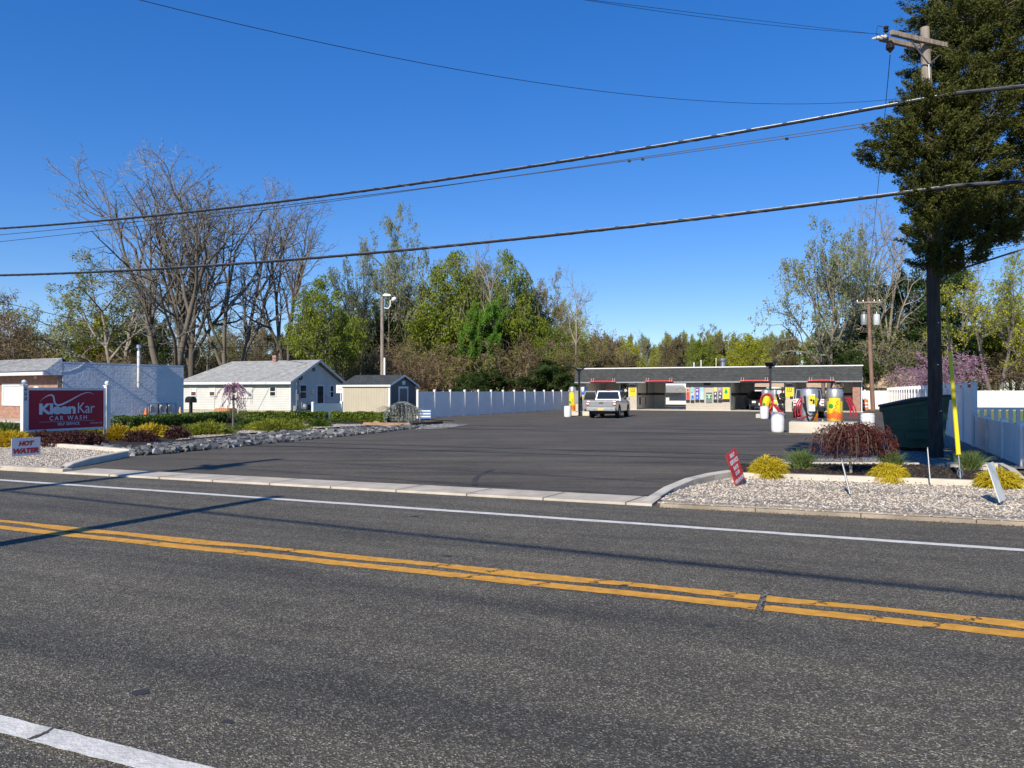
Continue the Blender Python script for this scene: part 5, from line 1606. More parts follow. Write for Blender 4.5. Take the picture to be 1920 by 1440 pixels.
for x in (-0.55, 0.5):
    for y in (0.2, 1.6): mb.b2(x - 0.08, x + 0.08, y - 0.06, y + 0.06, 0, 0.12)
mb.build('foot', m_black, DP)
mb = MB(); mb.tube([(0.88, -0.02, 1.54), (0.88, 1.82, 1.54)], 0.025, 6); mb.build('hinge_bar', m_dkmetal, DP)

# ------------------------------------------------------------------ signs
m_maroon = plain('maroon sign face', (0.38, 0.006, 0.026), 0.6, var=0.06, scale=1.0)
m_letter = plain('silver white lettering', (0.66, 0.67, 0.70), 0.4, var=0.03)
A_, B_ = G(49, 838) , G(199, 829)
sgd = Vector((1.18, 2.42, 0)).normalized()
S1 = Vector((-13.62, 25.75, 0)); S0 = S1 - sgd * 2.62
SN = thing('business_sign', S0, 'maroon car wash sign hung between two white posts with ball finials', 'sign', rz=math.atan2(sgd.y, sgd.x))
for x in (-0.07, 2.69):
    mb = MB(); mb.b2(x - 0.07, x + 0.07, -0.07, 0.07, 0, 1.86); mb.b2(x - 0.09, x + 0.09, -0.09, 0.09, 1.86, 1.89)
    po = mb.build('post', m_trim, SN)
    mb = MB(); mb.ball((x, 0, 1.965), 0.075, 10); mb.build('finial', m_trim, po, smooth=True)
mb = MB(); mb.b2(0, 2.62, -0.04, 0.04, 1.72, 1.80); mb.b2(0, 2.62, -0.06, 0.06, 0.44, 0.51); mb.b2(2.54, 2.62, -0.035, 0.035, 0.51, 1.72); mb.b2(0, 0.05, -0.035, 0.035, 0.51, 1.72)
mb.build('frame', m_trim, SN)
pn = MB().b2(0.05, 2.54, -0.02, 0.02, 0.51, 1.72).build('panel', m_maroon, SN)
PX = lambda u: 0.05 + 2.49 * u
PZ = lambda v: 1.72 - 1.21 * v
nx = lambda x: PX((x - 205) / 1180.0); nz = lambda y: PZ((y - 265) / 600.0)
mb = MB()
fit_text(mb, 'Kleen', nx(360), nx(925), nz(640), nz(468), -0.024, bold=0.045, space=0.92)
fit_text(mb, 'Kar', nx(958), nx(1238), nz(632), nz(462), -0.024, bold=0.0, space=0.95)
fit_text(mb, 'CAR WASH', nx(515), nx(1105), nz(735), nz(665), -0.024, bold=0.012, space=1.45)
fit_text(mb, 'SELF SERVICE', nx(640), nx(985), nz(815), nz(770), -0.024, bold=0.02, space=1.1)
fit_text(mb, 'Clayton, NJ', nx(1165), nx(1358), nz(816), nz(780), -0.024)
mb.b2(nx(362), nx(1236), -0.024, -0.021, nz(755), nz(752))
mb.build('lettering', m_letter, pn)
# swoosh
ctl = [(368, 442, 2), (410, 395, 6), (460, 362, 12), (510, 340, 18), (548, 338, 24), (572, 356, 27), (580, 395, 27), (586, 440, 28), (602, 478, 30), (640, 500, 32), (690, 492, 30), (760, 462, 27), (850, 416, 22), (930, 371, 18), (1010, 330, 15), (1080, 306, 12), (1130, 300, 10), (1180, 310, 7), (1224, 334, 2)]
mb = MB(); P = []
for i, (x, y, w) in enumerate(ctl):
    a, c = ctl[max(i - 1, 0)], ctl[min(i + 1, len(ctl) - 1)]
    d = Vector((c[0] - a[0], c[1] - a[1])).normalized(); n = Vector((-d.y, d.x)) * w / 2
    P.append(((nx(x + n.x), -0.026, nz(y + n.y)), (nx(x - n.x), -0.026, nz(y - n.y))))
for i in range(len(P) - 1): mb.poly([P[i][0], P[i + 1][0], P[i + 1][1], P[i][1]])
mb.build('swoosh', m_letter, pn)
mb = MB(); fit_text(mb, '325', 0, 0.42, 0, 0.075, 0, bold=0.02)
mb.xf(Matrix.Translation((-0.105, -0.073, 1.82)) @ Matrix.Rotation(R(90), 4, 'Y')); mb.build('house_number', m_dkmetal, SN)

HW = thing('yard_sign', G(49.5, 858, 0.07), 'white corrugated yard sign with red hot water lettering on gravel', 'yard sign', rz=R(66))
pn = MB().b2(-0.36, 0.36, -0.006, 0.006, 0.05, 0.49).build('board', plain('white board shaded', (0.62, 0.64, 0.70), 0.5, var=0.04), HW)  # white board with cool shade mixed into its colour
mb = MB(); fit_text(mb, 'HOT', -0.19, 0.20, 0.29, 0.41, -0.010, bold=0.07, shear=0.25); fit_text(mb, 'WATER', -0.32, 0.32, 0.105, 0.235, -0.010, bold=0.07, shear=0.25)
mb.build('lettering', m_black, pn)
mb = MB(); fit_text(mb, 'HOT', -0.19, 0.20, 0.293, 0.413, -0.013, bold=0.045, shear=0.25); fit_text(mb, 'WATER', -0.32, 0.32, 0.108, 0.238, -0.013, bold=0.045, shear=0.25)
mb.build('lettering', plain('red lettering', (0.50, 0.015, 0.03), 0.5), pn)
mb = MB()
for x in (-0.18, 0.18): mb.tube([(x, 0.012, -0.05), (x, 0.012, 0.4)], 0.005, 5)
mb.build('stake', m_galv, HW)

RS = thing('yard_sign', G(1388, 908, 0.08), 'leaning red yard sign with white self service lettering at the island corner', 'yard sign')
RS.rotation_euler = (R(-12), R(-14), R(52))
pn = MB().b2(-0.20, 0.22, -0.006, 0.006, 0.03, 0.60).build('board', plain('red sign face', (0.52, 0.028, 0.025), 0.45, var=0.06), RS)
mb = MB()
for (w, z0, z1, hw) in (('SELF', 0.50, 0.57, 0.10), ('SERVICE', 0.385, 0.465, 0.17), ('BAYS', 0.275, 0.35, 0.10), ('$2.00', 0.175, 0.25, 0.09), ('MINIMUM', 0.06, 0.13, 0.19)):
    fit_text(mb, w, 0.01 - hw, 0.01 + hw, z0, z1, -0.010, bold=0.05)
mb.build('lettering', m_letter, pn)
mb = MB()
for x in (-0.1, 0.12): mb.tube([(x, 0.01, -0.12), (x, 0.01, 0.3)], 0.005, 5)
mb.build('stake', m_galv, RS)


def edge_sign(loc, rot, w, h, label, mat, z0=0.04):
    t = thing('yard_sign', loc, label, 'yard sign'); t.rotation_euler = rot
    MB().b2(-w / 2, w / 2, -0.006, 0.006, z0, z0 + h).build('board', mat, t)
    mb = MB()
    for x in (-w * 0.25, w * 0.25): mb.tube([(x, 0.01, -0.12), (x, 0.01, z0 + h * 0.6)], 0.005, 5)
    mb.build('stake', m_galv, t)


m_board = plain('blank white board', (0.66, 0.66, 0.62), 0.5, var=0.12, scale=9)
vd = lambda px: math.atan2(F_PX, px - 960)
edge_sign(G(1594, 927, 0.08), (0, R(0), vd(1588)), 0.45, 0.5, 'thin white yard sign seen edge on, leaning, left of the second golden shrub', m_board)
bpy.context.scene.objects['yard_sign.002'].rotation_euler = (R(-13), R(0), vd(1588))
edge_sign(G(1744, 907, 0.09), (R(-4), 0, vd(1744)), 0.45, 0.58, 'thin white yard sign seen edge on, standing in the mulch by the pole', m_board)
edge_sign(G(1880, 944, 0.08), (R(-16), 0, vd(1880) + R(-9)), 0.45, 0.56, 'faded blank white yard sign leaning in the gravel at the right edge', m_board)

# striped folded item beside the weeping conifer
ST = thing('folded_chair', G(797, 787), 'folded blue and white striped lawn chair leaning by the weeping conifer', 'chair', rz=R(10))
mb = MB()
for i in range(6): mb.b2(-0.32, 0.32, -0.03, 0.03, 0.06 + i * 0.085, 0.14 + i * 0.085, i % 2)
mb.xf(Matrix.Rotation(R(-12), 4, 'X')); mb.build('seat', [plain('blue webbing', (0.06, 0.16, 0.40), 0.7), m_trim], ST)
mb = MB()
for x in (-0.34, 0.34): mb.tube([(x, -0.04, 0), (x, 0.1, 0.62)], 0.014, 6)
mb.build('frame', m_galv, ST)
# ------------------------------------------------------------------ trees
m_bark_g = bark_mat('grey bark', (0.10, 0.085, 0.07), (0.22, 0.19, 0.155))
m_bark_d = bark_mat('dark bark', (0.085, 0.07, 0.055), (0.19, 0.16, 0.125))
m_bark_l = bark_mat('pale bark', (0.20, 0.17, 0.13), (0.34, 0.30, 0.24))
m_twig = leaf_mat('grey brown twigs', (0.12, 0.108, 0.09), (0.26, 0.235, 0.20), 0.0)
m_twig_b = leaf_mat('brown brush twigs', (0.10, 0.07, 0.045), (0.26, 0.18, 0.11), 0.0)
m_lf_green = leaf_mat('fresh green leaves', (0.065, 0.105, 0.010), (0.31, 0.37, 0.035))
m_lf_bright = leaf_mat('bright ivy leaves', (0.045, 0.12, 0.010), (0.18, 0.36, 0.03))
m_lf_sage = leaf_mat('small grey green leaves', (0.13, 0.155, 0.06), (0.34, 0.37, 0.17))
m_lf_yel = leaf_mat('yellow green leaves', (0.16, 0.19, 0.010), (0.50, 0.50, 0.035))
m_lf_olive = leaf_mat('olive leaves', (0.09, 0.105, 0.018), (0.29, 0.30, 0.06))
m_lf_tan = leaf_mat('tan buds', (0.16, 0.12, 0.05), (0.36, 0.30, 0.14))
m_lf_dark = leaf_mat('dark evergreen leaves', (0.018, 0.040, 0.010), (0.095, 0.15, 0.03))
m_lf_conif = leaf_mat('conifer needles', (0.018, 0.045, 0.014), (0.09, 0.16, 0.035))
m_lf_pink = leaf_mat('redbud blossom', (0.30, 0.12, 0.24), (0.62, 0.34, 0.50))
m_lf_rose = leaf_mat('rose blossom', (0.30, 0.08, 0.12), (0.55, 0.25, 0.28))
m_lf_far = leaf_mat('far wood leaves', (0.13, 0.15, 0.025), (0.42, 0.42, 0.10), scale=0.08)
m_lf_far2 = leaf_mat('far brown wood', (0.13, 0.10, 0.05), (0.25, 0.21, 0.11), scale=0.08)


def skeleton(rng, H=1.0, levels=4, r0=0.022, kids=(7, 7, 6, 5), ang=(28, 38, 42, 45), lens=(0.42, 0.5, 0.5, 0.5), up=(0.0, 0.10, 0.08, 0.05), wob=(0.05, 0.10, 0.16, 0.2), seg=(8, 6, 5, 3), start=0.25, forks=1, fork_spread=10, r_ratio=0.5, rmin=0.0006, top_taper=0.35):
    S, tips = [], []

    def br(p, d, ln, r, lev):
        n = seg[min(lev, len(seg) - 1)]; st = ln / n
        rr = r
        nodes = []
        for i in range(n):
            d = d + rng.normal(0, wob[min(lev, len(wob) - 1)], 3); d[2] += up[min(lev, len(up) - 1)]; d /= np.linalg.norm(d)
            q = p + d * st; r1 = max(rmin, r * (1 - (1 - top_taper) * (i + 1) / n))
            S.append((p, q, rr, r1, lev)); nodes.append((q, d.copy(), r1, (i + 1) / n))
            p, rr = q, r1
        if lev >= levels - 1:
            tips.append((p, d)); return
        k = kids[lev]
        ph = rng.uniform(0, 6.28)
        for j in range(k):
            f = start + (1 - start) * (j + rng.uniform(0.2, 1.0)) / k if lev == 0 else 0.2 + 0.8 * (j + rng.uniform(0.1, 1)) / k
            i = min(n - 1, int(f * n)); q, dd, r1, _ = nodes[i]
            ph += 2.4 + rng.normal(0, 0.5)
            a = math.radians(ang[lev] * rng.uniform(0.6, 1.35))
            ref = np.array([1., 0, 0]) if abs(dd[0]) < 0.8 else np.array([0, 1., 0])
            e1 = np.cross(dd, ref); e1 /= np.linalg.norm(e1); e2 = np.cross(dd, e1)
            nd = dd * math.cos(a) + (e1 * math.cos(ph) + e2 * math.sin(ph)) * math.sin(a)
            cl = ln * lens[lev] * rng.uniform(0.65, 1.25) * (1.15 - 0.45 * f)
            br(q, nd, cl, max(rmin, min(r1 * 0.85, r * r_ratio * rng.uniform(0.7, 1.1))), lev + 1)

    for k in range(forks):
        a = 6.28 * k / forks + rng.uniform(0, 1)
        d = np.array([math.cos(a) * math.sin(math.radians(fork_spread)), math.sin(a) * math.sin(math.radians(fork_spread)), 1.0]) if forks > 1 else np.array([0.02, 0.0, 1.0])
        br(np.array([0.012 * math.cos(a), 0.012 * math.sin(a), -0.01]) * (forks > 1), d / np.linalg.norm(d), H * rng.uniform(0.85, 1.05), r0, 0)
    return S, tips


class Proto:
    """normalised tree: height 1, half spread 0.5; trunk and crown meshes"""

    def __init__(s, seed, leaf=0, leaf_size=0.012, leaf_spread=0.02, trunk_mat=None, crown_mats=None, trunk_levels=2, flat=0.3, leaf_top=0.0, dome=None, **kw):
        rng = np.random.default_rng(seed)
        S, tips = skeleton(rng, **kw)
        P0 = np.array([a[0] for a in S]); P1 = np.array([a[1] for a in S]); r0 = np.array([a[2] for a in S]); r1 = np.array([a[3] for a in S]); lv = np.array([a[4] for a in S])
        hz = np.percentile(P1[:, 2], 99.7); rad = np.percentile(np.hypot(P1[:, 0], P1[:, 1]), 97)
        sc = np.array([0.5 / rad, 0.5 / rad, 1.0 / hz]); s.rs = sc
        P0, P1 = P0 * sc, P1 * sc
        if dome:
            zt = lambda P: dome + (1 - dome) * np.sqrt(np.maximum(0.0, 1 - np.minimum(1.0, np.hypot(P[:, 0], P[:, 1]) / 0.52) ** 2))
            for P in (P0, P1):
                P[:, 2] = np.minimum(P[:, 2], zt(P))
        t = lv < trunk_levels
        V, F = seg_tubes(P0[t], P1[t], r0[t] , r1[t] , 7)
        s.tV, s.tF = V, F
        V, F = seg_tubes(P0[~t], P1[~t], r0[~t], r1[~t], 3)
        parts = [(V, F, 0)]
        if leaf:
            last = lv >= lv.max() - (1 if leaf_top == 0 else 0)
            idx = np.where(last)[0]; w = rng.choice(idx, leaf)
            P = P0[w] + (P1[w] - P0[w]) * rng.uniform(0, 1, (leaf, 1)) + rng.normal(0, leaf_spread, (leaf, 3))
            P = P[P[:, 2] > 0.05]
            if dome:
                hi = P[:, 2] > zt(P)
                P[hi, 2] = zt(P)[hi] * rng.uniform(0.86, 1.0, hi.sum())
                cl = []
                for _ in range(62):
                    u = rng.normal(size=3); u[2] = abs(u[2]) * 1.2 - 0.45; u /= np.linalg.norm(u); k = rng.uniform(0.72, 0.97)
                    c = np.array([u[0] * 0.48 * k, u[1] * 0.48 * k, dome + u[2] * (1 - dome) * k if u[2] > 0 else dome + u[2] * dome * 0.75 * k])
                    d = rng.normal(size=(150, 3)); d = unit(d) * rng.uniform(0.3, 1, (150, 1)) ** 0.5
                    cl.append(c + d * np.array([0.085, 0.085, 0.05]) * rng.uniform(0.7, 1.25))
                P = np.concatenate([P] + cl)
            parts.append((*leaf_quads(P, leaf_size, rng, flat), 1))
        s.cV, s.cF, s.cM = join_np(parts)
        s.tm, s.cm = trunk_mat, crown_mats
        s.me_t = np_mesh('trunk', s.tV, s.tF, trunk_mat, smooth=True)
        s.me_c = np_mesh('crown', s.cV, s.cF, crown_mats, s.cM)


def put(proto, px, ytop, Y, wpx, label, cat='tree', name='tree', group=None, rot=None, mats=None, tm=None, base_px=None, lean=0.0, z0=-0.05, depth=1.0):
    X = (px - 960) / F_PX * Y
    H = ZP(ytop, Y) - z0; Wd = wpx * Y / F_PX
    t = thing(name, (X, Y, z0), label, cat, group, rz=random.uniform(0, 6.28) if rot is None else rot)
    t.scale = (Wd, Wd * depth, H)
    if lean: t.rotation_euler.y = lean
    for nm, me, mt in (('trunk', proto.me_t, tm), ('crown', proto.me_c, mats)):
        o = link(nm, me, t)
        if mt:
            for i, m in enumerate(mt if isinstance(mt, (list, tuple)) else [mt]):
                if m is None: continue
                o.material_slots[i].link = 'OBJECT'; o.material_slots[i].material = m
    return t


BARE = [Proto(104, forks=3, fork_spread=20, levels=5, r0=0.0165, kids=(6, 7, 6, 4), ang=(30, 34, 38, 42), lens=(0.58, 0.52, 0.5, 0.45), up=(0.05, 0.10, 0.07, 0.03), wob=(0.05, 0.09, 0.13, 0.17, 0.2), seg=(8, 7, 5, 4, 3), start=0.10, r_ratio=0.55, rmin=0.0007, trunk_mat=m_bark_d, crown_mats=[m_twig], trunk_levels=3),
        Proto(102, levels=5, r0=0.02, kids=(6, 6, 6, 4), ang=(26, 34, 40, 42), lens=(0.55, 0.55, 0.5, 0.45), up=(0.05, 0.08, 0.05, 0.03), wob=(0.07, 0.12, 0.15, 0.17, 0.2), seg=(8, 7, 5, 4, 3), start=0.15, forks=2, fork_spread=12, r_ratio=0.55, rmin=0.0008, trunk_mat=m_bark_d, crown_mats=[m_twig], trunk_levels=3),
        Proto(103, levels=4, r0=0.017, kids=(9, 7, 6), ang=(40, 45, 48), lens=(0.42, 0.5, 0.5), up=(0.03, 0.06, 0.04), wob=(0.06, 0.14, 0.2, 0.2), seg=(9, 6, 5, 3), start=0.35, r_ratio=0.5, rmin=0.0009, trunk_mat=m_bark_g, crown_mats=[m_twig], trunk_levels=2)]
SPARSE = [Proto(111, leaf=7000, leaf_size=0.013, leaf_spread=0.010, levels=5, r0=0.016, kids=(10, 6, 5, 4), ang=(42, 42, 45, 45), lens=(0.42, 0.5, 0.5, 0.45), up=(0.03, 0.07, 0.04, 0.0), wob=(0.05, 0.12, 0.16, 0.2, 0.2), seg=(9, 6, 5, 3, 2), start=0.3, r_ratio=0.5, rmin=0.0007, trunk_mat=m_bark_g, crown_mats=[m_twig, m_lf_sage], trunk_levels=2),
          Proto(112, leaf=8000, leaf_size=0.015, leaf_spread=0.012, levels=5, r0=0.018, kids=(7, 6, 5, 4), ang=(34, 42, 45, 45), lens=(0.55, 0.5, 0.5, 0.45), up=(0.04, 0.05, 0.03, 0.0), wob=(0.07, 0.13, 0.18, 0.2, 0.2), seg=(8, 6, 5, 3, 2), start=0.25, forks=2, fork_spread=9, r_ratio=0.55, rmin=0.0008, trunk_mat=m_bark_g, crown_mats=[m_twig, m_lf_sage], trunk_levels=2)]
LEAFY = [Proto(121, leaf=30000, leaf_size=0.019, leaf_spread=0.016, levels=4, r0=0.016, kids=(15, 7, 6), ang=(66, 55, 52), lens=(0.44, 0.5, 0.5), up=(0.0, 0.01, -0.01), wob=(0.04, 0.12, 0.16, 0.2), seg=(9, 6, 4, 3), start=0.18, r_ratio=0.45, rmin=0.0010, trunk_mat=m_bark_d, crown_mats=[m_twig, m_lf_green], trunk_levels=2, flat=0.8),
         Proto(122, leaf=30000, leaf_size=0.020, leaf_spread=0.018, levels=4, r0=0.018, kids=(10, 8, 6), ang=(58, 56, 52), lens=(0.5, 0.5, 0.5), up=(0.0, 0.0, -0.02), wob=(0.07, 0.14, 0.18, 0.2), seg=(8, 6, 4, 3), start=0.22, forks=2, fork_spread=10, r_ratio=0.5, rmin=0.0012, trunk_mat=m_bark_d, crown_mats=[m_twig, m_lf_green], trunk_levels=2, flat=0.8)]
ROUND = Proto(123, dome=0.55, leaf=15000, leaf_size=0.019, leaf_spread=0.020, levels=4, r0=0.016, kids=(8, 7, 6), ang=(48, 52, 52), lens=(0.55, 0.5, 0.5), up=(0.02, -0.01, -0.02), wob=(0.07, 0.14, 0.18, 0.2), seg=(8, 6, 4, 3), start=0.28, forks=4, fork_spread=30, r_ratio=0.5, rmin=0.0012, trunk_mat=m_bark_d, crown_mats=[m_twig, m_lf_green], trunk_levels=2, flat=0.8)
BRUSH = [Proto(131, leaf=3500, leaf_size=0.024, leaf_spread=0.03, levels=4, r0=0.008, kids=(9, 7, 5), ang=(50, 50, 55), lens=(0.55, 0.55, 0.5), up=(0.0, -0.03, -0.08), wob=(0.12, 0.2, 0.25, 0.3), seg=(7, 6, 5, 3), start=0.05, forks=6, fork_spread=30, r_ratio=0.6, rmin=0.0018, trunk_mat=m_bark_d, crown_mats=[m_twig_b, m_lf_olive], trunk_levels=1),
         Proto(132, leaf=1800, leaf_size=0.022, leaf_spread=0.03, levels=4, r0=0.008, kids=(10, 7, 5), ang=(45, 55, 55), lens=(0.6, 0.55, 0.5), up=(0.02, -0.04, -0.10), wob=(0.12, 0.2, 0.25, 0.3), seg=(7, 6, 5, 3), start=0.05, forks=7, fork_spread=26, r_ratio=0.6, rmin=0.0018, trunk_mat=m_bark_d, crown_mats=[m_twig_b, m_lf_tan], trunk_levels=1)]
CONIF = Proto(141, leaf=16000, leaf_size=0.024, leaf_spread=0.014, levels=3, r0=0.014, kids=(44, 12), ang=(82, 45), lens=(0.36, 0.45), up=(0.0, 0.01, 0.0), wob=(0.02, 0.06, 0.1), seg=(14, 6, 3), start=0.04, r_ratio=0.3, rmin=0.001, trunk_mat=m_bark_d, crown_mats=[m_twig, m_lf_conif], trunk_levels=1, flat=0.6)
FLOWER = Proto(151, leaf=4200, leaf_size=0.022, leaf_spread=0.012, levels=4, r0=0.014, kids=(8, 7, 5), ang=(50, 48, 48), lens=(0.6, 0.55, 0.5), up=(0.05, 0.05, 0.02), wob=(0.1, 0.15, 0.2, 0.2), seg=(6, 6, 4, 3), start=0.1, forks=3, fork_spread=24, r_ratio=0.55, rmin=0.0016, trunk_mat=m_bark_d, crown_mats=[m_twig, m_lf_pink], trunk_levels=2)

GL = 'trees of the wood behind the houses'
GR = 'trees of the wood behind the car wash'
# the big bare trees behind the ranch house
put(BARE[0], 322, 280, 71, 460, 'largest bare tree, spreading behind the gap between blue wall and house', group=GL, rot=0.6)
put(BARE[1], 352, 300, 74, 330, 'bare tree forking low right behind the ranch house chimney end', group=GL, rot=2.0)
put(BARE[1], 440, 330, 73, 260, 'bare tree standing over the middle of the ranch house roof', group=GL, rot=4.1)
put(BARE[1], 535, 345, 76, 250, 'bare tree with crooked limbs reaching right over the gable ridge', group=GL, rot=5.2)
put(BARE[2], 385, 420, 84, 150, 'thin bare tree between the two big bare ones', group=GL)
put(SPARSE[1], 215, 480, 80, 290, 'pale budding tree behind the white flue pipe', group=GL, tm=m_bark_l, rot=1.0)
put(SPARSE[0], 95, 545, 84, 190, 'yellow green budding tree above the grey awning', group=GL, mats=[None, m_lf_yel])
put(LEAFY[1], 165, 590, 90, 150, 'leafy yellow green tree left of the flue pipe', group=GL, mats=[None, m_lf_yel])
put(BRUSH[1], 25, 560, 80, 220, 'tall brown thicket over the brick shop at the left edge', 'thicket', 'thicket', GL)
put(BRUSH[0], -60, 540, 86, 220, 'brown thicket cut by the left edge', 'thicket', 'thicket', GL)
put(LEAFY[0], 268, 588, 90, 130, 'dark green tree behind the largest bare tree', group=GL, mats=[None, m_lf_dark])
put(SPARSE[0], 395, 590, 96, 140, 'soft olive tree low between bare trunks', group=GL, mats=[None, m_lf_olive])
put(SPARSE[1], 480, 600, 96, 130, 'hazy tan tree above the house ridge', group=GL, mats=[None, m_lf_tan])
put(BRUSH[0], 120, 640, 82, 190, 'brush above the blue wall left of the flue', 'thicket', 'thicket', GL)
put(BRUSH[1], 250, 650, 80, 170, 'brush above the blue wall right of the flue', 'thicket', 'thicket', GL)
put(BRUSH[0], 400, 650, 90, 190, 'low brush behind the left half of the house roof', 'thicket', 'thicket', GL)
put(BRUSH[1], 530, 640, 92, 150, 'low brush behind the house ridge', 'thicket', 'thicket', GL)
put(ROUND, 612, 522, 71, 150, 'round fresh green tree behind the house gable', group=GL, rot=0.4)
put(SPARSE[0], 722, 386, 88, 150, 'tallest thin tree with sparse leaves behind the wooden light pole', group=GL, rot=0.2)
put(SPARSE[1], 668, 455, 86, 120, 'slim budding tree left of the wooden light pole', group=GL)
put(SPARSE[1], 778, 440, 86, 150, 'open budding tree right of the wooden light pole', group=GL, tm=m_bark_d)
put(LEAFY[0], 700, 585, 92, 130, 'dark leafy tree low behind the wooden light pole', group=GL, mats=[None, m_lf_olive])
put(LEAFY[1], 775, 570, 92, 130, 'green leafy tree behind the shed roof end', group=GL, mats=[None, m_lf_dark])
put(ROUND, 862, 478, 85, 190, 'broad green tree left of the ivy column', group=GL, rot=1.1)
put(ROUND, 945, 476, 84, 130, 'dense green tree top with a rounded right shoulder', group=GL, rot=2.6)
put(LEAFY[0], 893, 560, 80, 95, 'ivy clad trunk, brightest green in the wood', group=GL, mats=[None, m_lf_bright], rot=0.3)
put(BARE[2], 880, 428, 82, 110, 'bare tree top rising above the green crown', group=GL)
put(BARE[2], 940, 445, 80, 130, 'grey bare trunk in front of the dense green tree', group=GL, tm=m_bark_l)
put(SPARSE[1], 1025, 508, 88, 120, 'tan budding tree right of the dense green tree', group=GL, mats=[None, m_lf_tan])
put(SPARSE[0], 1075, 560, 86, 110, 'yellowish budding tree at the right end of the left wood', group=GL, mats=[None, m_lf_yel])
put(BARE[2], 1068, 500, 79, 100, 'bare pale trunk leaning right at the end of the wood', group=GL, tm=m_bark_l, lean=R(10))
put(BRUSH[0], 650, 640, 78, 170, 'brown thicket behind the shed roof', 'thicket', 'thicket', GL)
put(BRUSH[1], 745, 630, 77, 170, 'brown thicket right of the wooden light pole', 'thicket', 'thicket', GL)
put(BRUSH[1], 820, 650, 80, 150, 'tangled brown thicket over the start of the long fence', 'thicket', 'thicket', GL)
put(BRUSH[0], 905, 640, 79, 180, 'tangled brown thicket over the middle of the long fence', 'thicket', 'thicket', GL)
put(BRUSH[1], 985, 625, 80, 170, 'tan brown thicket below the dense green tree', 'thicket', 'thicket', GL)
put(BRUSH[0], 1065, 640, 81, 150, 'olive thicket at the left end of the car wash', 'thicket', 'thicket', GL)
put(LEAFY[1], 985, 675, 77, 190, 'dark evergreen bush over the far end of the long fence', 'shrub', 'bush', GL, mats=[None, m_lf_dark])
put(LEAFY[0], 880, 690, 76, 140, 'dark bush low behind the long fence', 'shrub', 'bush', GL, mats=[None, m_lf_dark])
put(LEAFY[0], 1060, 690, 77, 110, 'dark bush left of the car wash roof', 'shrub', 'bush', GL, mats=[None, m_lf_dark])
for px, yt, Y, w_, m_, lab in ((655, 560, 93, 130, m_lf_olive, 'olive green tree filling the gap left of the wooden light pole'), (735, 540, 95, 140, m_lf_green, 'green tree filling the gap behind the wooden light pole'), (830, 535, 92, 130, m_lf_olive, 'olive green tree left of the broad green tree'),
        (910, 500, 90, 150, m_lf_green, 'high green crown between the two green trees'), (1000, 545, 91, 140, m_lf_olive, 'olive green crown right of the dense green tree'), (1050, 580, 92, 130, m_lf_yel, 'yellow green crown above the thicket at the wood end'),
        (560, 590, 95, 140, m_lf_olive, 'olive green tree left of the round fresh green tree'), (1010, 600, 84, 130, m_lf_green, 'low green crown above the dark evergreen bush'), (810, 600, 86, 140, m_lf_olive, 'low olive crown above the tangled thicket')):
    put(ROUND if px % 20 else LEAFY[1], px, yt, Y, w_, lab, group=GL, mats=[None, m_])
# beyond the car wash
put(ROUND, 1172, 640, 108, 82, 'round bright yellow green tree above the left part of the car wash roof', group=GR, mats=[None, m_lf_yel])
put(ROUND, 1395, 628, 125, 100, 'yellow green tree behind the silver roof vent', group=GR, mats=[None, m_lf_yel])
put(LEAFY[1], 1325, 640, 130, 80, 'fresh green tree left of the silver roof vent', group=GR)
put(BARE[2], 1210, 615, 140, 60, 'hazy bare tree in the far tree line', group=GR)
put(SPARSE[0], 1335, 610, 140, 80, 'dark budding tree, tallest in the far tree line', group=GR, mats=[None, m_lf_olive])
put(SPARSE[1], 1545, 418, 90, 215, 'tall open tree with small grey green leaves behind the right bays', group=GR, rot=1.3)
put(SPARSE[1], 1585, 430, 94, 150, 'second open tree, its straight trunk above the roof end', group=GR, rot=3.0)
put(BARE[1], 1650, 385, 97, 200, 'tall bare tree between open tree and cedar', group=GR, tm=m_bark_l)
put(BARE[2], 1815, 440, 98, 150, 'bare leaning tree behind the utility pole', group=GR, tm=m_bark_l, lean=R(8))
put(CONIF, 1625, 528, 100, 130, 'dark conifer behind the transformer pole', group=GR)
put(LEAFY[0], 1690, 500, 102, 190, 'dark green ivy covered tree left of the utility pole', group=GR, mats=[None, m_lf_conif])
put(CONIF, 1775, 505, 101, 150, 'dark conifer directly behind the utility pole', group=GR)
put(CONIF, 1560, 610, 112, 110, 'low dark conifer above the roof end', group=GR)
put(BRUSH[0], 1640, 610, 92, 210, 'olive thicket behind the transformer pole', 'thicket', 'thicket', GR, mats=[m_twig, m_lf_olive])
put(LEAFY[1], 1620, 640, 90, 140, 'dark bush behind the brick pillar', 'shrub', 'bush', GR, mats=[None, m_lf_dark])
put(LEAFY[0], 1840, 600, 92, 190, 'dark bush behind the tall right fence', 'shrub', 'bush', GR, mats=[None, m_lf_dark])
put(SPARSE[1], 1865, 488, 84, 230, 'broad yellow green tree at the right edge', group=GR, mats=[None, m_lf_yel], rot=2.2)
put(SPARSE[0], 1905, 470, 88, 180, 'second yellow green tree, cut by the right edge', group=GR, mats=[None, m_lf_yel], rot=0.9)
put(LEAFY[1], 1900, 560, 90, 170, 'yellow green leafy tree low at the right edge', group=GR, mats=[None, m_lf_yel])
put(BRUSH[1], 1900, 650, 88, 200, 'brown thicket behind the sunlit right fence', 'thicket', 'thicket', GR)
put(FLOWER, 1722, 684, 76, 130, 'pink flowering redbud left of the utility pole', 'flowering tree', 'redbud', GR, rot=0.3)
put(FLOWER, 1783, 652, 78, 165, 'taller pink flowering redbud right of the utility pole', 'flowering tree', 'redbud', GR, rot=1.9)
put(FLOWER, 1500, 684, 96, 95, 'rosy flowering tree peeping over the car wash roof', 'flowering tree', 'redbud', GR, mats=[None, m_lf_rose])


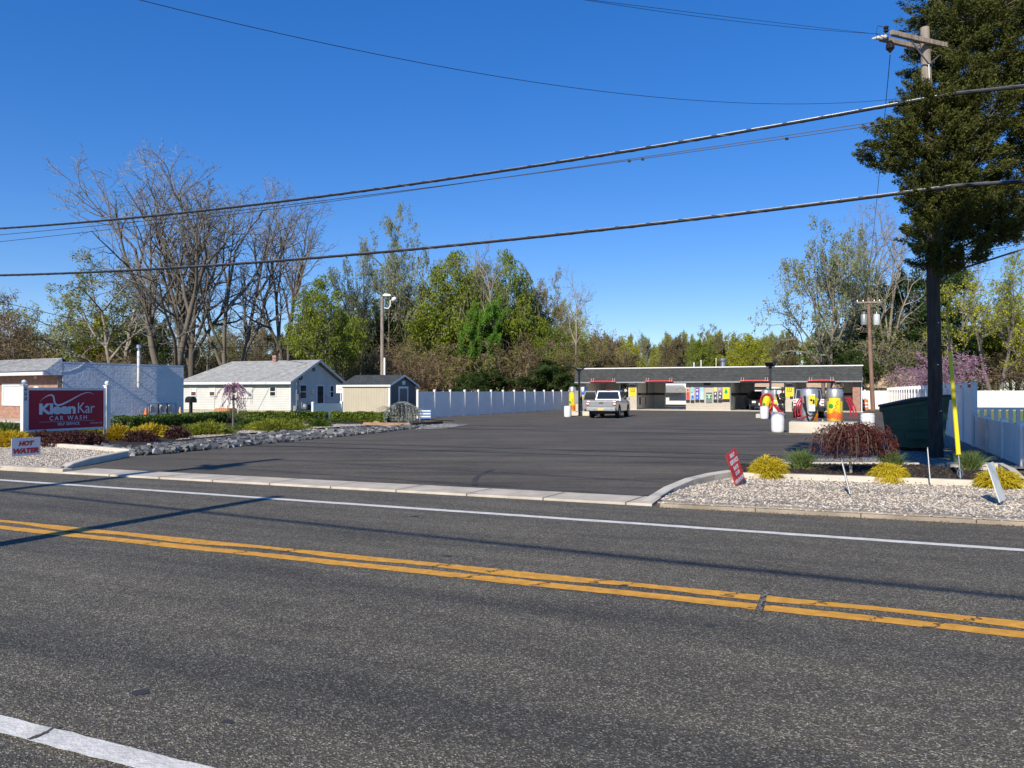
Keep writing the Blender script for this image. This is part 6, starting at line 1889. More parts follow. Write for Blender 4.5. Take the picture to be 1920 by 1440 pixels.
# far woods that read as one mass
def wood(name, spec, mats, seed, label):
    rng = np.random.default_rng(seed)
    parts = []
    for (px, ytop, Y, wpx, pr, mi) in spec:
        a = rng.uniform(0, 6.28); ca, sa = math.cos(a), math.sin(a)
        Wd = wpx * Y / F_PX; H = ZP(ytop, Y)
        keep = pr.cM == 1
        for sel, m in ((keep, mi), (~keep, 0)):
            F = pr.cF[sel]
            if m == 0: F = F[rng.random(len(F)) < 0.5]
            u, inv = np.unique(F, return_inverse=True)
            V = pr.cV[u] * np.array([Wd, Wd, H])
            V = np.stack([V[:, 0] * ca - V[:, 1] * sa, V[:, 0] * sa + V[:, 1] * ca, V[:, 2]], 1) + np.array([(px - 960) / F_PX * Y, Y, -0.1])
            parts.append((V, inv.reshape(F.shape), m))
    V, F, M = join_np(parts)
    o = link(name, np_mesh(name, V, F, mats, M))
    tag(o, label, 'woods', kind='stuff')


rng = np.random.default_rng(77)
sp = []
for i in range(26):
    px = 1085 + i * 21 + rng.normal(0, 5)
    sp.append((px, 628 + rng.normal(0, 8) + (6 if px < 1250 else 0), rng.uniform(145, 175), rng.uniform(50, 85), LEAFY[i % 2], 1 + int(rng.random() < 0.2)))
wood('woodland', sp, [m_twig, m_lf_far, m_lf_far2], 3, 'soft green distant tree line beyond the car wash roof')
sp = []
for i in range(24):
    px = -120 + i * 54 + rng.normal(0, 10)
    sp.append((px, 612 + rng.normal(0, 14), rng.uniform(104, 118), rng.uniform(110, 150), (LEAFY[i % 2], BRUSH[i % 2], SPARSE[0])[int(rng.integers(0, 3))], 1 + int(rng.random() < 0.5)))
for i in range(30):
    sp.append((-130 + i * 44 + rng.normal(0, 8), 672 + rng.normal(0, 10), rng.uniform(98, 104), rng.uniform(100, 140), LEAFY[i % 2], 1 + int(rng.random() < 0.45)))
wood('woodland', sp, [m_twig_b, m_lf_olive, m_lf_far2], 4, 'dim brown green wood closing the view behind the houses')
sp = []
for i in range(9):
    sp.append((1560 + i * 55 + rng.normal(0, 8), 600 + rng.normal(0, 15), rng.uniform(108, 118), 130, LEAFY[i % 2], 1 + i % 2))
wood('woodland', sp, [m_twig, m_lf_dark, m_lf_olive], 5, 'dark wood behind the right hand fence')

# ------------------------------------------------------------------ the cedar at the pole
rng = np.random.default_rng(5)
CB = Vector((11.13, 20.25, 0))
CT = thing('cedar_tree', CB, 'large dark cedar overhanging the utility pole at the right edge', 'tree')
path = [(0, 0, 0), (-0.02, 0.0, 2.0), (-0.04, 0.05, 4.0), (0.45, 0.2, 6.0), (1.0, 0.3, 8.0), (1.6, 0.4, 10.5), (1.9, 0.5, 14.0), (2.0, 0.5, 17)]
mb = MB().tube(path, [0.125, 0.12, 0.115, 0.115, 0.12, 0.10, 0.07, 0.02], 10)
CBL = [(-0.6, 8.75, .7, .42), (-0.95, 8.25, .65, .42), (-1.08, 7.85, .5, .33), (-.6, 8.0, 1.0, .6), (-.75, 7.35, .75, .45), (.25, 7.4, 1.1, .75), (-.35, 6.75, .75, .5), (-.8, 6.35, .55, .35), (.0, 6.0, .8, .5), (-.55, 5.55, .55, .4), (-.35, 5.0, .45, .38), (.2, 5.2, .7, .5), (.55, 6.1, .8, .6),
       (-.2, 9.0, .75, .5), (.75, 8.7, 1.1, .9), (.6, 9.7, .65, .6), (.25, 9.75, .45, .4), (.28, 10.4, .45, .45), (.3, 11.15, .5, .45), (1.2, 10.3, 1.1, .9), (.55, 10.7, .65, .5), (.9, 11.3, 1.1, .7), (.7, 12.0, 1.1, .8), (2.2, 9.4, 1.1, 1.0), (2.1, 7.6, 1.0, .7), (1.4, 6.9, .9, .6), (1.1, 5.8, .55, .4), (2.6, 6.9, .7, .45),
       (3.3, 8.2, 1.2, .9), (3.0, 10.7, 1.3, 1.1), (2.1, 12.4, 1.5, 1.2), (1.6, 14.2, 1.3, 1.3), (3.4, 6.75, .8, .4), (4.3, 9.2, 1.2, 1.2), (3.4, 12.5, 1.2, 1.0), (4.4, 7.4, .9, .6), (2.9, 5.95, .55, .22), (3.9, 6.1, .6, .25), (2.0, 16, 1.0, 1.2), (4.3, 11.2, 1.2, 1.2), (5.3, 8.3, 1.1, .8), (5.3, 10.0, 1.2, 1.0), (4.6, 13.6, 1.4, 1.3), (3.6, 9.6, .9, .8), (2.8, 8.4, .8, .7), (5.0, 6.9, .7, .35)]
P, Dr = [], []
brs = []
for (dx, z, rx, rzz) in CBL:
    dx -= 0.16
    dyc = rng.normal(-1.12, 0.08) if (abs(dx) < 1.05 and z < 9.05) or (dx < 0.2 and z > 9.5) else rng.normal(0.0, 0.45)
    ryy = 0.45 if dyc < -0.9 else max(rx, 0.8)
    tz = max(3.6, z - 1.2 - 0.2 * abs(dx)); k = min(6, max(1, int(tz / 2.4)))
    tz = 5.2 if (z < 6.8 and dx > 2.4) else tz
    tx = np.interp(tz, [p[2] for p in path], [p[0] for p in path])
    brs.append(([(tx, 0.2, tz), (tx + (dx - tx) * 0.5, 0.2 + dyc * 0.5, tz + (z - tz) * 0.35), (dx, dyc + 0.1, z)], 0.012 if (z < 6.8 and dx > 2.4) else 0.032))
    n = int(64 * rx * (rzz + 0.25) ** 0.8 * 1.15)
    for _ in range(n):
        u = rng.normal(size=3); u /= np.linalg.norm(u); rr = rng.uniform(0.45, 1.0) ** 0.5
        c = np.array([dx + u[0] * rx * rr, dyc + u[1] * ryy * rr * 1.15, z + u[2] * rzz * rr])
        out = np.array([u[0], u[1], 0.35 + 0.3 * u[2]]); out /= np.linalg.norm(out)
        m = int(rng.integers(170, 330))
        t = rng.uniform(-0.5, 1.0, (m, 1)) ** 1
        P.append(c + out * t * rng.uniform(0.2, 0.42) + rng.normal(0, 0.062, (m, 3)) * (1.3 - np.abs(t)))
        Dr.append(np.repeat(out[None], m, 0) + rng.normal(0, 0.45, (m, 3)))
        if rng.random() < 0.25: brs.append(([(dx * .8 + tx * .2, dyc, z - rzz * .4), tuple(c)], 0.014))
for q in range(34):      # long fine lower branches on the right
    a = np.array([2.0 + rng.uniform(0, 1.4), 0.1, 5.9 + rng.uniform(0, 0.7)])
    e = a + np.array([rng.uniform(0.8, 1.8), rng.normal(0, 0.4), rng.uniform(-0.1, 0.8)])
    brs.append(([tuple(a), tuple((a + e) / 2 + np.array([0, 0, -0.12])), tuple(e)], 0.012))
for q in range(5):
    brs.append(([(0.55, 0.3, 4.9 + q * .22), (1.2, 0.3 + q * .1, 5.2 + q * .25), (1.9, 0.25, 5.75 + q * .22), (2.5, 0.15, 5.9 + q * .3), (3.2 + q * .2, 0.1, 6.5 + q * .25)], 0.011))
mb2 = MB()
for pts, r in brs: mb2.tube(pts, r, 5, r_end=r * 0.4, caps=False)
mb.build('trunk', m_bark_d, CT, smooth=True)
mb2.build('limbs', m_bark_d, CT)
P = np.concatenate(P); Dr = np.concatenate(Dr)
V, F = leaf_quads(P, 0.07, rng, 0.2, 0.34, Dr)
m_cedar = leaf_mat('cedar sprays', (0.012, 0.021, 0.005), (0.125, 0.135, 0.024), 0.18, 0.7, 1.4)
link('crown', np_mesh('crown', V, F, m_cedar), CT)
print('cedar leaves', len(P))

# the tree behind the viewer whose shade falls on the dumpster corner
rng = np.random.default_rng(15)
ST_ = thing('shade_tree', (7.5, -4.0, 0), 'tall leafy tree standing behind the viewer and shading the dumpster corner', 'tree')
mb = MB().tube([(0, 0, 0), (-0.2, 0.5, 4), (-1.2, 2.5, 8), (-3.2, 5.5, 11.5), (-3.9, 6.7, 14)], [0.4, 0.34, 0.27, 0.2, 0.1], 10)
for q in range(10):
    a = q * 0.63; mb.tube([(-3.0, 5.2, 11), (-3.9 + 2.6 * math.cos(a), 6.7 + 2.6 * math.sin(a), 13.5)], 0.1, 6, r_end=0.03)
mb.build('trunk', m_bark_g, ST_)
n = 9000
u = unit(rng.normal(size=(n, 3))) * rng.uniform(0.2, 1, (n, 1)) ** (1 / 3)
lump = 1 + 0.25 * np.sin(u[:, 0:1] * 7 + 1) * np.sin(u[:, 1:2] * 6)
P = u * lump * np.array([4.3, 4.0, 2.4]) + np.array([-3.9, 6.7, 14.0])
V, F = leaf_quads(P, 0.36, rng, 0.6, 0.8)
link('crown', np_mesh('crown', V, F, m_lf_green), ST_)

# ------------------------------------------------------------------ garden plants
m_gold = leaf_mat('golden threads', (0.28, 0.22, 0.01), (0.66, 0.52, 0.03), 0.25, 0.6, 3.0)
m_gold2 = leaf_mat('golden juniper', (0.34, 0.24, 0.01), (0.66, 0.48, 0.03), 0.25, 0.6, 2.0)
m_lime = leaf_mat('lime juniper', (0.05, 0.075, 0.010), (0.29, 0.31, 0.03), 0.25, 0.6, 1.5)
m_hedge = leaf_mat('hedge leaves', (0.025, 0.055, 0.008), (0.11, 0.18, 0.02), 0.25, 0.5, 1.5)
m_hedge_l = leaf_mat('light hedge leaves', (0.05, 0.09, 0.01), (0.20, 0.26, 0.03), 0.25, 0.5, 1.5)
m_barb = leaf_mat('barberry leaves', (0.022, 0.007, 0.008), (0.11, 0.035, 0.03), 0.2, 0.6, 2.0)
m_grassy = leaf_mat('tuft grass', (0.05, 0.09, 0.02), (0.20, 0.27, 0.08), 0.25, 0.6, 2.0)
m_maple = leaf_mat('red maple leaves', (0.035, 0.009, 0.008), (0.17, 0.05, 0.04), 0.3, 0.6, 2.0)
m_bluec = leaf_mat('blue conifer needles', (0.16, 0.20, 0.18), (0.46, 0.50, 0.45), 0.1, 0.7, 2.0)
m_dry = leaf_mat('dry tips', (0.30, 0.20, 0.07), (0.45, 0.33, 0.13), 0.2, 0.7, 2.0)


def mound(name, loc, w, d, h, mat, label, cat='shrub', n=2600, ln=0.10, wd=0.012, seed=1, droop=0.6, group=None, lumps=0.15, leaf=None, upb=0.35, stem_mat=None):
    """shrub: a tangle of stems and a skin of blades or leaves through its outer half"""
    rng = np.random.default_rng(seed)
    t = thing(name, loc, label, cat, group)
    u = unit(rng.normal(size=(n, 3))); u[:, 2] = np.abs(u[:, 2])
    rr = rng.uniform(0.55, 1.0, (n, 1))
    lump = 1 + lumps * (np.sin(u[:, 0:1] * 5 + seed) * np.cos(u[:, 1:2] * 6 + seed * 2) + 0.6 * np.sin(u[:, 0:1] * 11 + u[:, 1:2] * 9))
    P = u * rr * lump * np.array([w / 2, d / 2, h * 0.88]); P[:, 2] += 0.02
    if leaf:
        V, F = leaf_quads(P, leaf, rng, 0.4, 0.7)
    else:
        dirs = u + np.array([0, 0, upb]) + rng.normal(0, 0.45, (n, 3))
        V, F = blades(P, dirs, ln, wd, rng, droop)
    link('foliage', np_mesh('foliage', V, F, mat), t)
    k = 26
    a = rng.uniform(0, 6.28, k); e = np.stack([np.cos(a) * w * 0.36, np.sin(a) * d * 0.36, np.full(k, h * 0.6)], 1) * rng.uniform(0.5, 1, (k, 1))
    V, F = seg_tubes(np.zeros((k, 3)), e, np.full(k, 0.012), np.full(k, 0.004), 4)
    link('stem', np_mesh('stem', V, F, stem_mat or m_bark_d), t)
    return t


GG = 'golden thread shrubs of the right bed'
mound('golden_shrub', G(1440, 893, 0.09), 0.64, 0.6, 0.36, m_gold, 'largest golden thread shrub, beside the leaning red sign', n=4200, ln=0.13, wd=0.016, seed=2, group=GG)
mound('golden_shrub', G(1666, 900, 0.09), 0.58, 0.55, 0.30, m_gold, 'golden thread shrub in front of the red maple', n=3800, ln=0.14, wd=0.016, seed=3, droop=0.9, group=GG)
mound('golden_shrub', G(1871, 911, 0.09), 0.64, 0.5, 0.28, m_gold, 'golden thread shrub behind the leaning blank sign', n=3600, ln=0.13, wd=0.016, seed=4, group=GG)


def grass(loc, w, h, n, label, seed):
    rng = np.random.default_rng(seed)
    t = thing('ornamental_grass', loc, label, 'grass tuft', 'grass tufts of the right bed')
    P = rng.normal(0, 0.07, (n, 3)); P[:, 2] = 0
    a = rng.uniform(0, 6.28, n); tilt = np.abs(rng.normal(0.35, 0.28, n))
    d = np.stack([np.cos(a) * np.sin(tilt), np.sin(a) * np.sin(tilt), np.cos(tilt)], 1)
    V, F = blades(P, d, h * 1.25, 0.012, rng, droop=0.45, segs=4)
    link('blades', np_mesh('blades', V, F, m_grassy), t)
    P = rng.normal(0, 0.09, (160, 3)); P[:, 2] = 0
    a = rng.uniform(0, 6.28, 160)
    d = np.stack([np.cos(a), np.sin(a), rng.uniform(0.1, 0.8, 160)], 1)
    V, F = blades(P, d, h * 0.5, 0.010, rng, droop=0.6, segs=3)
    link('dry_blades', np_mesh('dry_blades', V, F, m_dry), t)


grass(G(1503, 879, 0.08), 0.7, 0.52, 620, 'green grass tuft left of the red maple', 1)
grass(G(1672, 872, 0.08), 0.7, 0.42, 560, 'green grass tuft under the right side of the maple', 2)
grass(G(1818, 881, 0.08), 0.9, 0.50, 700, 'green grass tuft behind the yellow guy guard', 3)

# weeping red maple
rng = np.random.default_rng(9)
MP = thing('red_maple', G(1595, 887, 0.09), 'low weeping dark red maple with a pale staked trunk', 'tree')
mb = MB(); mb.tube([(0, 0, 0), (-0.01, 0, 0.18), (-0.03, 0, 0.34), (-0.02, 0, 0.5), (0.05, 0.02, 0.66), (0.0, 0.0, 0.82)], [0.03, 0.026, 0.024, 0.024, 0.02, 0.015], 8)
tr = mb.build('trunk', m_bark_l, MP, smooth=True)
mb = MB(); P = []; Dd = []
for i in range(64):
    a = rng.uniform(0, 6.28); Rr = rng.uniform(0.35, 0.78) * (1.2 if rng.random() < 0.15 else 1.0); zt = rng.uniform(0.74, 1.04) * (1 - 0.15 * Rr)
    ca, sa = math.cos(a) * Rr, math.sin(a) * Rr * 0.85
    hang = rng.uniform(0.25, 0.55)
    pts = [(0, 0, 0.6 + rng.uniform(-.1, .2)), (ca * 0.4, sa * 0.4, zt), (ca * 0.75, sa * 0.75, zt - 0.02), (ca, sa, zt - 0.15), (ca * 1.08, sa * 1.08, zt - hang)]
    mb.tube(pts, 0.009, 4, r_end=0.003, caps=False)
    pa = np.array(pts)
    k = 78
    s = rng.uniform(0.9, 3.99, k); i0 = s.astype(int); f = (s - i0)[:, None]
    P.append(pa[i0] * (1 - f) + pa[np.minimum(i0 + 1, 4)] * f + rng.normal(0, 0.045, (k, 3)))
mb.build('limb', m_bark_d, MP)
P = np.concatenate(P); P[:, 0] += 0.06
V, F = blades(P, rng.normal(0, 1, P.shape) + np.array([0, 0, -0.5]), 0.075, 0.022, rng, 0.3)
link('crown', np_mesh('crown', V, F, m_maple), MP)

# left bed
GP = 'shrubs of the left bed'
i = 0
for (px, py, w, h, mat, nm, lab, n, kw) in (
        (20, 838, 1.25, 0.46, m_gold2, 'golden_juniper', 'bright golden juniper left of the sign, behind the yard sign', 2600, {}),
        (-14, 832, 1.2, 0.5, m_hedge, 'juniper', 'dark green juniper cut by the left edge', 1800, {}),
        (10, 826, 1.5, 0.62, m_hedge, 'juniper', 'dark green juniper behind the golden one at the left edge', 1800, {}),
        (78, 836, 0.9, 0.52, m_barb, 'barberry', 'dark purple barberry at the near post of the sign', 1900, dict(leaf=0.05)),
        (108, 838, 1.0, 0.48, m_barb, 'barberry', 'dark purple barberry under the near half of the sign', 1900, dict(leaf=0.05)),
        (140, 837, 1.0, 0.50, m_barb, 'barberry', 'dark purple barberry under the middle of the sign', 1900, dict(leaf=0.05)),
        (172, 835, 1.0, 0.46, m_barb, 'barberry', 'dark purple barberry at the far post of the sign', 1900, dict(leaf=0.05)),
        (122, 826, 1.3, 0.5, m_barb, 'barberry', 'tall dark barberry set back beneath the sign', 1900, dict(leaf=0.05)),
        (160, 821, 1.5, 0.50, m_lime, 'lime_juniper', 'lime juniper glimpsed under the far half of the sign', 1900, {}),
        (95, 822, 1.5, 0.50, m_lime, 'lime_juniper', 'lime juniper glimpsed under the near half of the sign', 1900, {}),
        (220, 824, 0.78, 0.50, m_gold2, 'golden_juniper', 'bright golden juniper right of the far sign post', 2400, {}),
        (262, 827, 1.25, 0.40, m_barb, 'barberry', 'dark barberry in front of the rocks right of the sign', 1900, dict(leaf=0.05)),
        (285, 818, 1.5, 0.42, m_gold2, 'golden_juniper', 'flat golden juniper right of the dark barberry', 2400, {}),
        (333, 822, 0.98, 0.50, m_barb, 'barberry', 'spiky reddish barberry at the corner of the rock border', 1500, dict(leaf=0.055)),
        (390, 814, 1.75, 0.42, m_lime, 'lime_juniper', 'spreading lime juniper left of the weeping cherry', 3600, dict(lumps=0.3)),
        (522, 807, 2.55, 0.42, m_lime, 'lime_juniper', 'spreading lime juniper right of the weeping cherry', 4200, dict(lumps=0.3)),
        (478, 803, 1.5, 0.45, m_hedge, 'juniper', 'dark green juniper just right of the weeping cherry trunk', 2400, {}),
        (600, 800, 1.0, 0.3, m_hedge, 'juniper', 'small dark juniper at the end of the gravel path', 1200, {})):
    i += 1
    z = 0.06
    p = G(px, py, z)
    a = dict(ln=0.17, wd=0.03, droop=0.25, upb=0.2); a.update(kw)
    mound(nm, p, w, w * 0.8, h, mat, lab, n=n, seed=40 + i, group=GP, **a)


def hedge(a, b, w, h, mat, label, n, seed):
    rng = np.random.default_rng(seed)
    a, b = Vector((a[0], a[1], 0.03)), Vector((b[0], b[1], 0.03)); d = b - a; ln = d.length
    t = thing('hedge', a, label, 'hedge', rz=math.atan2(d.y, d.x))
    x = rng.uniform(0, ln, n); th = rng.uniform(0, math.pi, n); rr = rng.uniform(0.65, 1.0, n)
    lump = 1 + 0.04 * np.sin(x * 4.1 + 1) + 0.04 * np.sin(x * 9.3)
    sq = np.maximum(np.abs(np.cos(th)), np.abs(np.sin(th)))
    P = np.stack([x, np.cos(th) / sq * w / 2 * rr * lump, np.sin(th) / sq * h * rr * lump], 1)
    V, F = leaf_quads(P, 0.085, rng, 0.5, 0.65)
    link('foliage', np_mesh('foliage', V, F, mat), t)
    k = int(ln * 6); xs_ = rng.uniform(0, ln, k)
    V, F = seg_tubes(np.stack([xs_, np.zeros(k), np.zeros(k)], 1), np.stack([xs_ + rng.normal(0, .1, k), rng.normal(0, w * .25, k), np.full(k, h * .8)], 1), np.full(k, .012), np.full(k, .005), 4)
    link('stem', np_mesh('stem', V, F, m_bark_d), t)


hedge((-16.9, 33.2), (-14.9, 40.6), 1.0, 0.56, m_hedge, 'clipped dark green hedge running back below the blue wall', 16000, 61)
hedge((-14.6, 41.3), (-10.0, 41.6), 0.9, 0.56, m_hedge_l, 'clipped green hedge in front of the white house', 14000, 62)
hedge((-9.7, 41.5), (-6.6, 41.2), 0.8, 0.54, m_hedge_l, 'clipped bright hedge in front of the garden shed', 10000, 63)

# weeping cherry (pink)
rng = np.random.default_rng(31)
WC = thing('weeping_cherry', G(437, 802, 0.05), 'small weeping cherry with pink blossom before the white house', 'tree')
mb = MB().tube([(0, 0, 0), (0.01, 0, 0.9), (-0.02, 0, 1.75), (0.0, 0, 2.0)], [0.045, 0.04, 0.035, 0.03], 8); mb.build('trunk', m_bark_g, WC, smooth=True)
mb = MB(); P = []
for q in range(34):
    a = rng.uniform(0, 6.28); Rr = rng.uniform(0.3, 0.85); ca, sa = math.cos(a) * Rr, math.sin(a) * Rr
    z0 = 1.95 if q < 22 else 1.35
    top = z0 + rng.uniform(-0.15, 0.12); lowz = rng.uniform(0.25, 1.2) if q < 22 else rng.uniform(0.15, 0.6)
    pts = [(0, 0, z0 - 0.1), (ca * 0.45, sa * 0.45, top), (ca * 0.8, sa * 0.8, top - 0.3), (ca, sa, (top + lowz) / 2), (ca * 1.05, sa * 1.05, lowz)]
    mb.tube(pts, 0.016, 4, r_end=0.005, caps=False)
    pa = np.array(pts); k = 34 if q < 22 else 10
    s = rng.uniform(0.7, 2.8, k); i0 = s.astype(int); f = (s - i0)[:, None]
    P.append(pa[i0] * (1 - f) + pa[i0 + 1] * f + rng.normal(0, 0.03, (k, 3)))
mb.build('limb', m_bark_d, WC)
V, F = leaf_quads(np.concatenate(P), 0.07, rng, 0, 0.8); link('crown', np_mesh('crown', V, F, m_lf_pink), WC)

# weeping blue conifer
rng = np.random.default_rng(33)
WB = thing('weeping_conifer', G(752, 796, 0.05), 'weeping blue grey conifer in front of the shed door', 'shrub')
mb = MB(); mb.tube([(-0.1, 0, 0), (-0.1, 0, 0.7), (0.1, 0, 1.05), (0.6, 0.05, 0.95)], 0.04, 7, r_end=0.02)
P, Dd = [], []
for q in range(95):
    s = rng.uniform(-0.75, 0.85); zt = 1.16 - 0.55 * (s - 0.05) ** 2 - rng.uniform(0, 0.08); y = rng.normal(0, 0.32)
    lowz = rng.uniform(0.05, 0.55); dx = s * rng.uniform(1.05, 1.35)
    pts = [(s * 0.8, y * 0.4, zt - 0.04), (s, y * 0.8, zt - 0.08), (dx, y, (zt + lowz) / 2), (dx + rng.normal(0, .05), y, lowz)]
    mb.tube(pts, 0.01, 4, r_end=0.004, caps=False)
    pa = np.array(pts); k = 60
    s_ = rng.uniform(0, 2.99, k); i0 = s_.astype(int); f = (s_ - i0)[:, None]
    P.append(pa[i0] * (1 - f) + pa[i0 + 1] * f + rng.normal(0, 0.02, (k, 3)))
P = np.concatenate(P)
for q in range(4):
    mb.tube([(-0.6, 0, 0.85), (-0.85, 0, 0.92 - q * .05), (-1.2, rng.normal(0, .1), 0.75 - q * 0.12)], 0.008, 4)
mb.build('limb', m_bark_d, WB)
V, F = blades(P, rng.normal(0, 1, P.shape) + np.array([0, 0, -0.4]), 0.075, 0.018, rng, 0.2); link('foliage', np_mesh('foliage', V, F, m_bluec), WB)
# ------------------------------------------------------------------ poles and wires
m_pole_d = bark_mat('creosote pole', (0.016, 0.012, 0.010), (0.075, 0.055, 0.042), 2.0)
m_pole_g = bark_mat('weathered grey pole', (0.16, 0.13, 0.10), (0.36, 0.31, 0.26), 2.0)
m_pole_b = bark_mat('brown pole', (0.15, 0.085, 0.06), (0.30, 0.19, 0.14), 2.0)
m_wire = plain('black cable', (0.012, 0.012, 0.013), 0.5)
m_strand = plain('steel strand', (0.42, 0.44, 0.46), 0.35, metal=0.8)
m_porc = plain('porcelain', (0.55, 0.55, 0.55), 0.2)
m_brownp = plain('brown insulator', (0.02, 0.010, 0.008), 0.25)
PB = Vector((10.57, 19.3, 0))
UP = thing('utility_pole', PB, 'tall dark wooden utility pole at the dumpster corner, its arm above', 'utility pole')
mb = MB(); mb.tube([(0.06, 0, -0.2), (0.05, 0, 2), (0.0, 0, 5.0)], [0.175, 0.165, 0.145], 16); mb.build('lower_pole', m_pole_d, UP, smooth=True)
mb = MB(); mb.tube([(0.0, 0, 5.0), (-0.08, 0, 8.0), (-0.17, 0, 10.85)], [0.145, 0.13, 0.11], 16); mb.build('upper_pole', m_pole_g, UP, smooth=True)
mb = MB()
for z, a in ((2.35, -100), (3.4, -95), (1.2, -80)):
    mb.ball((0.05 + 0.19 * math.cos(R(a)), 0.19 * math.sin(R(a)), z), 0.022, 6)
mb.build('bolt', m_galv, UP)
mb = MB()
for z in (6.62, 8.85): mb.tube([(-0.06, -0.1, z - 0.12), (0, -0.5, z - 0.12), (0, -0.84, z - 0.06)], 0.025, 6)
mb.build('standoff_bracket', m_galv, UP)
# crossarm goes left towards the street from the pole, rising to the right
arm = MB()
ad = Vector((-0.90, -0.36, 0)).normalized()
for off in (-0.12, 0.12):
    n = Vector((-ad.y, ad.x, 0)) * off * 1.35
    a0 = Vector((-0.15, 0, 10.42)) - ad * 0.55 + n; a1 = Vector((-0.15, 0, 10.42)) + ad * 1.35 + n
    d = a1 - a0; c = (a0 + a1) / 2
    arm.box(c, (d.length, 0.09, 0.12), 0, rz=math.atan2(d.y, d.x))
arm_o = arm.build('crossarm', m_pole_g, UP, bev=0.01)
mb = MB()
for s in (1, -1):
    p0 = Vector((-0.15, -0.16, 9.85)); p1 = Vector((-0.15, -0.16, 10.36)) + ad * 0.62 * s
    mb.tube([p0, p1], 0.02, 5)
mb.tube([(-0.16, -0.17, 9.85), (-0.13, -0.17, 8.6)], 0.015, 5); mb.build('brace', m_galv, UP)
tip = Vector((-0.15, 0, 10.42)) + ad * 1.33
mb = MB(); mb.lathe((0, 0), [(0.03, 0), (0.06, .02), (0.06, .06), (0.035, .08), (0.06, .1), (0.06, .14), (0.03, .16)], 12)
mb.xf(Matrix.Translation(tip + Vector((0, 0, 0.08)))); ins = mb.build('insulator', m_brownp, UP)
mb = MB(); mb.lathe((0, 0), [(0.03, 0), (0.06, .02), (0.06, .06), (0.04, .08), (0.06, .1), (0.06, .14), (0.04, .16), (0.06, .18), (0.05, .22), (0.02, 0.34)], 12)
mb.xf(Matrix.Translation(tip + Vector((0.05, 0.05, 0.0))) @ Matrix.Rotation(R(-90), 4, 'Y') @ Matrix.Rotation(R(-20), 4, 'X')); mb.build('insulator', m_porc, UP)
mb = MB(); mb.lathe((0, 0), [(0.02, 0), (0.05, .05), (0.10, .10), (0.10, .2), (0.08, .24), (0.03, .3)], 12); mb.xf(Matrix.Translation(tip + Vector((0.1, 0, -0.42)))); mb.build('insulator', m_brownp, UP)
mb = MB(); mb.tube([tip + Vector((0.0, 0, 0.2)), tip + Vector((-0.2, 0, 0.25)), tip + Vector((-0.25, 0, 0.05)), tip + Vector((0.05, 0, -0.1)), tip + Vector((0.1, 0, -0.2))], 0.008, 5); mb.build('jumper', m_wire, UP)
TIP = PB + tip
PB2 = Vector((-13.2, 4.2, 0))


def sagline(a, b, sag, n=40):
    a, b = Vector(a), Vector(b)
    return [a.lerp(b, i / n) + Vector((0, 0, -4 * sag * (i / n) * (1 - i / n))) for i in range(n + 1)]


def wire(name, a, b, sag, r, label, mat=None, group=None, strand=False, cat='cable', n=40):
    pts = sagline(a, b, sag, n)
    if not strand:
        o = MB().tube(pts, r, 5).build(name, mat or m_wire, smooth=True)
        return tag(o, label, cat, group)
    t = thing(name, pts[0], label, cat, group)
    pts = [p - pts[0] for p in pts]
    d = (pts[-1] - pts[0]).normalized(); nn = Vector((-d.y, d.x, 0)).normalized()
    MB().tube(pts, r, 8).build('cable', m_wire, t, smooth=True)
    MB().tube([p + Vector((0, 0, r * 0.95)) - nn * r * 0.3 for p in pts], r * 0.35, 5).build('strand', m_strand, t, smooth=True)
    big = []
    N_ = 700
    for i in range(N_ + 1):
        f = i / N_ * (len(pts) - 1); k = min(int(f), len(pts) - 2); p = pts[k].lerp(pts[k + 1], f - k)
        w = i / N_ * (pts[-1] - pts[0]).length / 0.9 * 6.283
        big.append(p + nn * math.cos(w) * r * 0.85 + Vector((0, 0, math.sin(w) * r * 0.85)))
    MB().tube(big, r * 0.33, 4).build('lashing', m_wire, t, smooth=True)
    return t


LP_ = Vector((10.57 - 0.92 * 52, 19.3 + 0.39 * 52, 0))       # next pole on the far side, beyond the left edge
RP_ = Vector((10.57 + 0.92 * 40, 19.3 - 0.39 * 40, 0))
q = lambda b, dx, z: b + Vector((dx * 0.39, -0.2 + dx * 0.0, z))
wire('utility_cable', q(PB, 0, 6.62) + Vector((0, -.62, 0)), LP_ + Vector((0, -.3, 7.75)), 0.9, 0.042, 'lower thick black cable crossing the sky along the road', strand=True)
wire('utility_cable', q(PB, 0, 8.85) + Vector((0, -.62, 0)), LP_ + Vector((0, -.3, 9.75)), 1.0, 0.040, 'upper thick black cable with a silver strand crossing the sky', strand=True)
wire('utility_cable', q(PB, 0, 6.62) + Vector((0, -.62, 0)), RP_ + Vector((0, -.3, 6.9)), 0.3, 0.042, 'lower thick black cable running right through the cedar', strand=True)
wire('utility_cable', q(PB, 0, 8.85) + Vector((0, -.62, 0)), RP_ + Vector((0, -.3, 9.0)), 0.3, 0.040, 'upper thick cable running right through the cedar', strand=True)
wire('service_wire', q(PB, 0, 8.55), LP_ + Vector((0, 0, 9.0)), 0.5, 0.012, 'thin black wire close under the upper thick cable')
wire('service_wire', q(PB, 0, 8.7) + Vector((0, .2, 0)), LP_ + Vector((0, 0.4, 8.5)), 0.4, 0.011, 'thin black wire drifting lowest under the upper thick cable at left')
mb = MB()
for px, py in ((1182, 297), (1205, 292)):
    s = (0.2427 if False else 0)
P0w, P1w = q(PB, 0, 8.55), LP_ + Vector((0, 0, 9.0))
pts = sagline(P0w, P1w, 0.5, 400)
best = [min(pts, key=lambda p: abs(p.x / p.y - (px - 960) / F_PX)) for px in (1180, 1206, 1480)]
for b_ in best:
    mb.box(b_ + Vector((0, 0, -0.02)), (0.08, 0.05, 0.06))
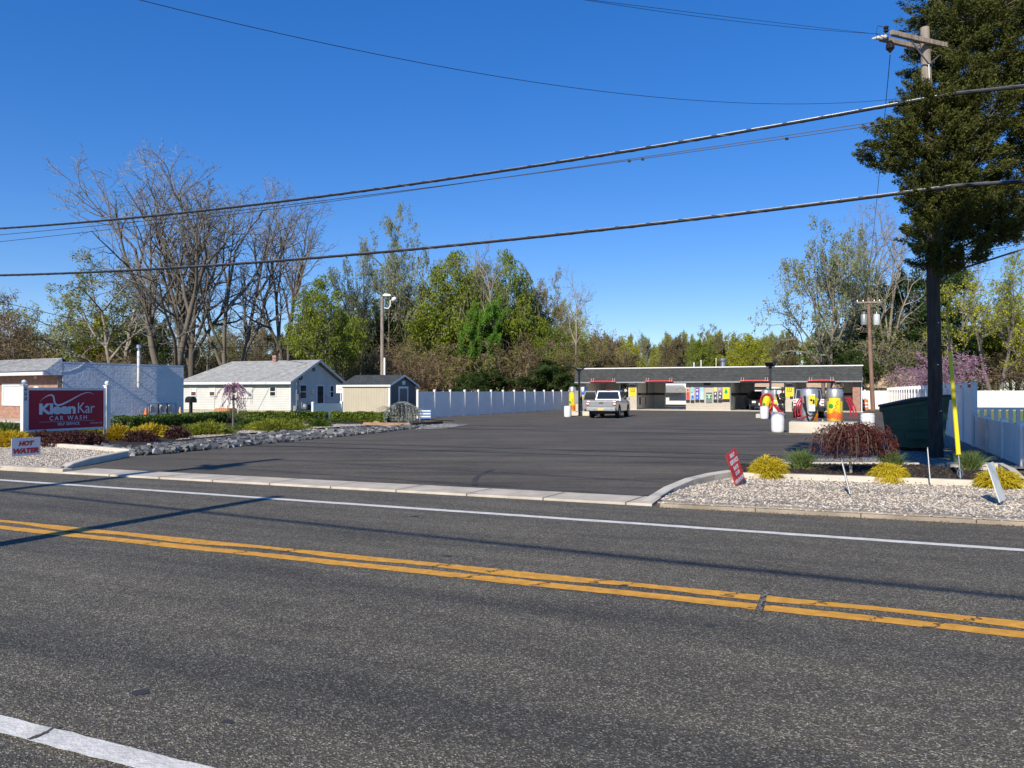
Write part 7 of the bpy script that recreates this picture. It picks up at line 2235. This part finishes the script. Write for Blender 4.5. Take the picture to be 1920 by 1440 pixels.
tag(mb.build('splice_box', m_wire), 'small black splice boxes hanging on the thin wire', 'splice box')
# three wires over the road to the near pole
wire('power_line', TIP + Vector((-0.3, 0, 0.05)), PB2 + Vector((0, 0, 5.75)), 0.1, 0.0045, 'thin power line from the insulator over the road', group=None)
wire('power_line', PB + Vector((-0.17, 0, 10.65)), PB2 + Vector((0, 0, 7.25)), 0.8, 0.0045, 'thin power line from the pole top, uppermost in the sky')
wire('power_line', PB + Vector((-0.1, 0, 9.15)), PB2 + Vector((0, 0, 7.5)), 1.6, 0.005, 'long thin sagging line across the upper left sky')
FPp = D(1632, 66, 0)
wire('power_line', TIP + Vector((0.1, 0, -0.45)), FPp + Vector((-0.5, 0, 9.3)), 0.9, 0.010, 'thin line dropping from the crossarm to the transformer pole')
# service drops at the left
wire('service_wire', LP_ + Vector((0, 0, 9.2)), Vector((-15.2, 60.2, 3.75)), 0.6, 0.018, 'thin service drop slanting down to the ranch house')
wire('service_wire', LP_ + Vector((0, 0, 8.0)), W31(-3.0, 0.3) + Vector((0, 0, 3.5)), 0.3, 0.018, 'thin service drop slanting down to the blue walled shop')
wire('service_wire', LP_ + Vector((0, 0, 6.2)), D(716, 62, 0) + Vector((0, 0, 6.2)), 1.6, 0.018, 'low thin wire swinging past the bare trees to the light pole')
# guy wire with yellow guard
GA = G(1800, 898, 0.08)
GU = thing('guy_wire', GA, 'guy wire with a bright yellow plastic guard anchored in the mulch', 'guy wire')
v_ = (PB + Vector((0, 0, 8.3))) - GA; vn = v_.normalized()
MB().tube([vn * 0.45, v_], 0.005, 5).build('strand', m_wire, GU)
mb = MB(); mb.tube([vn * 0.5, vn * 2.9], 0.042, 10, r_end=0.036); mb.build('guard', plain('yellow guard', (0.80, 0.62, 0.01), 0.4, var=0.05), GU, smooth=True)
mb = MB(); mb.tube([vn * 2.9, vn * 4.0], 0.02, 6, r_end=0.012); mb.build('faded_guard', plain('faded guard', (0.50, 0.30, 0.02), 0.5), GU)
mb = MB(); mb.tube([-vn * 0.1, vn * 0.5], 0.014, 6); mb.tube([vn * 0.12 + Vector((0.05 * math.cos(a), 0.0, 0.07 * math.sin(a))) for a in [i * 6.283 / 12 for i in range(13)]], 0.012, 5); mb.build('anchor_rod', m_galv, GU)

# transformer pole behind the car wash corner
TPp = thing('utility_pole', FPp, 'brown wooden pole with crossarm and grey transformers behind the brick pillar', 'utility pole')
mb = MB(); mb.tube([(0.22, 0, 0), (0.0, 0, 5), (-0.15, 0, 9.75)], [0.19, 0.16, 0.13], 12); mb.build('pole', m_pole_b, TPp, smooth=True)
mb = MB(); mb.box((-0.12, -0.15, 9.3), (2.0, 0.1, 0.13), rz=R(-15)); mb.build('crossarm', m_pole_g, TPp)
mb = MB()
for x in (-0.95, -0.5, 0.35, 0.75): mb.lathe((x - 0.1, -0.15 - 0.25 * x), [(0.04, 9.36), (0.06, 9.4), (0.03, 9.52)], 8)
mb.build('insulator', m_porc, TPp)
for x, c in ((-0.55, m_grey_metal), (0.52, plain('pale grey paint', (0.50, 0.52, 0.53), 0.4))):
    mb = MB(); mb.lathe((x - 0.05, -0.18), [(0.24, 7.35), (0.26, 7.4), (0.26, 8.2), (0.2, 8.28)], 18); mb.lathe((x - 0.05, -0.18), [(0.05, 8.28), (0.05, 8.5)], 8); mb.build('transformer', c, TPp, smooth=True)
# light pole behind the shed
LPp = thing('light_pole', D(717, 58, 0), 'weathered wooden light pole behind the garden shed', 'light pole')
mb = MB(); mb.tube([(0, 0, 0), (-0.03, 0, 8.8)], [0.16, 0.12], 12); mb.build('pole', m_pole_g, LPp, smooth=True)
mb = MB(); mb.tube([(0.1, -0.05, 8.9), (0.15, -0.1, 9.0), (0.6, -0.15, 8.95)], 0.05, 7); mb.tube([(0.15, -0.1, 7.95), (0.45, -0.15, 7.9), (0.6, -0.15, 8.1), (0.62, -0.15, 8.55)], 0.045, 7); mb.box((0.35, -0.15, 8.9), (0.6, 0.25, 0.12))
mb.build('arm', m_trim, LPp, smooth=True)
mb = MB(); mb.lathe((0, 0), [(0.05, 0), (0.16, 0.12), (0.16, 0.3), (0.1, 0.38)], 12); mb.xf(Matrix.Translation((0.72, -0.2, 8.5)) @ Matrix.Rotation(R(60), 4, 'Y')); mb.build('flood_lamp', m_trim, LPp, smooth=True)
mb = MB(); mb.b2(0.1, 0.22, -0.1, 0.05, 1.5, 4.2); mb.build('meter_board', m_trim, LPp)


# poles on the viewer's side of the road: outside the picture, their shadows cross the road
def near_pole(base, H, label, arms=True, r=0.16):
    t = thing('utility_pole', base, label, 'utility pole')
    MB().tube([(0, 0, -0.2), (0, 0, H)], [r * 1.2, r * 0.85], 14).build('pole', m_pole_g, t, smooth=True)
    if arms:
        MB().box((0, -0.15, H - 1.35), (1.3, 0.1, 0.12), rz=R(-60)).build('crossarm', m_pole_g, t)
        MB().lathe((0.32, 0.05), [(0.22, H - 1.75), (0.22, H - 1.2), (0.16, H - 1.1)], 16).build('transformer', m_grey_metal, t, smooth=True)
    return t


near_pole(PB2, 10.8, 'wooden pole with a transformer across the road, seen only by its shadow')
near_pole(Vector((-8.6, 2.7, 0)), 7.0, 'plain wooden pole across the road, seen only by its thick shadow', arms=False, r=0.15)
E1 = PB2 + Vector((0.89, -0.454, 0)) * 40
near_pole(E1, 10.8, 'wooden pole down the road behind the viewer')
t = wire('utility_cable', PB2 + Vector((0, 0, 6.5)), E1 + Vector((0, 0, 6.5)), 0.15, 0.034, 'thick cable along the near side, seen only by its shadow', strand=True)
wire('service_wire', PB2 + Vector((0, 0, 10.7)), E1 + Vector((0, 0, 10.7)), 0.2, 0.022, 'thin wire along the near side, upper, seen by its shadow')
wire('service_wire', PB2 + Vector((0, 0, 9.4)), E1 + Vector((0, 0, 9.4)), 0.2, 0.020, 'thin wire along the near side, lower, seen by its shadow')
W0 = Vector((-25, 12.9, 0)); W1 = Vector((25, -4.4, 0))
wire('service_wire', W0 + Vector((0, 0, 11.6)), W1 + Vector((0, 0, 11.4)), 0.2, 0.045, 'high wire over the road, its shadow crossing the car park farthest back')
wire('service_wire', W0 + Vector((0, 0, 10.6)), W1 + Vector((0, 0, 10.4)), 0.2, 0.045, 'high wire over the road, its shadow crossing the car park second farthest')

# ------------------------------------------------------------------ light, sky, camera
SUN_AZ, SUN_EL = 26.5 + 180.0, 33.0
sd = Vector((math.sin(R(SUN_AZ)) * math.cos(R(SUN_EL)), math.cos(R(SUN_AZ)) * math.cos(R(SUN_EL)), math.sin(R(SUN_EL))))
sl = bpy.data.lights.new('sun', 'SUN'); sl.energy = 4.6; sl.angle = R(0.5); sl.color = (1.0, 0.92, 0.78)
so = bpy.data.objects.new('sun', sl); COL.objects.link(so)
so.rotation_euler = (-sd).to_track_quat('-Z', 'Y').to_euler()
so.location = (-20, -40, 40)
w = bpy.data.worlds.new('World'); SC.world = w; w.use_nodes = True
nt = w.node_tree; nt.nodes.clear()
sky = nt.nodes.new('ShaderNodeTexSky'); sky.sky_type = 'NISHITA'; sky.sun_disc = False
sky.sun_elevation = R(SUN_EL); sky.sun_rotation = R(SUN_AZ); sky.altitude = 50
sky.air_density = 0.85; sky.dust_density = 0.0; sky.ozone_density = 5.0
hs = nt.nodes.new('ShaderNodeHueSaturation'); hs.inputs['Saturation'].default_value = 1.53; hs.inputs['Hue'].default_value = 0.517; hs.inputs['Value'].default_value = 1.38
gmn = nt.nodes.new('ShaderNodeGamma'); gmn.inputs[1].default_value = 0.68
bg = nt.nodes.new('ShaderNodeBackground'); bg.inputs[1].default_value = 0.15
ow = nt.nodes.new('ShaderNodeOutputWorld')
nt.links.new(sky.outputs[0], gmn.inputs[0]); nt.links.new(gmn.outputs[0], hs.inputs['Color']); nt.links.new(hs.outputs[0], bg.inputs[0]); nt.links.new(bg.outputs[0], ow.inputs[0])

cam = bpy.data.cameras.new('camera'); cam.sensor_width = 36; cam.sensor_fit = 'HORIZONTAL'; cam.lens = 36 * F_PX / 1920
cam.clip_start = 0.05; cam.clip_end = 4000
co_ = bpy.data.objects.new('camera', cam); COL.objects.link(co_)
co_.location = (0, 0, EYE); co_.rotation_euler = (R(90) + math.atan((HZ - 720) / F_PX), 0, 0)
SC.camera = co_
SC.view_settings.view_transform = 'Standard'; SC.view_settings.look = 'None'; SC.view_settings.gamma = 1.0
SC.view_settings.exposure = 0.32
SC.render.engine = 'CYCLES'
SC.cycles.max_bounces = 7; SC.cycles.diffuse_bounces = 5; SC.cycles.glossy_bounces = 3; SC.cycles.transmission_bounces = 3; SC.cycles.transparent_max_bounces = 4
SC.cycles.use_denoising = True
